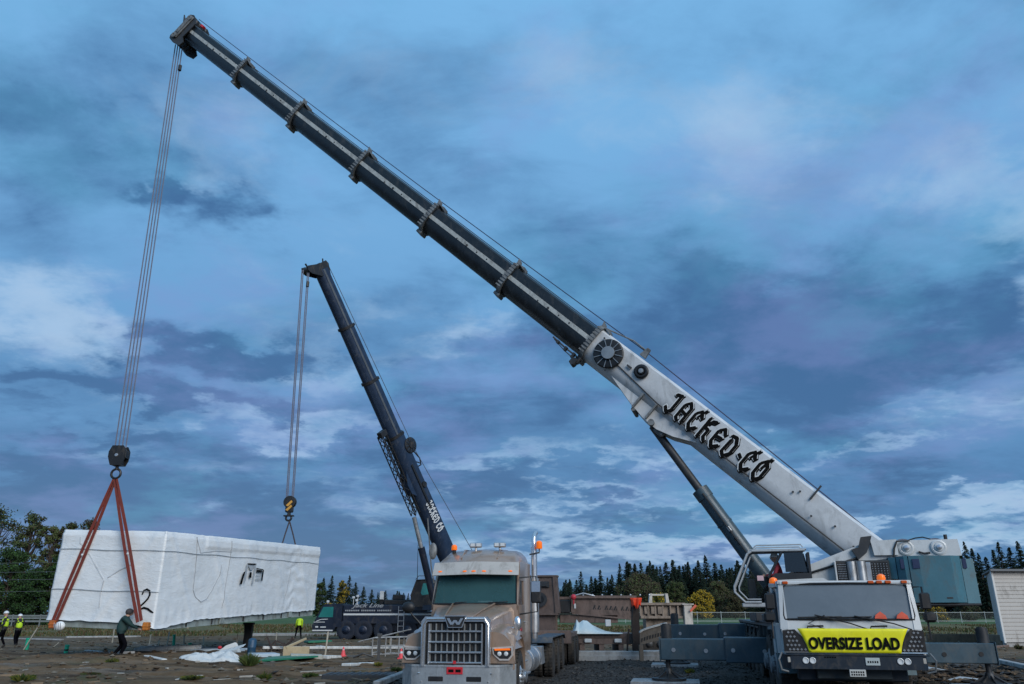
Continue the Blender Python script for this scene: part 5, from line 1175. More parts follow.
h2 = TP2 - PV2; h2.z = 0; h2.normalize(); n2 = V((-h2.y, h2.x, 0)); n2 = n2 if n2.y < 0 else -n2
U2 = (TP2 - PV2).normalized(); UP2 = n2.cross(U2); UP2 = UP2 if UP2.z > 0 else -UP2
B2m = frame(PV2, U2, n2, UP2); L2 = (TP2 - PV2).length
def along2(px, py):
    n_ = n2; r = ray(px, py); t = (PV2 - V((0, 0, CH))).dot(n_) / r.dot(n_); p = V((0, 0, CH)) + r * t - PV2; return p.dot(U2), p.dot(UP2)
def b2(): return MB(B2m)
Sup = Matrix(((h2.x, n2.x, 0, PV2.x), (h2.y, n2.y, 0, PV2.y), (0, 0, 1, 0), (0, 0, 0, 1)))
g = MB(Sup); g.box(-2.8, 3.2, -1.1, 1.1, 1.95, 2.3, .03); g.box(-1.2, 2.0, -.7, -.6, 2.3, 3.4); g.box(-1.2, 2.0, .6, .7, 2.3, 3.4); g.box(-3.2, -1.8, -1.2, 1.2, 2.0, 3.3, .05); g.build('superstructure', M_navb, cr2, world=True)
ca = at(423, 592, 57)
g = MB(Matrix.Translation((ca.x, ca.y, 0)))
g.loft([[(-.75, -.5, 2.2), (.8, -.5, 2.2), (.8, .5, 2.2), (-.75, .5, 2.2)], [(-.8, -.5, 2.9), (.8, -.5, 2.9), (.8, .5, 2.9), (-.8, .5, 2.9)], [(-.4, -.5, 3.95), (.8, -.5, 4.0), (.8, .5, 4.0), (-.4, .5, 3.95)]]); oc = g.build('operator_cabin', M_blk, cr2, world=True, smooth=0)
g = MB(Matrix.Translation((ca.x, ca.y, 0))); g.prism([(-.1, 3.1), (0.05, 3.75), (.62, 3.75), (.62, 3.05), (.0, 2.95)], -.515, -.5, 'xz'); g.build('side_window', glass('teal_bright_glass', (.02, .16, .15), .06), oc, world=True)
g = MB(Matrix.Translation((ca.x, ca.y, 0))); g.tube([(-.78, -.53, 2.9), (-.42, -.53, 3.95), (.8, -.53, 4.02)], .05, 5); g.tube([(-.5, -.4, 4.0), (-.3, -.4, 4.25), (.7, -.4, 4.25)], .03, 4); g.build('cabin_frame', M_stl, oc, world=True)
a_c1 = along2(347, 327); a_c2 = along2(372, 380); a_c3 = along2(397, 434); a_b = along2(431, 520)
g = b2(); g.loft([oval(-.8, 1.0, 1.1), oval(.5, 1.05, 1.25), oval(a_c3[0], 1.0, 1.2)]); g.prism([(a_c3[0] - 4.4, -.5), (a_c3[0] - 4.0, -.85), (a_c3[0] - 3.3, -.9), (a_c3[0] - 2.4, -.5)], -.3, .3, 'xz'); bs2 = g.build('base_section', mat('navy_boom_paint', (.02, .038, .075), .38, .2, .3, 2, dirt=.25, dcol=(.08, .09, .1)), cr2, world=True)
e2 = [a_c3[0], a_c2[0], a_c1[0], L2]
for k in range(3):
    w_, h_ = .9 - .07 * k, 1.02 - .08 * k
    g = b2(); g.loft([oval(e2[k] - .5, w_, h_), oval(e2[k + 1], w_, h_)]); s_ = g.build('telescopic_section', mat('navy_boom_paint', (0, 0, 0)), cr2, world=True)
    g = b2(); g.box(e2[k] + .02, e2[k + 1] - .05, w_ * .5 - .004, w_ * .5 + .01, -.1, .06); g.build('wear_strip', mat('dull_strip', (.1, .11, .12), .5, .2, .3, 3), s_, world=True)
    g = b2(); g.loft([oval(e2[k] - .09, w_ + .2, h_ + .24), oval(e2[k] + .09, w_ + .2, h_ + .24)]); g.box(e2[k] - .08, e2[k] + .08, -.15, .15, h_ * .5, h_ * .5 + .28); g.build('collar', M_blk, s_, world=True)
# head
g = b2()
for n_ in (.3, -.34): g.prism([(L2 - .5, .4), (L2 + .2, .62), (L2 + .45, .5), (L2 + .4, -.2), (L2 + .55, -1.1), (L2 + .3, -1.25), (L2 + .0, -1.05), (L2 - .4, -.35)], n_, n_ + .05, 'xz')
g.box(L2 + .05, L2 + .2, -.3, .3, -.8, .4); g.tube([(L2 + .4, 0, .5), (L2 + .62, 0, .62)], .05, 5); g.tube([(L2 + .4, 0, -.9), (L2 + .72, 0, -.95)], .06, 5); hd2 = g.build('boom_head', M_blk, cr2, world=True, smooth=0)
for x, z in ((L2 + .2, .4), (L2 + .3, -1.0)):
    g = b2(); g.lathe((x, -.2, z), (0, 1, 0), [(.24, 0), (.2, .2), (.24, .4)], 18); g.build('sheave', M_stl, hd2, world=True)
# reel, brackets, text
rx, rz_ = along2(405, 446)
g = b2(); g.lathe((rx, .52, rz_), (0, 1, 0), [(.55, 0), (.55, .05), (.5, .07), (.25, .07), (.22, .14), (.02, .14)], 28); r2o = g.build('hose_reel', M_blk, bs2, world=True)
g = b2()
for k in range(10): a = 2 * PI * k / 10; g.box(rx + .25, rx + .52, .585, .62, rz_ - .015, rz_ + .015, 0, 0, (-a, 'Y'), (rx, .6, rz_))
g.lathe((rx, .64, rz_), (0, 1, 0), [(.2, 0), (.02, .02)], 16); g.build('reel_hub', mat('reel_blue_hub', (.05, .08, .12), .4, .4, .2, 4), r2o, world=True)
g = b2(); g.tube([(rx + .3, .2, .62), (rx - 1.3, .2, 1.25), (rx - 1.75, .2, 1.1), (rx - 1.7, .2, .62)], .05, 5); g.tube([(rx - 1.2, .2, .62), (rx - 1.65, .2, 1.12)], .04, 5); g.lathe((rx - 2.9, .52, .3), (0, 1, 0), [(.22, 0), (.2, .1), (.02, .1)], 14)
g.box(rx - 4.6, rx - 1.2, .5, .58, -.1, .06); g.box(rx - 3.6, rx - 3.3, -.2, .2, .62, .8); g.build('brackets', M_blk, bs2, world=True)
tx, tz = along2(429, 497)
LM2 = B2m @ frame((tx, .55, -.3), (-1, 0, 0), (0, 0, 1), (0, 1, 0))
g = MB(LM2); blackletter(g, 'JACKED CO', .62, .34, .27, .0, 0, 0); g.build('lettering', M_txw, bs2, world=True, smooth=0)
# stowed lattice jib on the left of the boom
j0 = along2(379, 437); j1 = along2(413, 516)
g = b2(); A_ = V((j0[0], .25, j0[1])); B_ = V((j1[0], .25, j1[1]))
dv = (B_ - A_); ln_ = dv.length; dv.normalize(); pv = V((-dv.z, 0, dv.x)); pv = pv if pv.z > 0 else -pv
ch = [(0, 0), (.5, 0), (0, -.4), (.5, -.4)]
P_ = lambda t_, i: A_ + dv * t_ + pv * ch[i][0] + V((0, ch[i][1], 0))
for i in range(4): g.tube([P_(0, i), P_(ln_, i)], .045, 5)
nb_ = 11
for k in range(nb_):
    t0, t1 = ln_ * k / nb_, ln_ * (k + 1) / nb_
    for i, j in ((0, 1), (2, 3), (0, 2), (1, 3)): g.tube([P_(t0, i if k % 2 else j), P_(t1, j if k % 2 else i)], .028, 4)
g.box(A_.x - .1, A_.x + .3, 0, .4, A_.z - .1, A_.z + .5, .02)
for t_ in (.15, .75): g.tube([A_ + dv * ln_ * t_ + pv * .5, A_ + dv * ln_ * t_ + pv * 1.1], .05, 4)
g.build('lattice_jib', M_blk, cr2, world=True)
# ram
q0 = along2(414, 517); q1 = along2(427, 572)
r1 = B2m @ V((q0[0], 0, q0[1])); r2_ = B2m @ V((q1[0], 0, q1[1])); ddd = (r2_ - r1); r2_ = r1 + ddd * 1.5; mm_ = r1 + ddd * .55
g = MB(); g.cyl(mm_, r2_, .24, n=16); l2 = g.build('luffing_cylinder', M_navb, cr2, world=True)
g = MB(); g.cyl(r1, mm_, .15, n=14); g.build('piston_rod', M_alu, l2, world=True)
g = MB(); g.tube([B2m @ V((a_b[0] + .5, .45, -.6)), r1 + ddd * .9 + n2 * .5, r1 + ddd * 1.2 + n2 * .4], .05, 5); g.sphere(r1 + ddd * .62 + V((.75, 0, 0)), .28, (1, .6, 2.0), 10, 8); g.build('guide_hose', M_col, l2, world=True)
g = MB(); ap = at(417, 603, 59); at_ = at(418, 545, 59); g.cyl(ap - V((0, 0, .6)), at_, .035, .015, n=6); g.build('antenna', M_blk, cr2, world=True)
# ropes
hk2 = at(290, 496, 45.8)
tp_ = B2m @ V((L2 + .35, 0, -1.15))
reeve(tp_, hk2 + V((0, 0, -.25)), 4, .46, .42, V((1, 0, 0)), cr2, r=.034)
g = MB(); g.cyl(tp_ + (hk2 - tp_) * .07 + V((.2, 0, .2)), tp_ + (hk2 - tp_) * .07 + V((.2, 0, -.15)), .1, n=8); g.build('anti_two_block_weight', M_blk, cr2, world=True)
g = b2(); g.tube([B2m.inverted() @ V((PV2.x + 2.2, PV2.y - .3, 3.2)), (a_c3[0] - 1.7, .2, 1.15), (L2 + .2, .2, .66)], .022, 4); g.build('hoist_rope', M_rope, cr2, world=True)
hb2 = thing('hook_block', 'small round hook block with black and orange stripes over the right end of the module', 'hook block', at(290, 503, 45.8), 0)
g = MB(); g.lathe((0, -.16, .05), (0, 1, 0), [(.34, 0), (.36, .03), (.36, .29), (.34, .32)], 22); g.box(-.22, .22, -.15, .15, -.55, -.1, .05); g.build('sheave_housing', M_blk, hb2)
g = MB()
for k in range(2): g.prism([(-.18, -.42 + k * .26), (-.05, -.48 + k * .26), (.2, -.22 + k * .26), (.12, -.12 + k * .26)], -.2, -.165, 'xz')
g.build('hazard_stripes', mat('hazard_orange', (.6, .3, .05), .5), hb2)
g = MB(); g.cyl((0, 0, -.55), (0, 0, -.72), .1, n=10); g.tube([(.16 * math.sin(a), 0, -.86 + .16 * math.cos(a)) for a in [PI * 2 * k / 12 for k in range(13)]], .06, 8); g.box(-.3, .3, -.1, .1, -.78, -.7, .02); g.build('hook', M_blk, hb2)

# ------------------------------------------------------------------ wrapped building module
B0 = at(152, 631, 32.5); B1 = at(314, 615.5, 47.5); BL = at(52, 626, 33.7)
ex_ = (B1 - B0); Lm = ex_.length; ex_.normalize(); ey_ = (BL - B0); Wm = ey_.length; ey_ = (ey_ - ex_ * ey_.dot(ex_)).normalized(); ez_ = ex_.cross(ey_); ez_ = ez_ if ez_.z > 0 else -ez_
Mm = frame(B0, ex_, ey_, ez_); Hm = 3.84
mod = thing('building_module', 'long white shrink wrapped building module hanging from both cranes', 'module'); mod.matrix_world = Mm; l_, q_, s_ = Mm.decompose(); mod.location = l_; mod.rotation_euler = q_.to_euler()
st = .085
per = []
def seg(a, b, nx_, ny_):
    n = int((V(b) - V(a)).length / st)
    for i in range(n): f = i / n; per.append((a[0] + (b[0] - a[0]) * f, a[1] + (b[1] - a[1]) * f, nx_, ny_))
seg((0, 0), (Lm, 0), 0, -1); seg((Lm, 0), (Lm, Wm), 1, 0); seg((Lm, Wm), (0, Wm), 0, 1); seg((0, Wm), (0, 0), -1, 0)
n_ = len(per); nz = 44; Vv = []; Ff = []
def fold(x, y, z):
    p = V((x, y, z))
    d = .045 * noise.noise(p * .4) + .012 * noise.noise(V((x * 1.1, y * 1.1, z * 2.6))) + .008 * (1 - abs(noise.noise(V((x * 2.0 + z * .9, y * 2 + z * .9, z * 1.2 + 5)))) * 3)
    d += .008 * abs(noise.noise(V((x * 4.5 + z * 2, y * 4.5, z * 5.5))))
    d += .03 * math.exp(-((noise.noise(V((x * .35 + y * .35 + z * .22, z * .1, 9))) * 4) ** 2) * 9) + .02 * noise.noise(V((x * .9 + y, y * .3, z * .25 + 3)))
    # gathered tucks: near the far end of the long face and under the upper edge
    if y < .5: d += .05 * math.exp(-((x - 12.3) / 1.3) ** 2) * math.sin(z * 9 + noise.noise(p * 1.1) * 5 + abs(x - 12.3) * 1.2) * .38
    d += .03 * math.exp(-((z - .55) / .25) ** 2) * noise.noise(V((x * 3, y * 3, 0)))
    return d
for j in range(nz + 1):
    t_ = j / nz
    for (x, y, ax, ay) in per:
        hem = .3 + .05 * noise.noise(V((x * .8, y * .8, 7))) + .05 * noise.noise(V((x * 3, y * 3, 2)))
        if ay == -1: hem -= .22 * math.exp(-(x / 2.2) ** 2) 
        if ax == -1: hem = .27 - .14 * math.exp(-(y / .8) ** 2) + .04 * noise.noise(V((x, y * 2, 1)))
        z = hem + (Hm - .02 - hem) * t_
        if j == nz: z = Hm - .05 * abs(noise.noise(V((x * 1.5, y * 1.5, 3))))
        d = fold(x, y, z) * min(1, .3 + 1)
        # slight roof overhang band along the top of the long face
        if ay == -1 and z > Hm - .55 and x > 3: d += .05
        if j >= nz - 1: d -= .05
        if j == 0: d += .02
        Vv.append((x + ax * d, y + ay * d, z))
for j in range(nz):
    for i in range(n_):
        k = (i + 1) % n_; Ff.append((j * n_ + i, j * n_ + k, (j + 1) * n_ + k, (j + 1) * n_ + i))
Ff.append(tuple(nz * n_ + i for i in range(n_)))
me = bpy.data.meshes.new('shrink_wrap'); me.from_pydata(Vv, [], Ff); me.polygons.foreach_set('use_smooth', [True] * len(me.polygons))
m, nt, b = new_mat('white_shrink_wrap'); tc = N(nt, 'ShaderNodeTexCoord').outputs['Object']
w1_ = noisen(nt, mp(nt, tc, (1.2, 1.2, 3)), 1.6, 7, .65, .8); w2_ = noisen(nt, mp(nt, tc, (1, 1, 2.2)), 6, 6, .7, 1.2)
nt.links.new(mixc(nt, ramp(nt, noisen(nt, tc, .7, 6, .7), (.3, .75)), (.7, .73, .74), (.82, .84, .84)), b.inputs['Base Color']); b.inputs['Roughness'].default_value = .42; b.inputs['Specular IOR Level'].default_value = .5
b1 = N(nt, 'ShaderNodeBump'); b1.inputs['Strength'].default_value = .38; b1.inputs['Distance'].default_value = .08; nt.links.new(w1_, b1.inputs['Height'])
b2_ = N(nt, 'ShaderNodeBump'); b2_.inputs['Strength'].default_value = .3; b2_.inputs['Distance'].default_value = .025; nt.links.new(w2_, b2_.inputs['Height']); nt.links.new(b1.outputs[0], b2_.inputs['Normal'])
nt.links.new(b2_.outputs[0], b.inputs['Normal']); me.materials.append(m)
wr = bpy.data.objects.new('shrink_wrap', me); col.objects.link(wr); wr.parent = mod
M_seam = mat('seam_tape', (.4, .43, .45), .6, 0, .2, 4); M_rop = mat('grey_strap', (.36, .38, .4), .7, 0, .3, 4)
g = MB()
def onface(x, y, z, off=.03):
    d = fold(x, y, z) + off
    if y <= 0: d += (.05 if z > Hm - .55 and x > 3 else 0); return (x, y - d, z)
    return (x - d, y, z)
for zf in (Hm * .8 - .02, Hm * .38):
    if zf < 2: rngx = []
    else: rngx = [i * .15 for i in range(int(Lm / .15) + 1)]
    g.tube([onface(0, i * .15, zf + .02 * math.sin(i * .3)) for i in range(int(Wm / .15), -1, -1)], .015, 5)
    if rngx: g.tube([onface(x, 0, zf + .02 * math.sin(x * 2) - .01 * x) for x in rngx], .014, 5)
g.build('tape_seam', M_seam, wr)
g = MB()
def lxz(px, py):
    r = ray(px, py); nrm = -ey_; t = (B0 - V((0, 0, CH))).dot(nrm) / r.dot(nrm); d = V((0, 0, CH)) + r * t - B0; return d.dot(ex_), d.dot(ez_)
def draw(pp, r_, n_=8):
    c_ = [lxz(*p) for p in pp]; o_ = []
    for a_, b__ in zip(c_[:-1], c_[1:]): o_ += [onface(a_[0] + (b__[0] - a_[0]) * k / n_, 0, a_[1] + (b__[1] - a_[1]) * k / n_, .012) for k in range(n_)]
    g.tube(o_ + [onface(c_[-1][0], 0, c_[-1][1], .012)], r_, 5)
draw([(196.5, 537), (196, 556), (195, 572), (193.5, 590), (196, 597), (201, 602), (207, 599), (213, 588), (219, 575), (221.5, 565)], .014)
draw([(231, 541), (230.5, 556), (227, 575), (224, 592), (221.5, 608)], .014)
draw([(291, 569), (288, 585), (284, 600)], .011)
draw([(196, 537), (200, 553), (215, 551), (232, 552)], .01)
if 0: g.tube([onface(4.85 - .1 * 0 + 1.0 * math.sin(t_ * PI / 2) ** 1 * .9, 0, 1.2 - .45 * math.sin(t_ * PI)) for t_ in [k / 14 for k in range(15)]] + [onface(5.75 + .9 * t_, 0, 1.2 + 1.2 * t_ + .9 * t_ * t_) for t_ in [k / 10 for k in range(11)]], .02, 5)
if 0: g.tube([onface(12.2 - .3 * t_, 0, Hm - .7 - 2.3 * t_) for t_ in [k / 16 for k in range(17)]], .016, 5)
g.build('strap', M_rop, wr) if 0 else build_each(g, 'strap', M_rop, wr)
# painted 2 on the end face
g = MB(); two = [(.98, 1.35), (.93, 1.5), (.8, 1.56), (.66, 1.5), (.62, 1.36), (.68, 1.2), (.82, 1.04), (.98, .9), (1.02, .84), (.92, .8), (.8, .86), (.62, .82), (.45, .72), (.36, .68)]
g.tube([onface(0, y - .3, z, .015) for y, z in two], [.025, .035, .04, .035, .035, .035, .035, .035, .03, .035, .04, .04, .035, .02], 6); g.build('painted_number', M_txt, wr)
# brush marks / smudged Y shape crease on the end face
g = MB()
for pts in ([(3.45, 2.9), (2.9, 2.3), (2.55, 1.9)], [(1.35, 2.5), (1.9, 2.25), (2.35, 1.95)], [(2.5, 1.85), (2.55, 1.4), (2.5, .8)], [(3.95, 3.55), (3.9, 3.3), (3.7, 3.15)]):
    g.tube([onface(0, a, b_, -.01) for a, b_ in pts], .035, 5)
g.build('crease', mat('grey_smudge', (.55, .57, .58), .6, 0, .3, 5), wr)
# house shaped logo on the long face
def lx(px): # px -> along the long face
    r = ray(px, 580); nrm = -ey_; t = (B0 - V((0, 0, CH))).dot(nrm) / r.dot(nrm); return (V((0, 0, CH)) + r * t - B0).dot(ex_)
x0, x1 = lx(238.5), lx(261); sw = (x1 - x0)
def LP(f, zz): return (x0 + f * sw, zz)
zt, zb = 2.73, 1.72
g = MB(); of = -.105
def lg(poly, mi=0, o=0): g.prism([LP(a, b_) for a, b_ in poly], of - o, of - o + .012, 'xz', mi)
lg([(.0, 1.78), (.08, 1.8), (.17, 2.35), (.1, 2.3)]); lg([(.0, 1.75), (.08, 1.75), (.14, 2.25), (.07, 2.2)], 0, .002)
lg([(.24, 2.66), (.6, 2.66), (.62, 2.73), (.22, 2.73)]); lg([(.2, 2.7), (.25, 2.7), (.23, 1.95), (.17, 1.75)], 1); lg([(.56, 2.7), (.62, 2.7), (.57, 1.75), (.52, 1.75)], 1)
lg([(.36, 2.05), (.46, 2.05), (.45, 2.32), (.37, 2.32)]); lg([(.28, 2.62), (.56, 2.62), (.47, 2.42), (.37, 2.42)], 1, -.002)
lg([(.94, 2.45), (1.0, 2.42), (.98, 1.92), (.93, 1.92)]); lg([(.65, 2.52), (.96, 2.48), (.96, 2.44), (.65, 2.47)])
for k in range(4): lg([(.66 + k * .065, 2.3), (.71 + k * .065, 2.3), (.71 + k * .065, 2.44), (.66 + k * .065, 2.44)], 0, .003)
for k in range(4): lg([(.67 + k * .06, 2.12), (.7 + k * .06, 2.12), (.7 + k * .06, 2.2), (.67 + k * .06, 2.2)], 1, .003); lg([(.66 + k * .065, 1.93), (.7 + k * .065, 1.93), (.7 + k * .065, 2.03), (.66 + k * .065, 2.03)], 1, .003)
g.build('printed_logo', [M_txt, M_seam], wr)
# steel floor frame
M_frm = mat('pale_green_frame', (.32, .37, .35), .6, .1, .25, 1.5, dirt=.4)
g = MB()
for y0 in (.06, Wm - .16):
    g.box(.1, Lm - .1, y0, y0 + .1, .0, .03); g.box(.1, Lm - .1, y0, y0 + .1, .31, .34); g.box(.1, Lm - .1, y0 + .035, y0 + .065, .03, .31)
g.box(.1, .2, .06, Wm - .06, 0, .34, .01); g.box(Lm - .2, Lm - .1, .06, Wm - .06, 0, .34, .01)
fr_ = g.build('floor_frame', M_frm, mod, smooth=0)
k_ = 0
for x in (2.4, 4.4, 5.2, 7.2, 9.2, 11.2, 13.4): g = MB(); g.box(x, x + .05, .045, .1, .03, .31); g.build('stiffener', M_stl, fr_); k_ += 1
for x in (5.0, 12.0): g = MB(); g.box(x, x + .35, .0, .06, .02, .36, .02); g.build('lug_plate', M_frm, fr_)
g = MB()
for k in range(22): g.box(.5 + k * .65, .56 + k * .65, .2, Wm - .2, .08, .3)
g.box(.2, Lm - .2, .17, Wm - .17, .342, .37); g.build('floor_joists', M_brn, fr_)

# slings ------------------------------------------------------------------
M_sl = mat('red_brown_sling', (.17, .026, .016), .8, 0, .35, 5, dirt=.25); M_sle = mat('sling_edge', (.2, .06, .04), .8, 0, .3, 5)
hkp = hk - V((0, 0, .93))
for k, (px, py, Y, lab) in enumerate(((54.5, 621, 33.15, 'dark red lifting sling running down left to the outer corner of the module'), (139.5, 621.5, 31.85, 'dark red lifting sling running down right beside the painted 2'))):
    e_ = at(px, py, Y); t = thing('lifting_sling', lab, 'sling', hkp, 0, 'slings from the left hook')
    ax_ = (e_ - hkp).normalized(); sd_ = ax_.cross(V((0, 1, 0))).normalized()
    for q in (-1, 1):
        mid = hkp + (e_ - hkp) * .5 + sd_ * q * .05
        def ribbon(off, w_, th):
            r = []
            for j in range(13):
                f = j / 12; c_ = hkp + (e_ - hkp) * f + sd_ * (q * (.025 + .045 * math.sin(f * PI) + .04 * f)) + V((0, off, 0)); a_ = w_ * (1 + .1 * math.sin(j * 2 + q))
                r.append([c_ - sd_ * a_ + V((0, -th, 0)), c_ + sd_ * a_ + V((0, -th, 0)), c_ + sd_ * a_ + V((0, th, 0)), c_ - sd_ * a_ + V((0, th, 0))])
            return r
        g = MB(); g.loft(ribbon(0, .055, .012)); s_ = g.build('strap', M_sl, t, world=True)
        g = MB(); g.tube([(hkp + (e_ - hkp) * (j / 12) + sd_ * (q * (.085 + .045 * math.sin(j / 12 * PI) + .04 * j / 12))) for j in range(13)], .012, 4); g.build('stitched_edge', M_sle, s_, world=True)
    f_ = .3; g = MB(); c_ = hkp + (e_ - hkp) * .55 + V((0, -.04, 0)); g.sphere(c_, .05, (1, .5, 1), 8, 6); g.build('tag', M_len, t, world=True)
for px, py, Y, lab, c_ in ((53, 624, 33.1, 'orange padded corner block under the left end of the module', (.42, .11, .02)), (146.5, 626, 31.65, 'orange padded corner block beside the man in the green jacket', (.45, .15, .02))):
    p_ = at(px, py, Y); g = MB(Matrix.Translation(p_)); g.box(-.12, .1, -.12, .15, -.16, .14, .03); g.box(-.14, .12, -.14, .17, -.04, .02, .02)
    o = g.build('corner_protector', mat('worn_orange' + str(px), c_, .7, 0, .3, 8, dirt=.2)); tag(o, lab, 'protector')
p_ = at(60, 626, 33.0); g = MB(Matrix.Translation(p_)); g.sphere((0, 0, 0), .2, (1, .8, .9), 12, 8)
for k in range(4): g.tube([(-.18 + k * .08, -.12, .12), (-.14 + k * .09, -.19, 0), (-.1 + k * .07, -.15, -.14)], .012, 4, mi=1)
o = g.build('wadded_wrap', [m, M_rop]); tag(o, 'small crumpled ball of white wrap at the lower left corner of the module', 'wrap')
for k, (px, py) in enumerate(((281, 546), (297, 548))):
    a_ = at(289.5, 521, 45.8); b__ = at(px, py, 45.3 + k * .5); g = MB(); g.tube([a_, (a_ + b__) / 2 + V((0, 0, -.03)), b__ + V((0, 0, -.15))], .045, 6)
    o = g.build('lifting_sling', mat('dark_sling', (.05, .04, .045), .8, 0, .3, 5)); tag(o, ('short dark sling from the small hook block, left leg' if k == 0 else 'short dark sling from the small hook block, right leg'), 'sling', 'slings from the right hook')
# ------------------------------------------------------------------ people
def skin(verts, edges, rad, root=0, sub=2):
    me = bpy.data.meshes.new('s'); me.from_pydata(verts, edges, []); o = bpy.data.objects.new('s', me); col.objects.link(o)
    o.modifiers.new('k', 'SKIN'); sv = me.skin_vertices[0].data
    for i, r in enumerate(rad): sv[i].radius = (r, r) if not isinstance(r, tuple) else r; sv[i].use_root = (i == root)
    s = o.modifiers.new('u', 'SUBSURF'); s.levels = sub; s.render_levels = sub
    bpy.context.view_layer.update()
    out = bpy.data.meshes.new_from_object(o.evaluated_get(bpy.context.evaluated_depsgraph_get())); bpy.data.objects.remove(o); return out
def ik(a, b, l1, l2, bend):
    a, b = V(a), V(b); d = b - a; L_ = min(d.length, (l1 + l2) * .995); d.normalize(); x = (L_ * L_ + l1 * l1 - l2 * l2) / (2 * L_); h_ = math.sqrt(max(0, l1 * l1 - x * x))
    bd = V(bend); bd = (bd - d * bd.dot(d)).normalized(); return a + d * x + bd * h_, a + d * L_
def person(label, loc, face, mats, hip=(0, 0, .93), chest=(0, 0.02, 1.38), head=(0, .05, 1.66), hands=((-.25, .12, .85), (.25, .12, .85)), feet=((-.12, 0, .08), (.12, 0, .08)), helmet=None, vest=None, hood=None, bulk=1.0, knee=(0, 1, 0)):
    """local axes: x = right of the person, y = forward; mats = jacket, trousers, boots, gloves/skin"""
    t = thing('person', label, 'person', loc, face)
    hip, chest, head = V(hip), V(chest), V(head); sp_ = (chest - hip).normalized(); fw = V((0, 1, 0)); 
    neck = chest + sp_ * .14; vs = [hip, hip + (chest - hip) * .5, chest, neck, head]; rad = [.15 * bulk, .145 * bulk, .165 * bulk, .065, .07]; ed = [(0, 1), (1, 2), (2, 3), (3, 4)]
    for s, hnd in zip((-1, 1), hands):
        sh = chest + V((s * .19, 0, .05)); el_, wr_ = ik(sh, hnd, .29, .27, (s * .5, -.6, -.5)); k = len(vs)
        vs += [chest + V((s * .1, 0, .04)), sh, el_, wr_]; rad += [.11, .075 * bulk, .055 * bulk, .035]; ed += [(2, k), (k, k + 1), (k + 1, k + 2), (k + 2, k + 3)]
    for s, ft in zip((-1, 1), feet):
        hj = hip + V((s * .095, 0, -.04)); kn, an = ik(hj, ft, .44, .42, knee); k = len(vs)
        vs += [hj, kn, an, V(an) + V((0, .16, -.04))]; rad += [.1, .07, .052, .045]; ed += [(0, k), (k, k + 1), (k + 1, k + 2), (k + 2, k + 3)]
    body = skin(vs, ed, rad)
    mb = MB(); mb.mesh_in(body)
    # head: egg with nose, ears
    hc = head + V((0, .01, .03))
    mb.sphere(hc, .105, (.8, .95, 1.18), 16, 12); mb.sphere(hc + V((0, .105, -.01)), .02, (.8, 1.1, 1.3), 8, 6)
    for s in (-1, 1):
        mb.sphere(hc + V((s * .088, 0, -.005)), .03, (.35, .7, 1.1), 8, 6); mb.sphere(hc + V((s * .035, .088, .02)), .012, (1.2, .6, .7), 6, 5)
    mb.sphere(hc + V((0, .093, -.055)), .022, (1.3, .4, .35), 8, 5)
    # hands with five fingers
    for i, s in enumerate((-1, 1)):
        wr_ = vs[5 + 4 * i + 3]; el_ = vs[5 + 4 * i + 2]; d = (wr_ - el_).normalized(); sd = d.cross(V((0, 0, 1)) if abs(d.z) < .9 else V((0, 1, 0))).normalized(); up = sd.cross(d)
        mb.sphere(wr_ + d * .05, .045, (1, 1, 1), 10, 7)
        for f in range(4):
            o_ = sd * (.027 - .018 * f); ln = (.07, .08, .075, .06)[f]; b0 = wr_ + d * .07 + o_
            mb.tube([b0 - d * .03, b0 + d * .02, b0 + d * ln * .6 - up * .012, b0 + d * ln * .85 - up * .035], [.011, .0105, .0095, .007], 6)
        b0 = wr_ + d * .03 + sd * .035; mb.tube([b0 - sd * .02, b0 + sd * .02 + d * .015, b0 + sd * .03 + d * .045 - up * .01], [.012, .011, .008], 6)
    hz = hip.z
    wrs = [vs[8], vs[12]]
    mb.bm.faces.ensure_lookup_table(); nbody = len(body.polygons)
    for i, f in enumerate(mb.bm.faces):
        c = f.calc_center_median()
        if i >= nbody: mi = 3
        elif (c - head).length < .14 and c.z > neck.z: mi = 3
        elif min((c - w_).length for w_ in wrs) < .04: mi = 3
        elif c.z < .17 and min((c.xy - V(ft).xy).length for ft in feet) < .3: mi = 2
        elif (c - hip).dot(sp_) < -.02 and (min((c - w_).length for w_ in wrs) > .3 or c.z < min(w_.z for w_ in wrs) - .1) and c.z < hz: mi = 1
        else: mi = 0
        f.material_index = mi
    mb.build('body', mats, t, smooth=60)
    if vest:
        ex = .022; vm = skin([hip + (chest - hip) * .1, hip + (chest - hip) * .55, chest + sp_ * .03], [(0, 1), (1, 2)], [(.165 * bulk + ex), .16 * bulk + ex, .15 * bulk + ex])
        g = MB(); g.mesh_in(vm)
        for s in (-1, 1): g.tube([chest + V((s * .1, .12, -.02)), chest + V((s * .11, .02, .14)), chest + V((s * .1, -.12, -.02))], .045, 8)
        vo = g.build('safety_vest', vest, t, smooth=60)
    if helmet:
        g = MB(); g.lathe(hc + V((0, -.005, .03)), (0, .05, 1), [(.125, -.005), (.13, 0), (.122, .03), (.105, .075), (.07, .11), (.02, .13), (.001, .13)], 20)
        g.loft([[hc + V((x, .1 + .05 * (1 - abs(x) / .09), .03 + o)) for x in (-.09, -.05, 0, .05, .09)] + [hc + V((x, .06, .03 + o)) for x in (.09, .05, 0, -.05, -.09)] for o in (0, .012)]); g.build('hard_hat', helmet, t, smooth=60)
    if hood:
        g = MB(); g.sphere(hc + V((0, -.02, .02)), .125, (.88, .95, 1.05), 14, 10); g.build('beanie', hood, t, smooth=60)
    return t
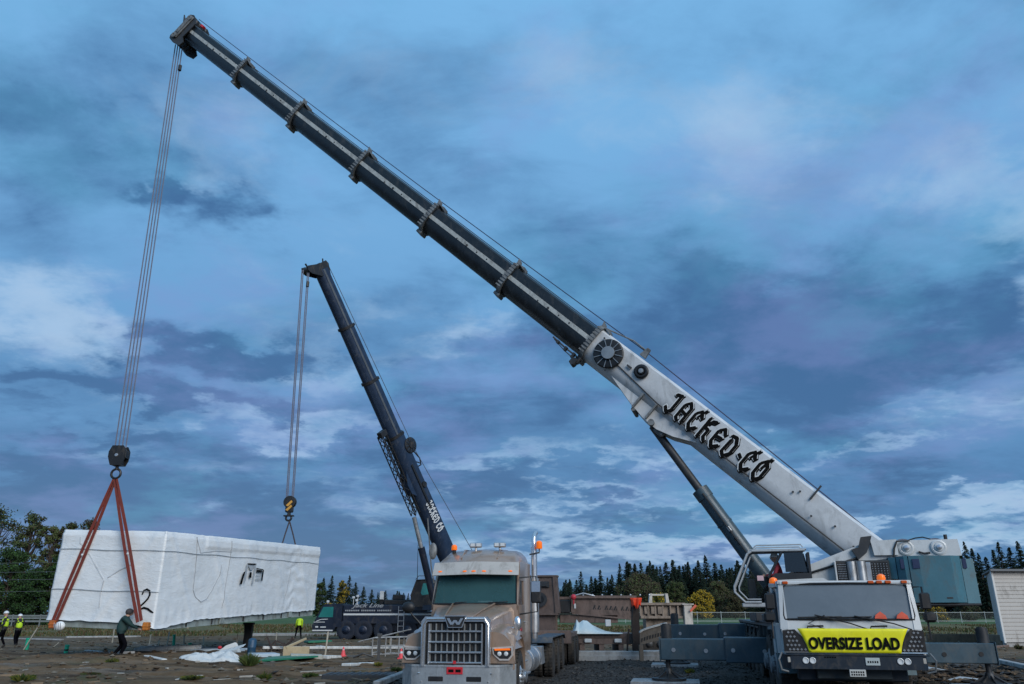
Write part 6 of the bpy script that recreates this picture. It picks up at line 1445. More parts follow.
J_grn = mat('dark_green_jacket', (.006, .034, .032), .75, 0, .3, 5); T_dk = mat('black_trousers', (.004, .004, .006), .9, 0, .3, 5, spec=.05); B_bt = mat('black_boots', (.02, .018, .016), .8, 0, .3, 6)
Ve = mat('hi_vis_yellow', (.5, .72, .02), .7, 0, .12, 6); J_blk = mat('black_jacket', (.015, .016, .018), .8, 0, .3, 5); Hh = mat('white_hard_hat', (.7, .71, .7), .3, 0, .08, 5)
J_yel = mat('hi_vis_jacket', (.4, .62, .02), .7, 0, .2, 6)
p_ = gz(130, 655)
person('man in a dark green hooded jacket holding the sling end at the module', (p_.x, 32.2, zgm(p_.x, 32.2) - .02), R(-68), [J_grn, T_dk, B_bt, M_skin], hip=(0, 0, .92), chest=(0, .08, 1.38), head=(0, .17, 1.63), hands=((-.2, .5, 1.12), (.18, .48, 1.05)), feet=((-.12, -.12, .08), (.13, .08, .08)), hood=mat('grey_brown_beanie', (.06, .05, .05), .9, 0, .2, 6), bulk=1.35).scale = (1.5, 1.3, 1.0)
p_ = G(15.5, 645)
person('worker with white hard hat, black jacket and yellow vest walking at the left', p_, R(50), [J_blk, T_dk, B_bt, M_skin], hip=(0, 0, .9), chest=(0, .06, 1.36), head=(0, .14, 1.6), hands=((-.2, .3, 1.08), (.2, .36, 1.1)), feet=((-.1, -.24, .1), (.12, .2, .08)), helmet=Hh, vest=Ve)
p_ = G(0.5, 648)
person('worker in yellow vest and white hard hat cut by the left edge of the picture', p_, R(110), [J_blk, T_dk, B_bt, M_skin], hands=((-.22, .25, 1.05), (.22, .28, 1.02)), feet=((-.13, .12, .08), (.13, -.15, .08)), helmet=Hh, vest=Ve)
p_ = G(298, 638.5)
person('worker in bright yellow jacket bending down beside the far end of the module', p_, R(15), [Ve, T_dk, B_bt, T_dk], hip=(0, -.1, .92), chest=(.02, .22, 1.24), head=(0, .42, 1.22), hands=((-.22, .42, .62), (.2, .38, .66)), feet=((-.22, -.08, .08), (.2, .05, .08)), bulk=1.15, hood=Ve)
so_ = S @ V((2.6, 1.5, 2.02))
person('crane operator in white hard hat and maroon top sitting in the white crane cabin', so_, math.atan2(hd.y, hd.x) - PI / 2, [mat('maroon_top', (.25, .02, .04), .8, 0, .2, 5), T_dk, B_bt, M_skin], hip=(0, 0, .62), chest=(0, .05, 1.05), head=(0, .1, 1.32), hands=((-.2, .42, .85), (.2, .42, .85)), feet=((-.12, .62, .12), (.12, .62, .12)), helmet=Hh, knee=(0, .3, 1))

# ------------------------------------------------------------------ trailers and frames in the middle
def at2(px, py, Y): p = at(px, py, Y); return (p.x, p.z)
YT = 36.0
tr = thing('steel_trailer_frame', 'long brown steel trailer beam with punched letters and a red flag at its right end', 'trailer', (at(600, 613, YT).x, YT, 0))
g = MB()
a = at2(572, 598, YT); b_ = at2(634, 598, YT); c_ = at2(634, 618.5, YT); d_ = at2(572, 612.5, YT)
g.prism([a, b_, c_, d_], YT, YT + .06, 'xz')
g.box(a[0] - .1, b_[0] + .1, YT - .12, YT + .4, a[1] - .02, a[1] + .1, .01)
g.loft([[(d_[0], YT - .1, d_[1]), (d_[0], YT + .3, d_[1]), (d_[0], YT + .3, d_[1] - .07), (d_[0], YT - .1, d_[1] - .07)], [(c_[0], YT - .1, c_[1]), (c_[0], YT + .3, c_[1]), (c_[0], YT + .3, c_[1] - .07), (c_[0], YT - .1, c_[1] - .07)]])
g.box(a[0] - .06, a[0] + .1, YT - .12, YT + .3, d_[1], a[1]); g.box(b_[0] - .1, b_[0] + .05, YT - .12, YT + .3, c_[1], a[1])
bm_ = g.build('web_beam', M_brn, tr, world=True)
g = MB(); xx = a[0] + .9
for k in range(9):
    if k in (2, 5): xx += .12
    z = a[1] - .38 - .01 * k; g.prism([(xx, z - .08), (xx + .06, z - .1), (xx + .14, z + .06), (xx + .08, z + .09)], YT - .012, YT - .004, 'xz'); g.prism([(xx + .1, z - .1), (xx + .15, z - .1), (xx + .15, z + .02)], YT - .011, YT - .003, 'xz'); xx += .2
g.build('punched_holes', M_blk, bm_, world=True)
g = MB()
for k in range(8): g.sphere((a[0] + .5 + k * .42, YT - .05, a[1] + .12), .045, (1, 1, 1), 6, 5)
g.tube([(a[0] + .1, YT - .1, a[1] + .1), (a[0] + .5, YT - .12, a[1] + .2), (a[0] + 1.0, YT - .12, a[1] + .08)], .03, 5); g.build('chain_and_bolts', M_alu, bm_, world=True)
g = MB(); e = at2(550, 600, YT); f = at2(570, 613, YT); g.box(e[0], f[0], YT - .2, YT + .8, f[1], e[1], .03); g.build('hydraulic_power_box', M_blk, tr, world=True)
g = MB(); e = at2(553, 598, YT); g.box(e[0] - .3, a[0], YT - .1, YT + .3, e[1] - .06, e[1] + .05); e = at2(560, 615, YT); f = at2(618, 623, YT); g.box(e[0], f[0], YT, YT + .5, f[1], e[1], .01)
f = at2(552, 630, YT); g.box(f[0], f[0] + .25, YT, YT + .3, .2, e[1]); g.build('neck', M_brn, tr, world=True)
# low deck
YD = 34.0; g = MB(); e = at2(560, 632, YD); f = at2(636, 641, YD)
g.box(e[0] - 1.2, f[0], YD, YD + 2.2, f[1] + .1, e[1] - .05, .02); g.box(e[0], f[0] + .2, YD - .05, YD + .1, f[1] - .12, f[1] + .1, .01); g.box(e[0] + .3, e[0] + .9, YD - .1, YD, f[1] - .1, f[1] + .05, .02)
for k in range(3): g.box(e[0] + .8 + k * .8, e[0] + 1.0 + k * .8, YD - .02, YD + 2.2, .1, f[1])
g.build('low_deck', M_brn, tr, world=True)
g = MB(); 
for x, y in ((588, 640), (618, 640)): q = at(x, y, YD - .1); g.box(q.x - .15, q.x + .15, YD - .15, YD - .05, q.z - .1, q.z + .05, .02)
q = at(575, 606, YT - .15); g.box(q.x - .04, q.x + .04, YT - .16, YT - .13, q.z - .1, q.z + .1); q = at(608, 623, YT - .3); g.box(q.x - .12, q.x + .12, YT - .35, YT - .2, q.z - .14, q.z + .14, .02)
g.build('marker_plates', M_txw, tr, world=True)
# dark post with the flag
g = MB(); p0, p1 = at(637, 646, 33.6), at(636, 603, 33.6); g.loft([[(p0.x - .16, p0.y, 0), (p0.x + .16, p0.y, 0), (p0.x + .16, p0.y + .3, 0), (p0.x - .16, p0.y + .3, 0)], [(p0.x - .15, p0.y, 1.5), (p0.x + .15, p0.y, 1.5), (p0.x + .15, p0.y + .3, 1.5), (p0.x - .15, p0.y + .3, 1.5)], [(p1.x - .08, p1.y, p1.z + .1), (p1.x + .12, p1.y, p1.z + .1), (p1.x + .12, p1.y + .2, p1.z + .1), (p1.x - .08, p1.y + .2, p1.z + .1)]])
g.tube([(p0.x - .42, p0.y - .05, .1), (p0.x - .38, p0.y - .05, .8), (p0.x - .3, p0.y - .05, 1.2)], .04, 6); g.box(p0.x - .6, p0.x + .5, p0.y - .3, p0.y + .4, -.05, .08, .01)
post = g.build('support_post', mat('rusty_dark_post', (.03, .02, .016), .8, .1, .4, 4, dirt=.3)); tag(post, 'dark rusty steel post standing at the end of the brown trailer beam', 'post')
def cloth(name, label, c0, w_, h_, m_, seed, cat='flag', th=.01, tilt=0):
    g = MB(); n_, k_ = 10, 8; pts = []
    for i in range(k_ + 1):
        for j in range(n_ + 1):
            u_, v_ = j / n_ - .5, i / k_; y = .06 * math.sin(u_ * 14 + seed + v_ * 2) * (.4 + v_); wv = (1 - .35 * v_ * abs(math.sin(seed)))
            pts.append((c0[0] + u_ * w_ * wv + tilt * v_, c0[1] + y, c0[2] - v_ * h_ * (1 + .25 * math.sin(u_ * 9 + seed))))
    g._add(pts, [(i * (n_ + 1) + j, i * (n_ + 1) + j + 1, (i + 1) * (n_ + 1) + j + 1, (i + 1) * (n_ + 1) + j) for i in range(k_) for j in range(n_)])
    o = g.build(name, m_, solid=False); o.modifiers.new('s', 'SOLIDIFY').thickness = th; return tag(o, label, cat)
q = at(636, 597.8, 33.45); cloth('warning_flag', 'bright orange red cloth flag draped over the top of the dark post', q, .5, .36, M_red, 1.3)
q = at(573.5, 597, 35.6); g = MB(Matrix.Translation(q)); g.sphere((0, 0, 0), .12, (1, .8, 1), 10, 8); g.cyl((0, 0, -.3), (0, 0, -.08), .03, n=6); o = g.build('marker_ball', mat('red_ball', (.6, .04, .06), .5, 0, .1, 5)); tag(o, 'small round red marker on top of the brown trailer near the dark box', 'marker')
q = at(693, 607, 39.7); g = MB(Matrix.Translation(q)); g.tube([(-.15, 0, -.2), (.15, 0, .08)], [.05, .07], 6); o = g.build('marker_wand', mat('red_orange_wand', (.7, .15, .08), .6, 0, .2, 5)); tag(o, 'small slanting orange wand tied to the white post end of the far trailer', 'marker')
# far trailer with lattice side and white end post
Y2 = 40.0; tr2 = thing('lattice_trailer', 'pale brown lattice sided trailer ending in a thick white post', 'trailer', (at(665, 613, Y2).x, Y2, 0))
g = MB(); a = at2(640, 604, Y2); b_ = at2(685, 604.5, Y2); c_ = at2(640, 616, Y2)
g.box(a[0], b_[0], Y2 - .1, Y2 + 1.6, a[1] - .06, a[1] + .06, .01); g.box(a[0], b_[0], Y2 - .05, Y2 + .1, c_[1] - .12, c_[1], .01); g.box(a[0], b_[0], Y2 + .1, Y2 + .13, c_[1], a[1]); g.box(a[0], b_[0], Y2 + 1.5, Y2 + 1.6, c_[1] - .12, c_[1])
for k in range(7): x = a[0] + (b_[0] - a[0]) * k / 6; g.box(x - .035, x + .035, Y2 - .04, Y2 + .08, c_[1], a[1])
for k in (0, 1, 2): x = a[0] + .2 + k * .33; g.box(x, x + .2, Y2 - .02, Y2 + .06, c_[1] + .1, a[1] - .12)
g.box(a[0] + .3, b_[0] - .6, Y2 + .3, Y2 + 1.3, .4, c_[1] - .1)
g.build('lattice_side', mat('pale_brown_steel', (.24, .19, .15), .65, .1, .35, 3, dirt=.4, dcol=(.06, .05, .04)), tr2, world=True)
g = MB(); p0, p1 = at(687, 625, Y2), at(687, 605, Y2); g.box(p1.x - .2, p1.x + .2, Y2 - .2, Y2 + .2, p0.z - .3, p1.z + .03, .02); g.box(p1.x - .28, p1.x + .28, Y2 - .25, Y2 + .25, p1.z, p1.z + .06, .01); g.build('end_post', mat('cream_white_steel', (.5, .47, .42), .6, 0, .2, 4, dirt=.3), tr2, world=True)
g = MB(); l_, r_ = at(650, 604, Y2 + .4), at(668, 604, Y2 + .4); tp = at(659, 593.5, Y2 + .4)
for x, k in ((l_.x, 1), (r_.x, -1)): g.loft([[(x - .09, Y2 + .3, l_.z - .2), (x + .09, Y2 + .3, l_.z - .2), (x + .09, Y2 + .6, l_.z - .2), (x - .09, Y2 + .6, l_.z - .2)], [(x - .06 + k * .06, Y2 + .3, tp.z), (x + .06 + k * .06, Y2 + .3, tp.z), (x + .06 + k * .06, Y2 + .6, tp.z), (x - .06 + k * .06, Y2 + .6, tp.z)]])
g.box(l_.x + .08, r_.x - .08, Y2 + .4, Y2 + .5, tp.z - .1, tp.z - .02); g.build('guide_frame', mat('cream_white_steel', (.5, .47, .42)), tr2, world=True)
for x in (645, 655, 664): q = at(x, 625, Y2 + .8); wheel(tr2, q.x - tr2.location.x, .8 - .9, .4, .3, -1, M_stl, axis='y')
# curved ramp beam with lightening holes
YR = 32.5; g = MB(); tp_, bt_ = [], []
for k in range(11):
    f = k / 10; x = 640 + 27 * f; yt = 633 - 9 * f ** .7; yb = 645 - 6.5 * f; q = at2(x, yt, YR); tp_.append(q); q = at2(x, yb, YR); bt_.append(q)
g.prism(tp_ + bt_[::-1], YR, YR + .06, 'xz', 0)
for a_, b__ in zip(tp_[:-1], tp_[1:]): g.loft([[(a_[0], YR - .06, a_[1]), (a_[0], YR + .25, a_[1]), (a_[0], YR + .25, a_[1] + .06), (a_[0], YR - .06, a_[1] + .06)], [(b__[0], YR - .06, b__[1]), (b__[0], YR + .25, b__[1]), (b__[0], YR + .25, b__[1] + .06), (b__[0], YR - .06, b__[1] + .06)]], mi=1)
for k in range(10): x, zt_ = tp_[k]; zb_ = bt_[k][1]; x2 = (tp_[k][0] + tp_[k + 1][0]) / 2; zm = (zt_ + zb_) / 2 - .04; g.prism([(x2 - .035, zm - .08), (x2 + .03, zm - .05), (x2 + .045, zm + .08), (x2 - .02, zm + .06)], YR - .012, YR - .003, 'xz', 2)
g.prism([(tp_[0][0] - .05, .0), (tp_[0][0] + .1, 0), (tp_[0][0] + .1, bt_[0][1]), (tp_[0][0] - .05, bt_[0][1])], YR + .01, YR + .2, 'xz', 0)
o = g.build('ramp_beam', [mat('brown_grey_beam', (.16, .13, .1), .7, .1, .35, 3, dirt=.3), mat('cream_white_steel', (.5, .47, .42)), M_blk], smooth=0); tag(o, 'curved perforated ramp beam rising between the dark post and the outriggers', 'ramp')
# pale sheet over the deck
g = MB(); pts = []; xs2 = [571, 575, 579, 583, 587, 592, 598, 605, 613, 622]; yt = [633, 619.5, 623, 620.5, 621, 625, 628, 631, 632.5, 633]
for i, (x, y) in enumerate(zip(xs2, yt)):
    a_ = at(x, 634, 33.8); t_ = at(x + (1.5 if i < 2 else 0), y, 34.5); pts += [a_, (a_ + t_) / 2 + V((.02 * (i % 2), -.12 * (i % 2), 0)), t_, V((t_.x, 35.3, a_.z))]
g._add(pts, [(i * 4 + j, i * 4 + j + 1, i * 4 + j + 5, i * 4 + j + 4) for i in range(9) for j in range(3)])
o = g.build('plastic_sheet', mat('pale_aqua_plastic', (.6, .68, .68), .35, 0, .12, 4), solid=False); o.modifiers.new('s', 'SOLIDIFY').thickness = .01; tag(o, 'pale aqua plastic sheet heaped on the brown trailer deck', 'sheet')
# concrete footing behind the gravel
q0, q1 = gnd(560, 661), gnd(770, 655)
g = MB(); g.box(2.0, 7.2, 33.3, 34.4, 0, .36, .02); g.box(2.0, 7.2, 33.22, 33.3, 0, .2, .01); g.box(7.2, 9.5, 33.6, 34.2, 0, .16, .01)
o = g.build('concrete_footing', M_conc); tag(o, 'long pale concrete footing at the back of the dark gravel', 'footing')

# ------------------------------------------------------------------ fence along the field
fn = thing('field_fence', 'pale rail and mesh fence running along the far green field', 'fence', (0, 150, 0))
M_fp = mat('pale_galvanised', (.38, .42, .42), .6, .1, .2, 4)
g = MB()
for z in (1.75, .25): g.box(-10, 130, -.03, .03, z, z + .07)
g.build('rails', M_fp, fn)
g = MB(); 
for k in range(0, 560): x = -10 + k * .25; g.box(x, x + .012, -.01, .0, .25, 1.78)
for z in np.arange(.4, 1.75, .2): g.box(-10, 130, -.012, .0, z, z + .012)
g.build('wire_mesh', mat('mesh_wire', (.2, .23, .22), .6, .2, .2, 4), fn)
for k in range(32):
    g = MB(); x = -10 + k * 4.4; g.cyl((x, 0, -.2), (x, 0, 1.98), .05, n=7); g.build('post', M_fp, fn)
fn2 = thing('guard_rail', 'low grey rail fence behind the workers at the far left', 'fence', (0, 112, 0))
g = MB()
for z in (.55, .95, 1.25): g.box(-95, -52, -.05, .05, z, z + .22)
g.build('rails', mat('grey_boards', (.16, .18, .18), .8, 0, .3, 2), fn2)
for k in range(12):
    g = MB(); x = -95 + k * 3.8; g.box(x, x + .15, -.12, -.05, -.2, 1.55); g.build('post', mat('grey_boards', (.16, .18, .18)), fn2)

# ------------------------------------------------------------------ shed at the right edge
g0_ = gnd(1006, 647); X0, Y0 = g0_.x, g0_.y
sh = thing('site_shed', 'pale cream shed with horizontal lap siding at the right edge', 'shed', (X0, Y0, 0), R(4))
HS = at(996, 571, Y0).z
M_sid = mat('cream_siding', (.42, .4, .37), .6, 0, .14, 1.2, dirt=.2)
g = MB(); n_ = 18; hh = (HS - .25) / n_
g.prism([(k_, z_) for k in range(n_) for k_, z_ in ((-.03, .25 + k * hh), (-.0, .25 + (k + 1) * hh))] + [(.1, HS), (.1, .25)], .0, 8, 'yz')
g.prism([(.02, .1), (8, .1), (11, 5), (3.1, 5)], .25, HS - .01, 'xy'); g.build('wall', M_sid, sh, smooth=0)
g = MB(); g.box(-.06, .06, -.05, .05, .2, HS, .01); g.build('corner_trim', mat('white_trim', (.6, .6, .58), .6, 0, .1, 4), sh)
g = MB(); g.prism([(-.25, -.3), (8.2, -.3), (11.4, 5.2), (2.95, 5.2)], HS, HS + .09, 'xy'); g.box(-.25, 8.2, -.33, -.302, HS - .02, HS + .1); g.build('roof', mat('dark_drip_edge', (.12, .13, .14), .6, 0, .2, 3), sh)
g = MB(); g.prism([(.1, .05), (8, .05), (10.9, 4.9), (3.1, 4.9)], -.05, .249, 'xy'); g.build('plinth', M_conc, sh)

# ------------------------------------------------------------------ overhead line behind the left trees' foreground
pw = thing('power_line', 'thin overhead wires crossing in front of the dark trees at the left', 'power line', (0, 100, 0))
for z in (6.9, 6.0, 4.6, 8.0):
    g = MB(); g.tube([(-120 + k * 10, 0, z - .5 * math.sin(PI * k / 8)) for k in range(9)], .022, 4); g.build('wire', M_rope, pw)
for x in (-121, -39.5):
    g = MB(); g.cyl((x, 0, -.5), (x, 0, 5.2 if x > -60 else 8.6), .14, .1, n=8); g.box(x - .9, x + .9, -.06, .06, 4.6 if x > -60 else 7.8, 4.75 if x > -60 else 7.95); g.build('pole', M_wood, pw)

# ------------------------------------------------------------------ clutter
M_pip = mat('green_pipe_plastic', (.015, .42, .25), .45, 0, .2, 6, dirt=.2)
for (x, yb, yt, w_, lab) in ((26, 651, 640, .1, 'green pipe stub with a leaning wooden stake behind it'), (65.5, 653, 643, .09, 'short green pipe stub with a dark band'), (173.5, 649, 634, .07, 'tall green pipe stub left of the white plastic heap'), (190, 650, 643, .08, 'short green pipe stub touching the white plastic heap')):
    p_ = G(x, yb); h_ = (yb - yt) * p_.y / 865; t = thing('pipe_stub', lab, 'pipe', p_, 0, 'green pipe stubs'); t.rotation_euler = (R(3), R(random.uniform(-6, 6)), 0)
    g = MB(); g.lathe((0, 0, -.1), (0, 0, 1), [(w_ * 1.0, 0), (w_, h_ + .04), (w_ * 1.15, h_ + .04), (w_ * 1.15, h_ + .1), (w_ * .9, h_ + .1), (w_ * .9, h_)], 14); g.build('pipe', M_pip, t)
    if x == 65.5: g = MB(); g.lathe((0, 0, h_ * .45), (0, 0, 1), [(w_ * 1.05, 0), (w_ * 1.1, 0), (w_ * 1.1, .06), (w_ * 1.05, .06)], 14); g.build('band', M_blk, t)
stakes = [(22, 651, 630, 6, 'tall pale stake leaning over the first green pipe stub'), (49, 648, 643, 5, 'short pale stake lying aslant between the two left pipe stubs'), (112, 644, 630, 0, 'upright wooden stake under the module between the slings'), (149, 645, 635, 1, 'short stake right of the man in green'), (158, 648, 641, 0, 'small stake above the end of the white pipe bundle'), (166, 649, 634, 2, 'thin stake just left of the tall green pipe stub'), (184, 650, 636, -3, 'stake leaning between the two green pipe stubs'), (203, 645, 637, 0, 'short stake behind the white plastic heap'), (236, 650, 635, 0, 'stake standing left of the black wrapped post'), (276, 641, 632, 0, 'small pale stake left of the bending worker'), (325, 656, 633, 2, 'tall white stake in front of the dark crane cab'), (390, 650, 639, 0, 'short grey stake in the pale pipe frame')]
for x, yb, yt, ln, lab in stakes:
    p_ = G(x, yb); h_ = (yb - yt) * p_.y / 865; g = MB(Matrix.Translation(p_)); dx = ln * .03 * (3 if abs(ln) > 4 else 1); g.prism([(-.03, -.15), (.03, -.15), (.03 + dx, h_), (dx, h_ + .05), (-.03 + dx, h_)], -.02, .02, 'xz')
    o = g.build('wooden_stake', mat('pale_stake_wood', (.42, .38, .3), .8, 0, .25, 6)); tag(o, lab, 'stake')
p_ = G(371 + .5, 661); h_ = 26 * p_.y / 865; g = MB(Matrix.Translation(p_)); g.box(-.05, .05, -.05, .05, -.1, h_, .01); g.box(-.1, .1, -.06, .06, h_ - .12, h_, .02); g.tube([(-1.0, 0, .1), (-.6, -.1, .25), (-.2, 0, .12)], .04, 5)
p_2 = G(381, 660)
o = g.build('marker_post', mat('grey_dark_post', (.06, .06, .06), .7, 0, .2, 5)); o.location.x += p_2.x - p_.x; tag(o, 'tall thin dark post between the pipe frame and the truck', 'post')
# heap of white plastic
def heap(name, label, c, w_, d_, h_, m_, seed, cat):
    g = MB(); n_, k_ = 60, 34; pts = []
    for i in range(k_ + 1):
        for j in range(n_ + 1):
            u_, v_ = 2 * j / n_ - 1, 2 * i / k_ - 1; r2_ = (abs(u_) ** 2.6 + abs(v_) ** 2.4); e_ = max(0, 1 - r2_) ** .45
            nz_ = noise.noise(V((u_ * 2.4, v_ * 2, seed))); rg = 1 - abs(noise.noise(V((u_ * 3.6 + v_, v_ * 3, seed + 3)))) * 2.4
            z = h_ * e_ * (.62 + .55 * nz_ + .18 * rg) ; x = c.x + u_ * w_ / 2 * (1 + .08 * noise.noise(V((v_ * 4, u_, seed)))); y = c.y + v_ * d_ / 2
            pts.append((x, y, zgm(x, y) - .03 + max(0, z)))
    g._add(pts, [(i * (n_ + 1) + j, i * (n_ + 1) + j + 1, (i + 1) * (n_ + 1) + j + 1, (i + 1) * (n_ + 1) + j) for i in range(k_) for j in range(n_)])
    o = g.build(name, m_, solid=False, smooth=40); return tag(o, label, cat)
M_plw = mat('white_plastic_film', (.55, .57, .56), .4, 0, .12, 4, dirt=.22)
heap('plastic_heap', 'crumpled heap of white plastic film in the mud', G(211, 662), 2.35, 1.2, .4, M_plw, 4.0, 'plastic'); 
q = G(226, 660); g = MB(Matrix.Translation(q)); g.loft([[(-.5, 0, .1), (-.1, .1, .45), (.2, .2, .56), (.35, .2, .2)], [(-.4, .12, .1), (0, .2, .42), (.25, .28, .54), (.45, .3, .2)]]); g.loft([[(-.9, -.3, .05), (-.2, -.4, .2), (.4, -.35, .3), (.7, -.3, .42)], [(-.9, -.1, .1), (-.2, -.2, .26), (.4, -.15, .4), (.75, -.12, .52)]]); o = g.build('plastic_fold', M_plw); tag(o, 'upstanding fold of stiff white film on the right of the plastic heap', 'plastic')
q = G(219, 655); g = MB(Matrix.Translation(q)); g.sphere((0, 0, .3), .1, (1, .8, .7), 8, 6); o = g.build('red_cap', mat('red_trim', (.5, .02, .03), .5)); tag(o, 'small red cap lying on the white plastic heap', 'cap')
# white wrapped pipe bundle and boards
def board(name, label, a, b__, w_, h_, m_, cat, z0=0, rot=0):
    p0, p1 = G(*a), G(*b__); d = (p1 - p0); ln = d.length; ang = math.atan2(d.y, d.x); M_ = Matrix.Translation(p0 + V((0, 0, z0))) @ Matrix.Rotation(ang, 4, 'Z') @ Matrix.Rotation(-math.asin(d.z / ln), 4, 'Y')
    g = MB(M_); g.box(0, ln, -w_ / 2, w_ / 2, 0, h_, min(.02, h_ * .3)); o = g.build(name, m_); return tag(o, label, cat)
M_pw = mat('dirty_white_board', (.62, .62, .59), .7, 0, .25, 3, dirt=.35); M_pb = mat('pale_blue_white_sheet', (.42, .5, .56), .5, 0, .2, 3, dirt=.2)
p0, p1 = G(136, 653), G(196, 653)
g = MB()
for k in range(4): g.tube([p0 + V((.1 * k, .25 * k - .2, .14 + .05 * (k % 2))), (p0 + p1) / 2 + V((0, .25 * k - .2, .16)), p1 + V((0, .25 * k - .2, .14))], .13, 10)
o = g.build('pipe_bundle', M_pw); tag(o, 'bundle of long whitish pipes lying in the mud beside the man in green', 'pipes')
board('ground_board', 'pale board lying flat in the mud under the white pipe bundle', (146, 657), (165, 657.5), .2, .06, M_pw, 'board')
board('ground_board', 'long dirty pale board lying left of the boots of the man in green', (86, 651.5), (108, 652), .25, .06, M_conc, 'board'); board('ground_board', 'wide pale board just behind the boots of the man in green', (100, 653.5), (128, 654), .5, .1, M_conc, 'board')
board('concrete_kerb', 'long low concrete edge crossing the site behind the left pipe stubs', (66, 638), (140, 637.5), .5, .12, M_conc, 'kerb'); board('concrete_kerb', 'thin concrete edge further left behind the workers', (-10, 639), (62, 640), .3, .1, M_conc, 'kerb')
board('concrete_kerb', 'long pale concrete edge in front of the dark crane wheels', (244, 636.2), (344, 635.5), .5, .2, M_conc, 'kerb')
board('white_rail', 'long white horizontal rail low over the mud left of the truck', (262, 654), (424, 652), .1, .12, M_pw, 'rail', z0=.22)
board('sheet_stack', 'pale blue white flat sheets stacked left of the timber pieces', (250, 657), (277, 656), 1.2, .14, M_pb, 'sheets'); board('sheet_stack', 'shallow pile of white sheets behind the plastic heap', (196, 652), (243, 651), 1.3, .14, M_pb, 'sheets')
board('sheet_stack', 'cream white panel lying behind the green board', (290, 660), (322, 659), .9, .16, mat('cream_panel', (.42, .42, .36), .7, 0, .25, 4, dirt=.3), 'sheets')
board('foam_block', 'broken pale block at the right end of the cream panel', (322, 659), (336, 659), .6, .14, M_pw, 'block')
g = MB(); p0 = G(285, 655); p1 = at(306, 638.5, p0.y + 1.0); g.tube([p0 + V((0, 0, .35)), p1], [.06, .05], 4); g.box(p0.x - .1, p0.x + 1.0, p0.y, p0.y + .1, p0.z, p0.z + .4, .01); o = g.build('timber_plank', mat('fresh_timber', (.45, .36, .22), .75, 0, .25, 5)); tag(o, 'yellowish timber plank leaning on dark debris', 'plank')
rd = random.Random(4); p0 = G(283, 654); g = MB()
for k in range(16): a_ = rd.random() * 6.28; c_ = p0 + V((rd.uniform(-.8, .7), rd.uniform(-.2, .6), rd.uniform(.05, .5))); g.box(c_.x - .3, c_.x + .3, c_.y - .04, c_.y + .04, c_.z - .03, c_.z + .03, 0, 0, (a_, 'Y'))
o = g.build('debris_pile', mat('dark_scrap', (.05, .035, .03), .85, 0, .5, 5)); tag(o, 'small dark pile of broken scrap wood under the leaning plank', 'debris')
M_gb = mat('dark_green_board', (.015, .16, .09), .5, 0, .25, 3, dirt=.25)
g = MB(); a_, b__, c_, d_ = G(258, 664), G(318, 660), G(300, 657.5), G(268, 660); g.loft([[V((q.x, q.y, .06 + q.z)) for q in (a_, b__, c_, d_)], [V((q.x, q.y, .12 + q.z)) for q in (a_, b__ , c_ , d_)]]); o = g.build('green_board', M_gb); tag(o, 'dark green sheet lying on the mud right of the weed clump', 'board')
board('green_board', 'narrow green board further back beside the bending worker', (306, 643), (330, 642), .8, .12, M_gb, 'board')
board('loose_board', 'small white strip board lying in front of the marker post', (346, 665), (370, 664), .35, .1, M_pw, 'board')
board('loose_board', 'short white board lying at the foot of the tall white stake', (318, 647), (330, 649), .3, .08, M_pw, 'board')
board('concrete_kerb', 'pale kerb running out beside the truck bumper at the left', (376, 690), (412, 673), .18, .15, M_conc, 'kerb')
# pit cover
p0, p1 = G(339, 679), G(380, 680); g = MB(Matrix.Translation((p0 + p1) / 2)); w_ = (p1 - p0).length / 2; g.box(-w_, w_, -.4, .45, .0, .16, .02)
for k in range(9): g.box(-w_ + .1 + k * .2, -w_ + .2 + k * .2, -.35, .4, .16, .175)
o = g.build('pit_cover', mat('dark_plastic_cover', (.04, .042, .045), .55, 0, .3, 4, dirt=.4)); tag(o, 'dark ribbed rectangular cover lying in the mud near the truck', 'cover')
# cones
def cone(px, py, h_, lab):
    p_ = G(px, py); t = thing('traffic_cone', lab, 'cone', p_, 0, 'small pinkish traffic cones')
    g = MB(); g.box(-h_ * .35, h_ * .35, -h_ * .35, h_ * .35, 0, .05, .01); g.lathe((0, 0, .04), (0, 0, 1), [(h_ * .28, 0), (h_ * .07, h_ * .9), (h_ * .05, h_ * .93)], 14); g.build('cone_body', mat('pink_red_cone', (.75, .08, .09), .6, 0, .1, 6), t)
    g = MB(); g.lathe((0, 0, h_ * .55), (0, 0, 1), [(h_ * .175, 0), (h_ * .13, h_ * .2)], 14); g.build('reflective_band', M_txw, t)
cone(343, 657, .38, 'small pinkish cone under the white rail, alone left of the marker post'); cone(401, 659, .4, 'small pinkish cone close to the truck mudguard at left')
# pale pipe frame left of the truck
p0, p1 = G(372, 655), G(425, 655); g = MB()
for y, z in ((0, .1), (0, .45), (0, .8), (.9, .8), (.9, .1)): g.tube([p0 + V((0, y, z)), p1 + V((0, y, z))], .03, 5)
for k in range(5): q = p0 + (p1 - p0) * k / 4; g.tube([q, q + V((0, 0, .82))], .03, 5); g.tube([q + V((0, 0, .8)), q + V((.1, .9, .8)), q + V((.1, .9, 0))], .03, 5)
g.tube([p0 + V((-.9, 1.4, .6)), p0 + V((1.6, 1.0, 1.15))], .03, 5)
o = g.build('pipe_rack', M_conc); tag(o, 'low rack of pale pipes standing left of the truck grille', 'rack')
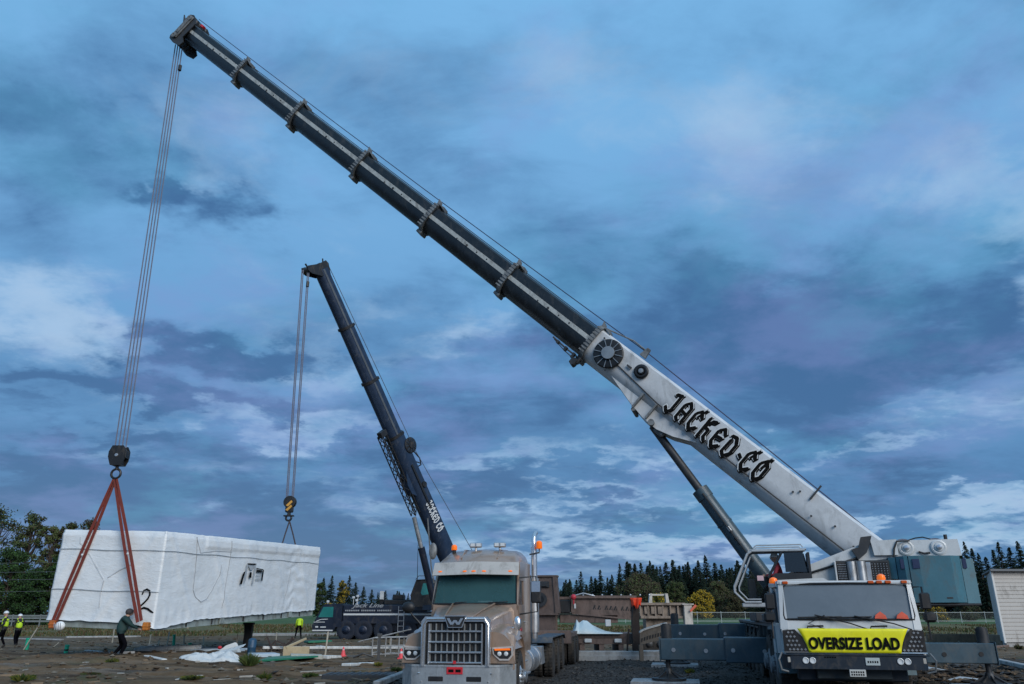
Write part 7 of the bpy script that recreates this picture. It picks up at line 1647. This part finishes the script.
# black wrapped post and blue drum
p_ = G(246, 649); h_ = 25 * p_.y / 865; g = MB(Matrix.Translation(p_)); g.prism([(-.17, -.1), (.2, -.1), (.22, h_ * .5), (.24, h_), (-.2, h_), (-.14, h_ * .6)], -.15, .15, 'xz'); g.box(-.25, .28, -.2, .2, h_ - .1, h_, .02)
o = g.build('support_post', M_blk); tag(o, 'black wrapped post standing under the middle of the module', 'post')
p_ = G(251, 655); g = MB(Matrix.Translation(p_)); g.lathe((0, 0, 0), (0, 0, 1), [(.17, 0), (.18, .04), (.18, .3), (.19, .32), (.18, .34), (.18, .6), (.14, .66), (.05, .7)], 18); o = g.build('blue_drum', mat('blue_plastic', (.012, .06, .12), .5, 0, .25, 5, dirt=.3)); tag(o, 'small blue plastic drum at the foot of the black wrapped post', 'drum')
# timber form and soil-side items at right
q0, q1 = gnd(926, 640), gnd(982, 640)
g = MB(); Yf = 52; a_ = at(928, 640, Yf).x; b__ = at(981, 640, Yf).x; g.box(a_, b__, Yf, Yf + .2, 0, .55, .02); g.box(b__ - .2, b__, Yf - 2.5, Yf, 0, .55, .02); o = g.build('timber_form', mat('brown_formwork', (.2, .14, .09), .8, 0, .35, 3, dirt=.4)); tag(o, 'brown timber formwork wall behind the right outrigger beam', 'formwork')
board('concrete_kerb', 'pale concrete edge slanting down at the right picture edge', (990, 662), (1040, 672), .25, .14, M_conc, 'kerb')
board('concrete_kerb', 'dark red brown edging board left of the pale shed', (990, 648), (1008, 647), .2, .12, M_brn, 'board')
for x, y, s, lab in ((896, 672, .3, 'scrap of white paper in the black soil, left of the right outrigger'), (934, 671, .35, 'white rag in the black soil right of the crane bumper'), (968, 680, .5, 'long pale scrap on the soil near the right jack')):
    p_ = G(x, y); g = MB(Matrix.Translation(p_)); g.loft([[(-s, -.1, .02), (-s * .3, -.15, .1), (s * .4, -.12, .05), (s, -.05, .03)], [(-s, .1, .04), (-s * .3, .12, .12), (s * .4, .15, .08), (s, .1, .04)]]); o = g.build('paper_scrap', M_plw); tag(o, lab, 'scrap')
# dark cage stack of the jib counter on the right edge: small plants
def weed(px, py, h_, w_, lab, mats_, seed, n=120):
    h_ *= .75; w_ *= .75; rd = random.Random(seed); p_ = G(px, py); V0 = []; F0 = []; MI = []
    for k in range(n):
        a_ = rd.random() * 6.28; r = w_ * rd.random() ** .6; b_ = V((math.cos(a_) * r * .4, math.sin(a_) * r * .4, 0)); tip = V((math.cos(a_) * r, math.sin(a_) * r, h_ * rd.uniform(.3, 1) * (1 - .4 * r / w_)))
        s = V((-math.sin(a_), math.cos(a_), 0)) * rd.uniform(.006, .018); m1 = (b_ + tip) / 2 + V((0, 0, .05)); k0 = len(V0); V0 += [b_ - s * .4, b_ + s * .4, m1 + s, tip, m1 - s]; F0.append((k0, k0 + 1, k0 + 2, k0 + 3, k0 + 4)); MI.append(rd.randrange(len(mats_)))
    o = build_raw('weed_clump', V0, F0, mats_, MI); o.location = p_; return tag(o, lab, 'weeds')
Lw = leaf_mat('fresh_weed_green', (.025, .05, .012), (.06, .1, .025)); Lw2 = leaf_mat('yellow_weed', (.08, .09, .015), (.16, .16, .03))
weed(249, 667, .75, .55, 'leafy green weed clump between the plastic heap and the green board', [Lw, Lg1], 1, 260)
for i, (x, y, h_, w_, lab, ms_) in enumerate([(22, 682, .35, .5, 'low yellow green weeds at the bottom left corner', [Lw2, Lw]), (112, 664, .3, .35, 'small weed tuft in the mud below the green jacketed man', [Lg1, Lw2]), (264, 680, .4, .35, 'small weed tuft at the bottom below the green board', [Lw, Lw2]), (378, 668, .22, .25, 'tiny bright yellow green weed left of the truck', [Lw2, Lw2]), (690, 674, .3, .25, 'small yellow green weed in the gravel beside the left outrigger foot', [Lw2, Lw]), (396, 672, .25, .3, 'low weed tuft beside the truck bumper', [Lg1, Lw]), (1019, 650, .5, .35, 'dark weed tuft before the shed plinth', [Lg1, Lg3]), (90, 676, .2, .5, 'flat weed patch in the mud at the lower left', [Lg1, Lg3]), (192, 678, .2, .5, 'flat weed patch below the plastic heap', [Lg1, Lw2]), (310, 676, .22, .4, 'thin weed patch left of the dark pit cover', [Lg1, Lw])]):
    weed(x, y, h_, w_, lab, ms_, 20 + i)
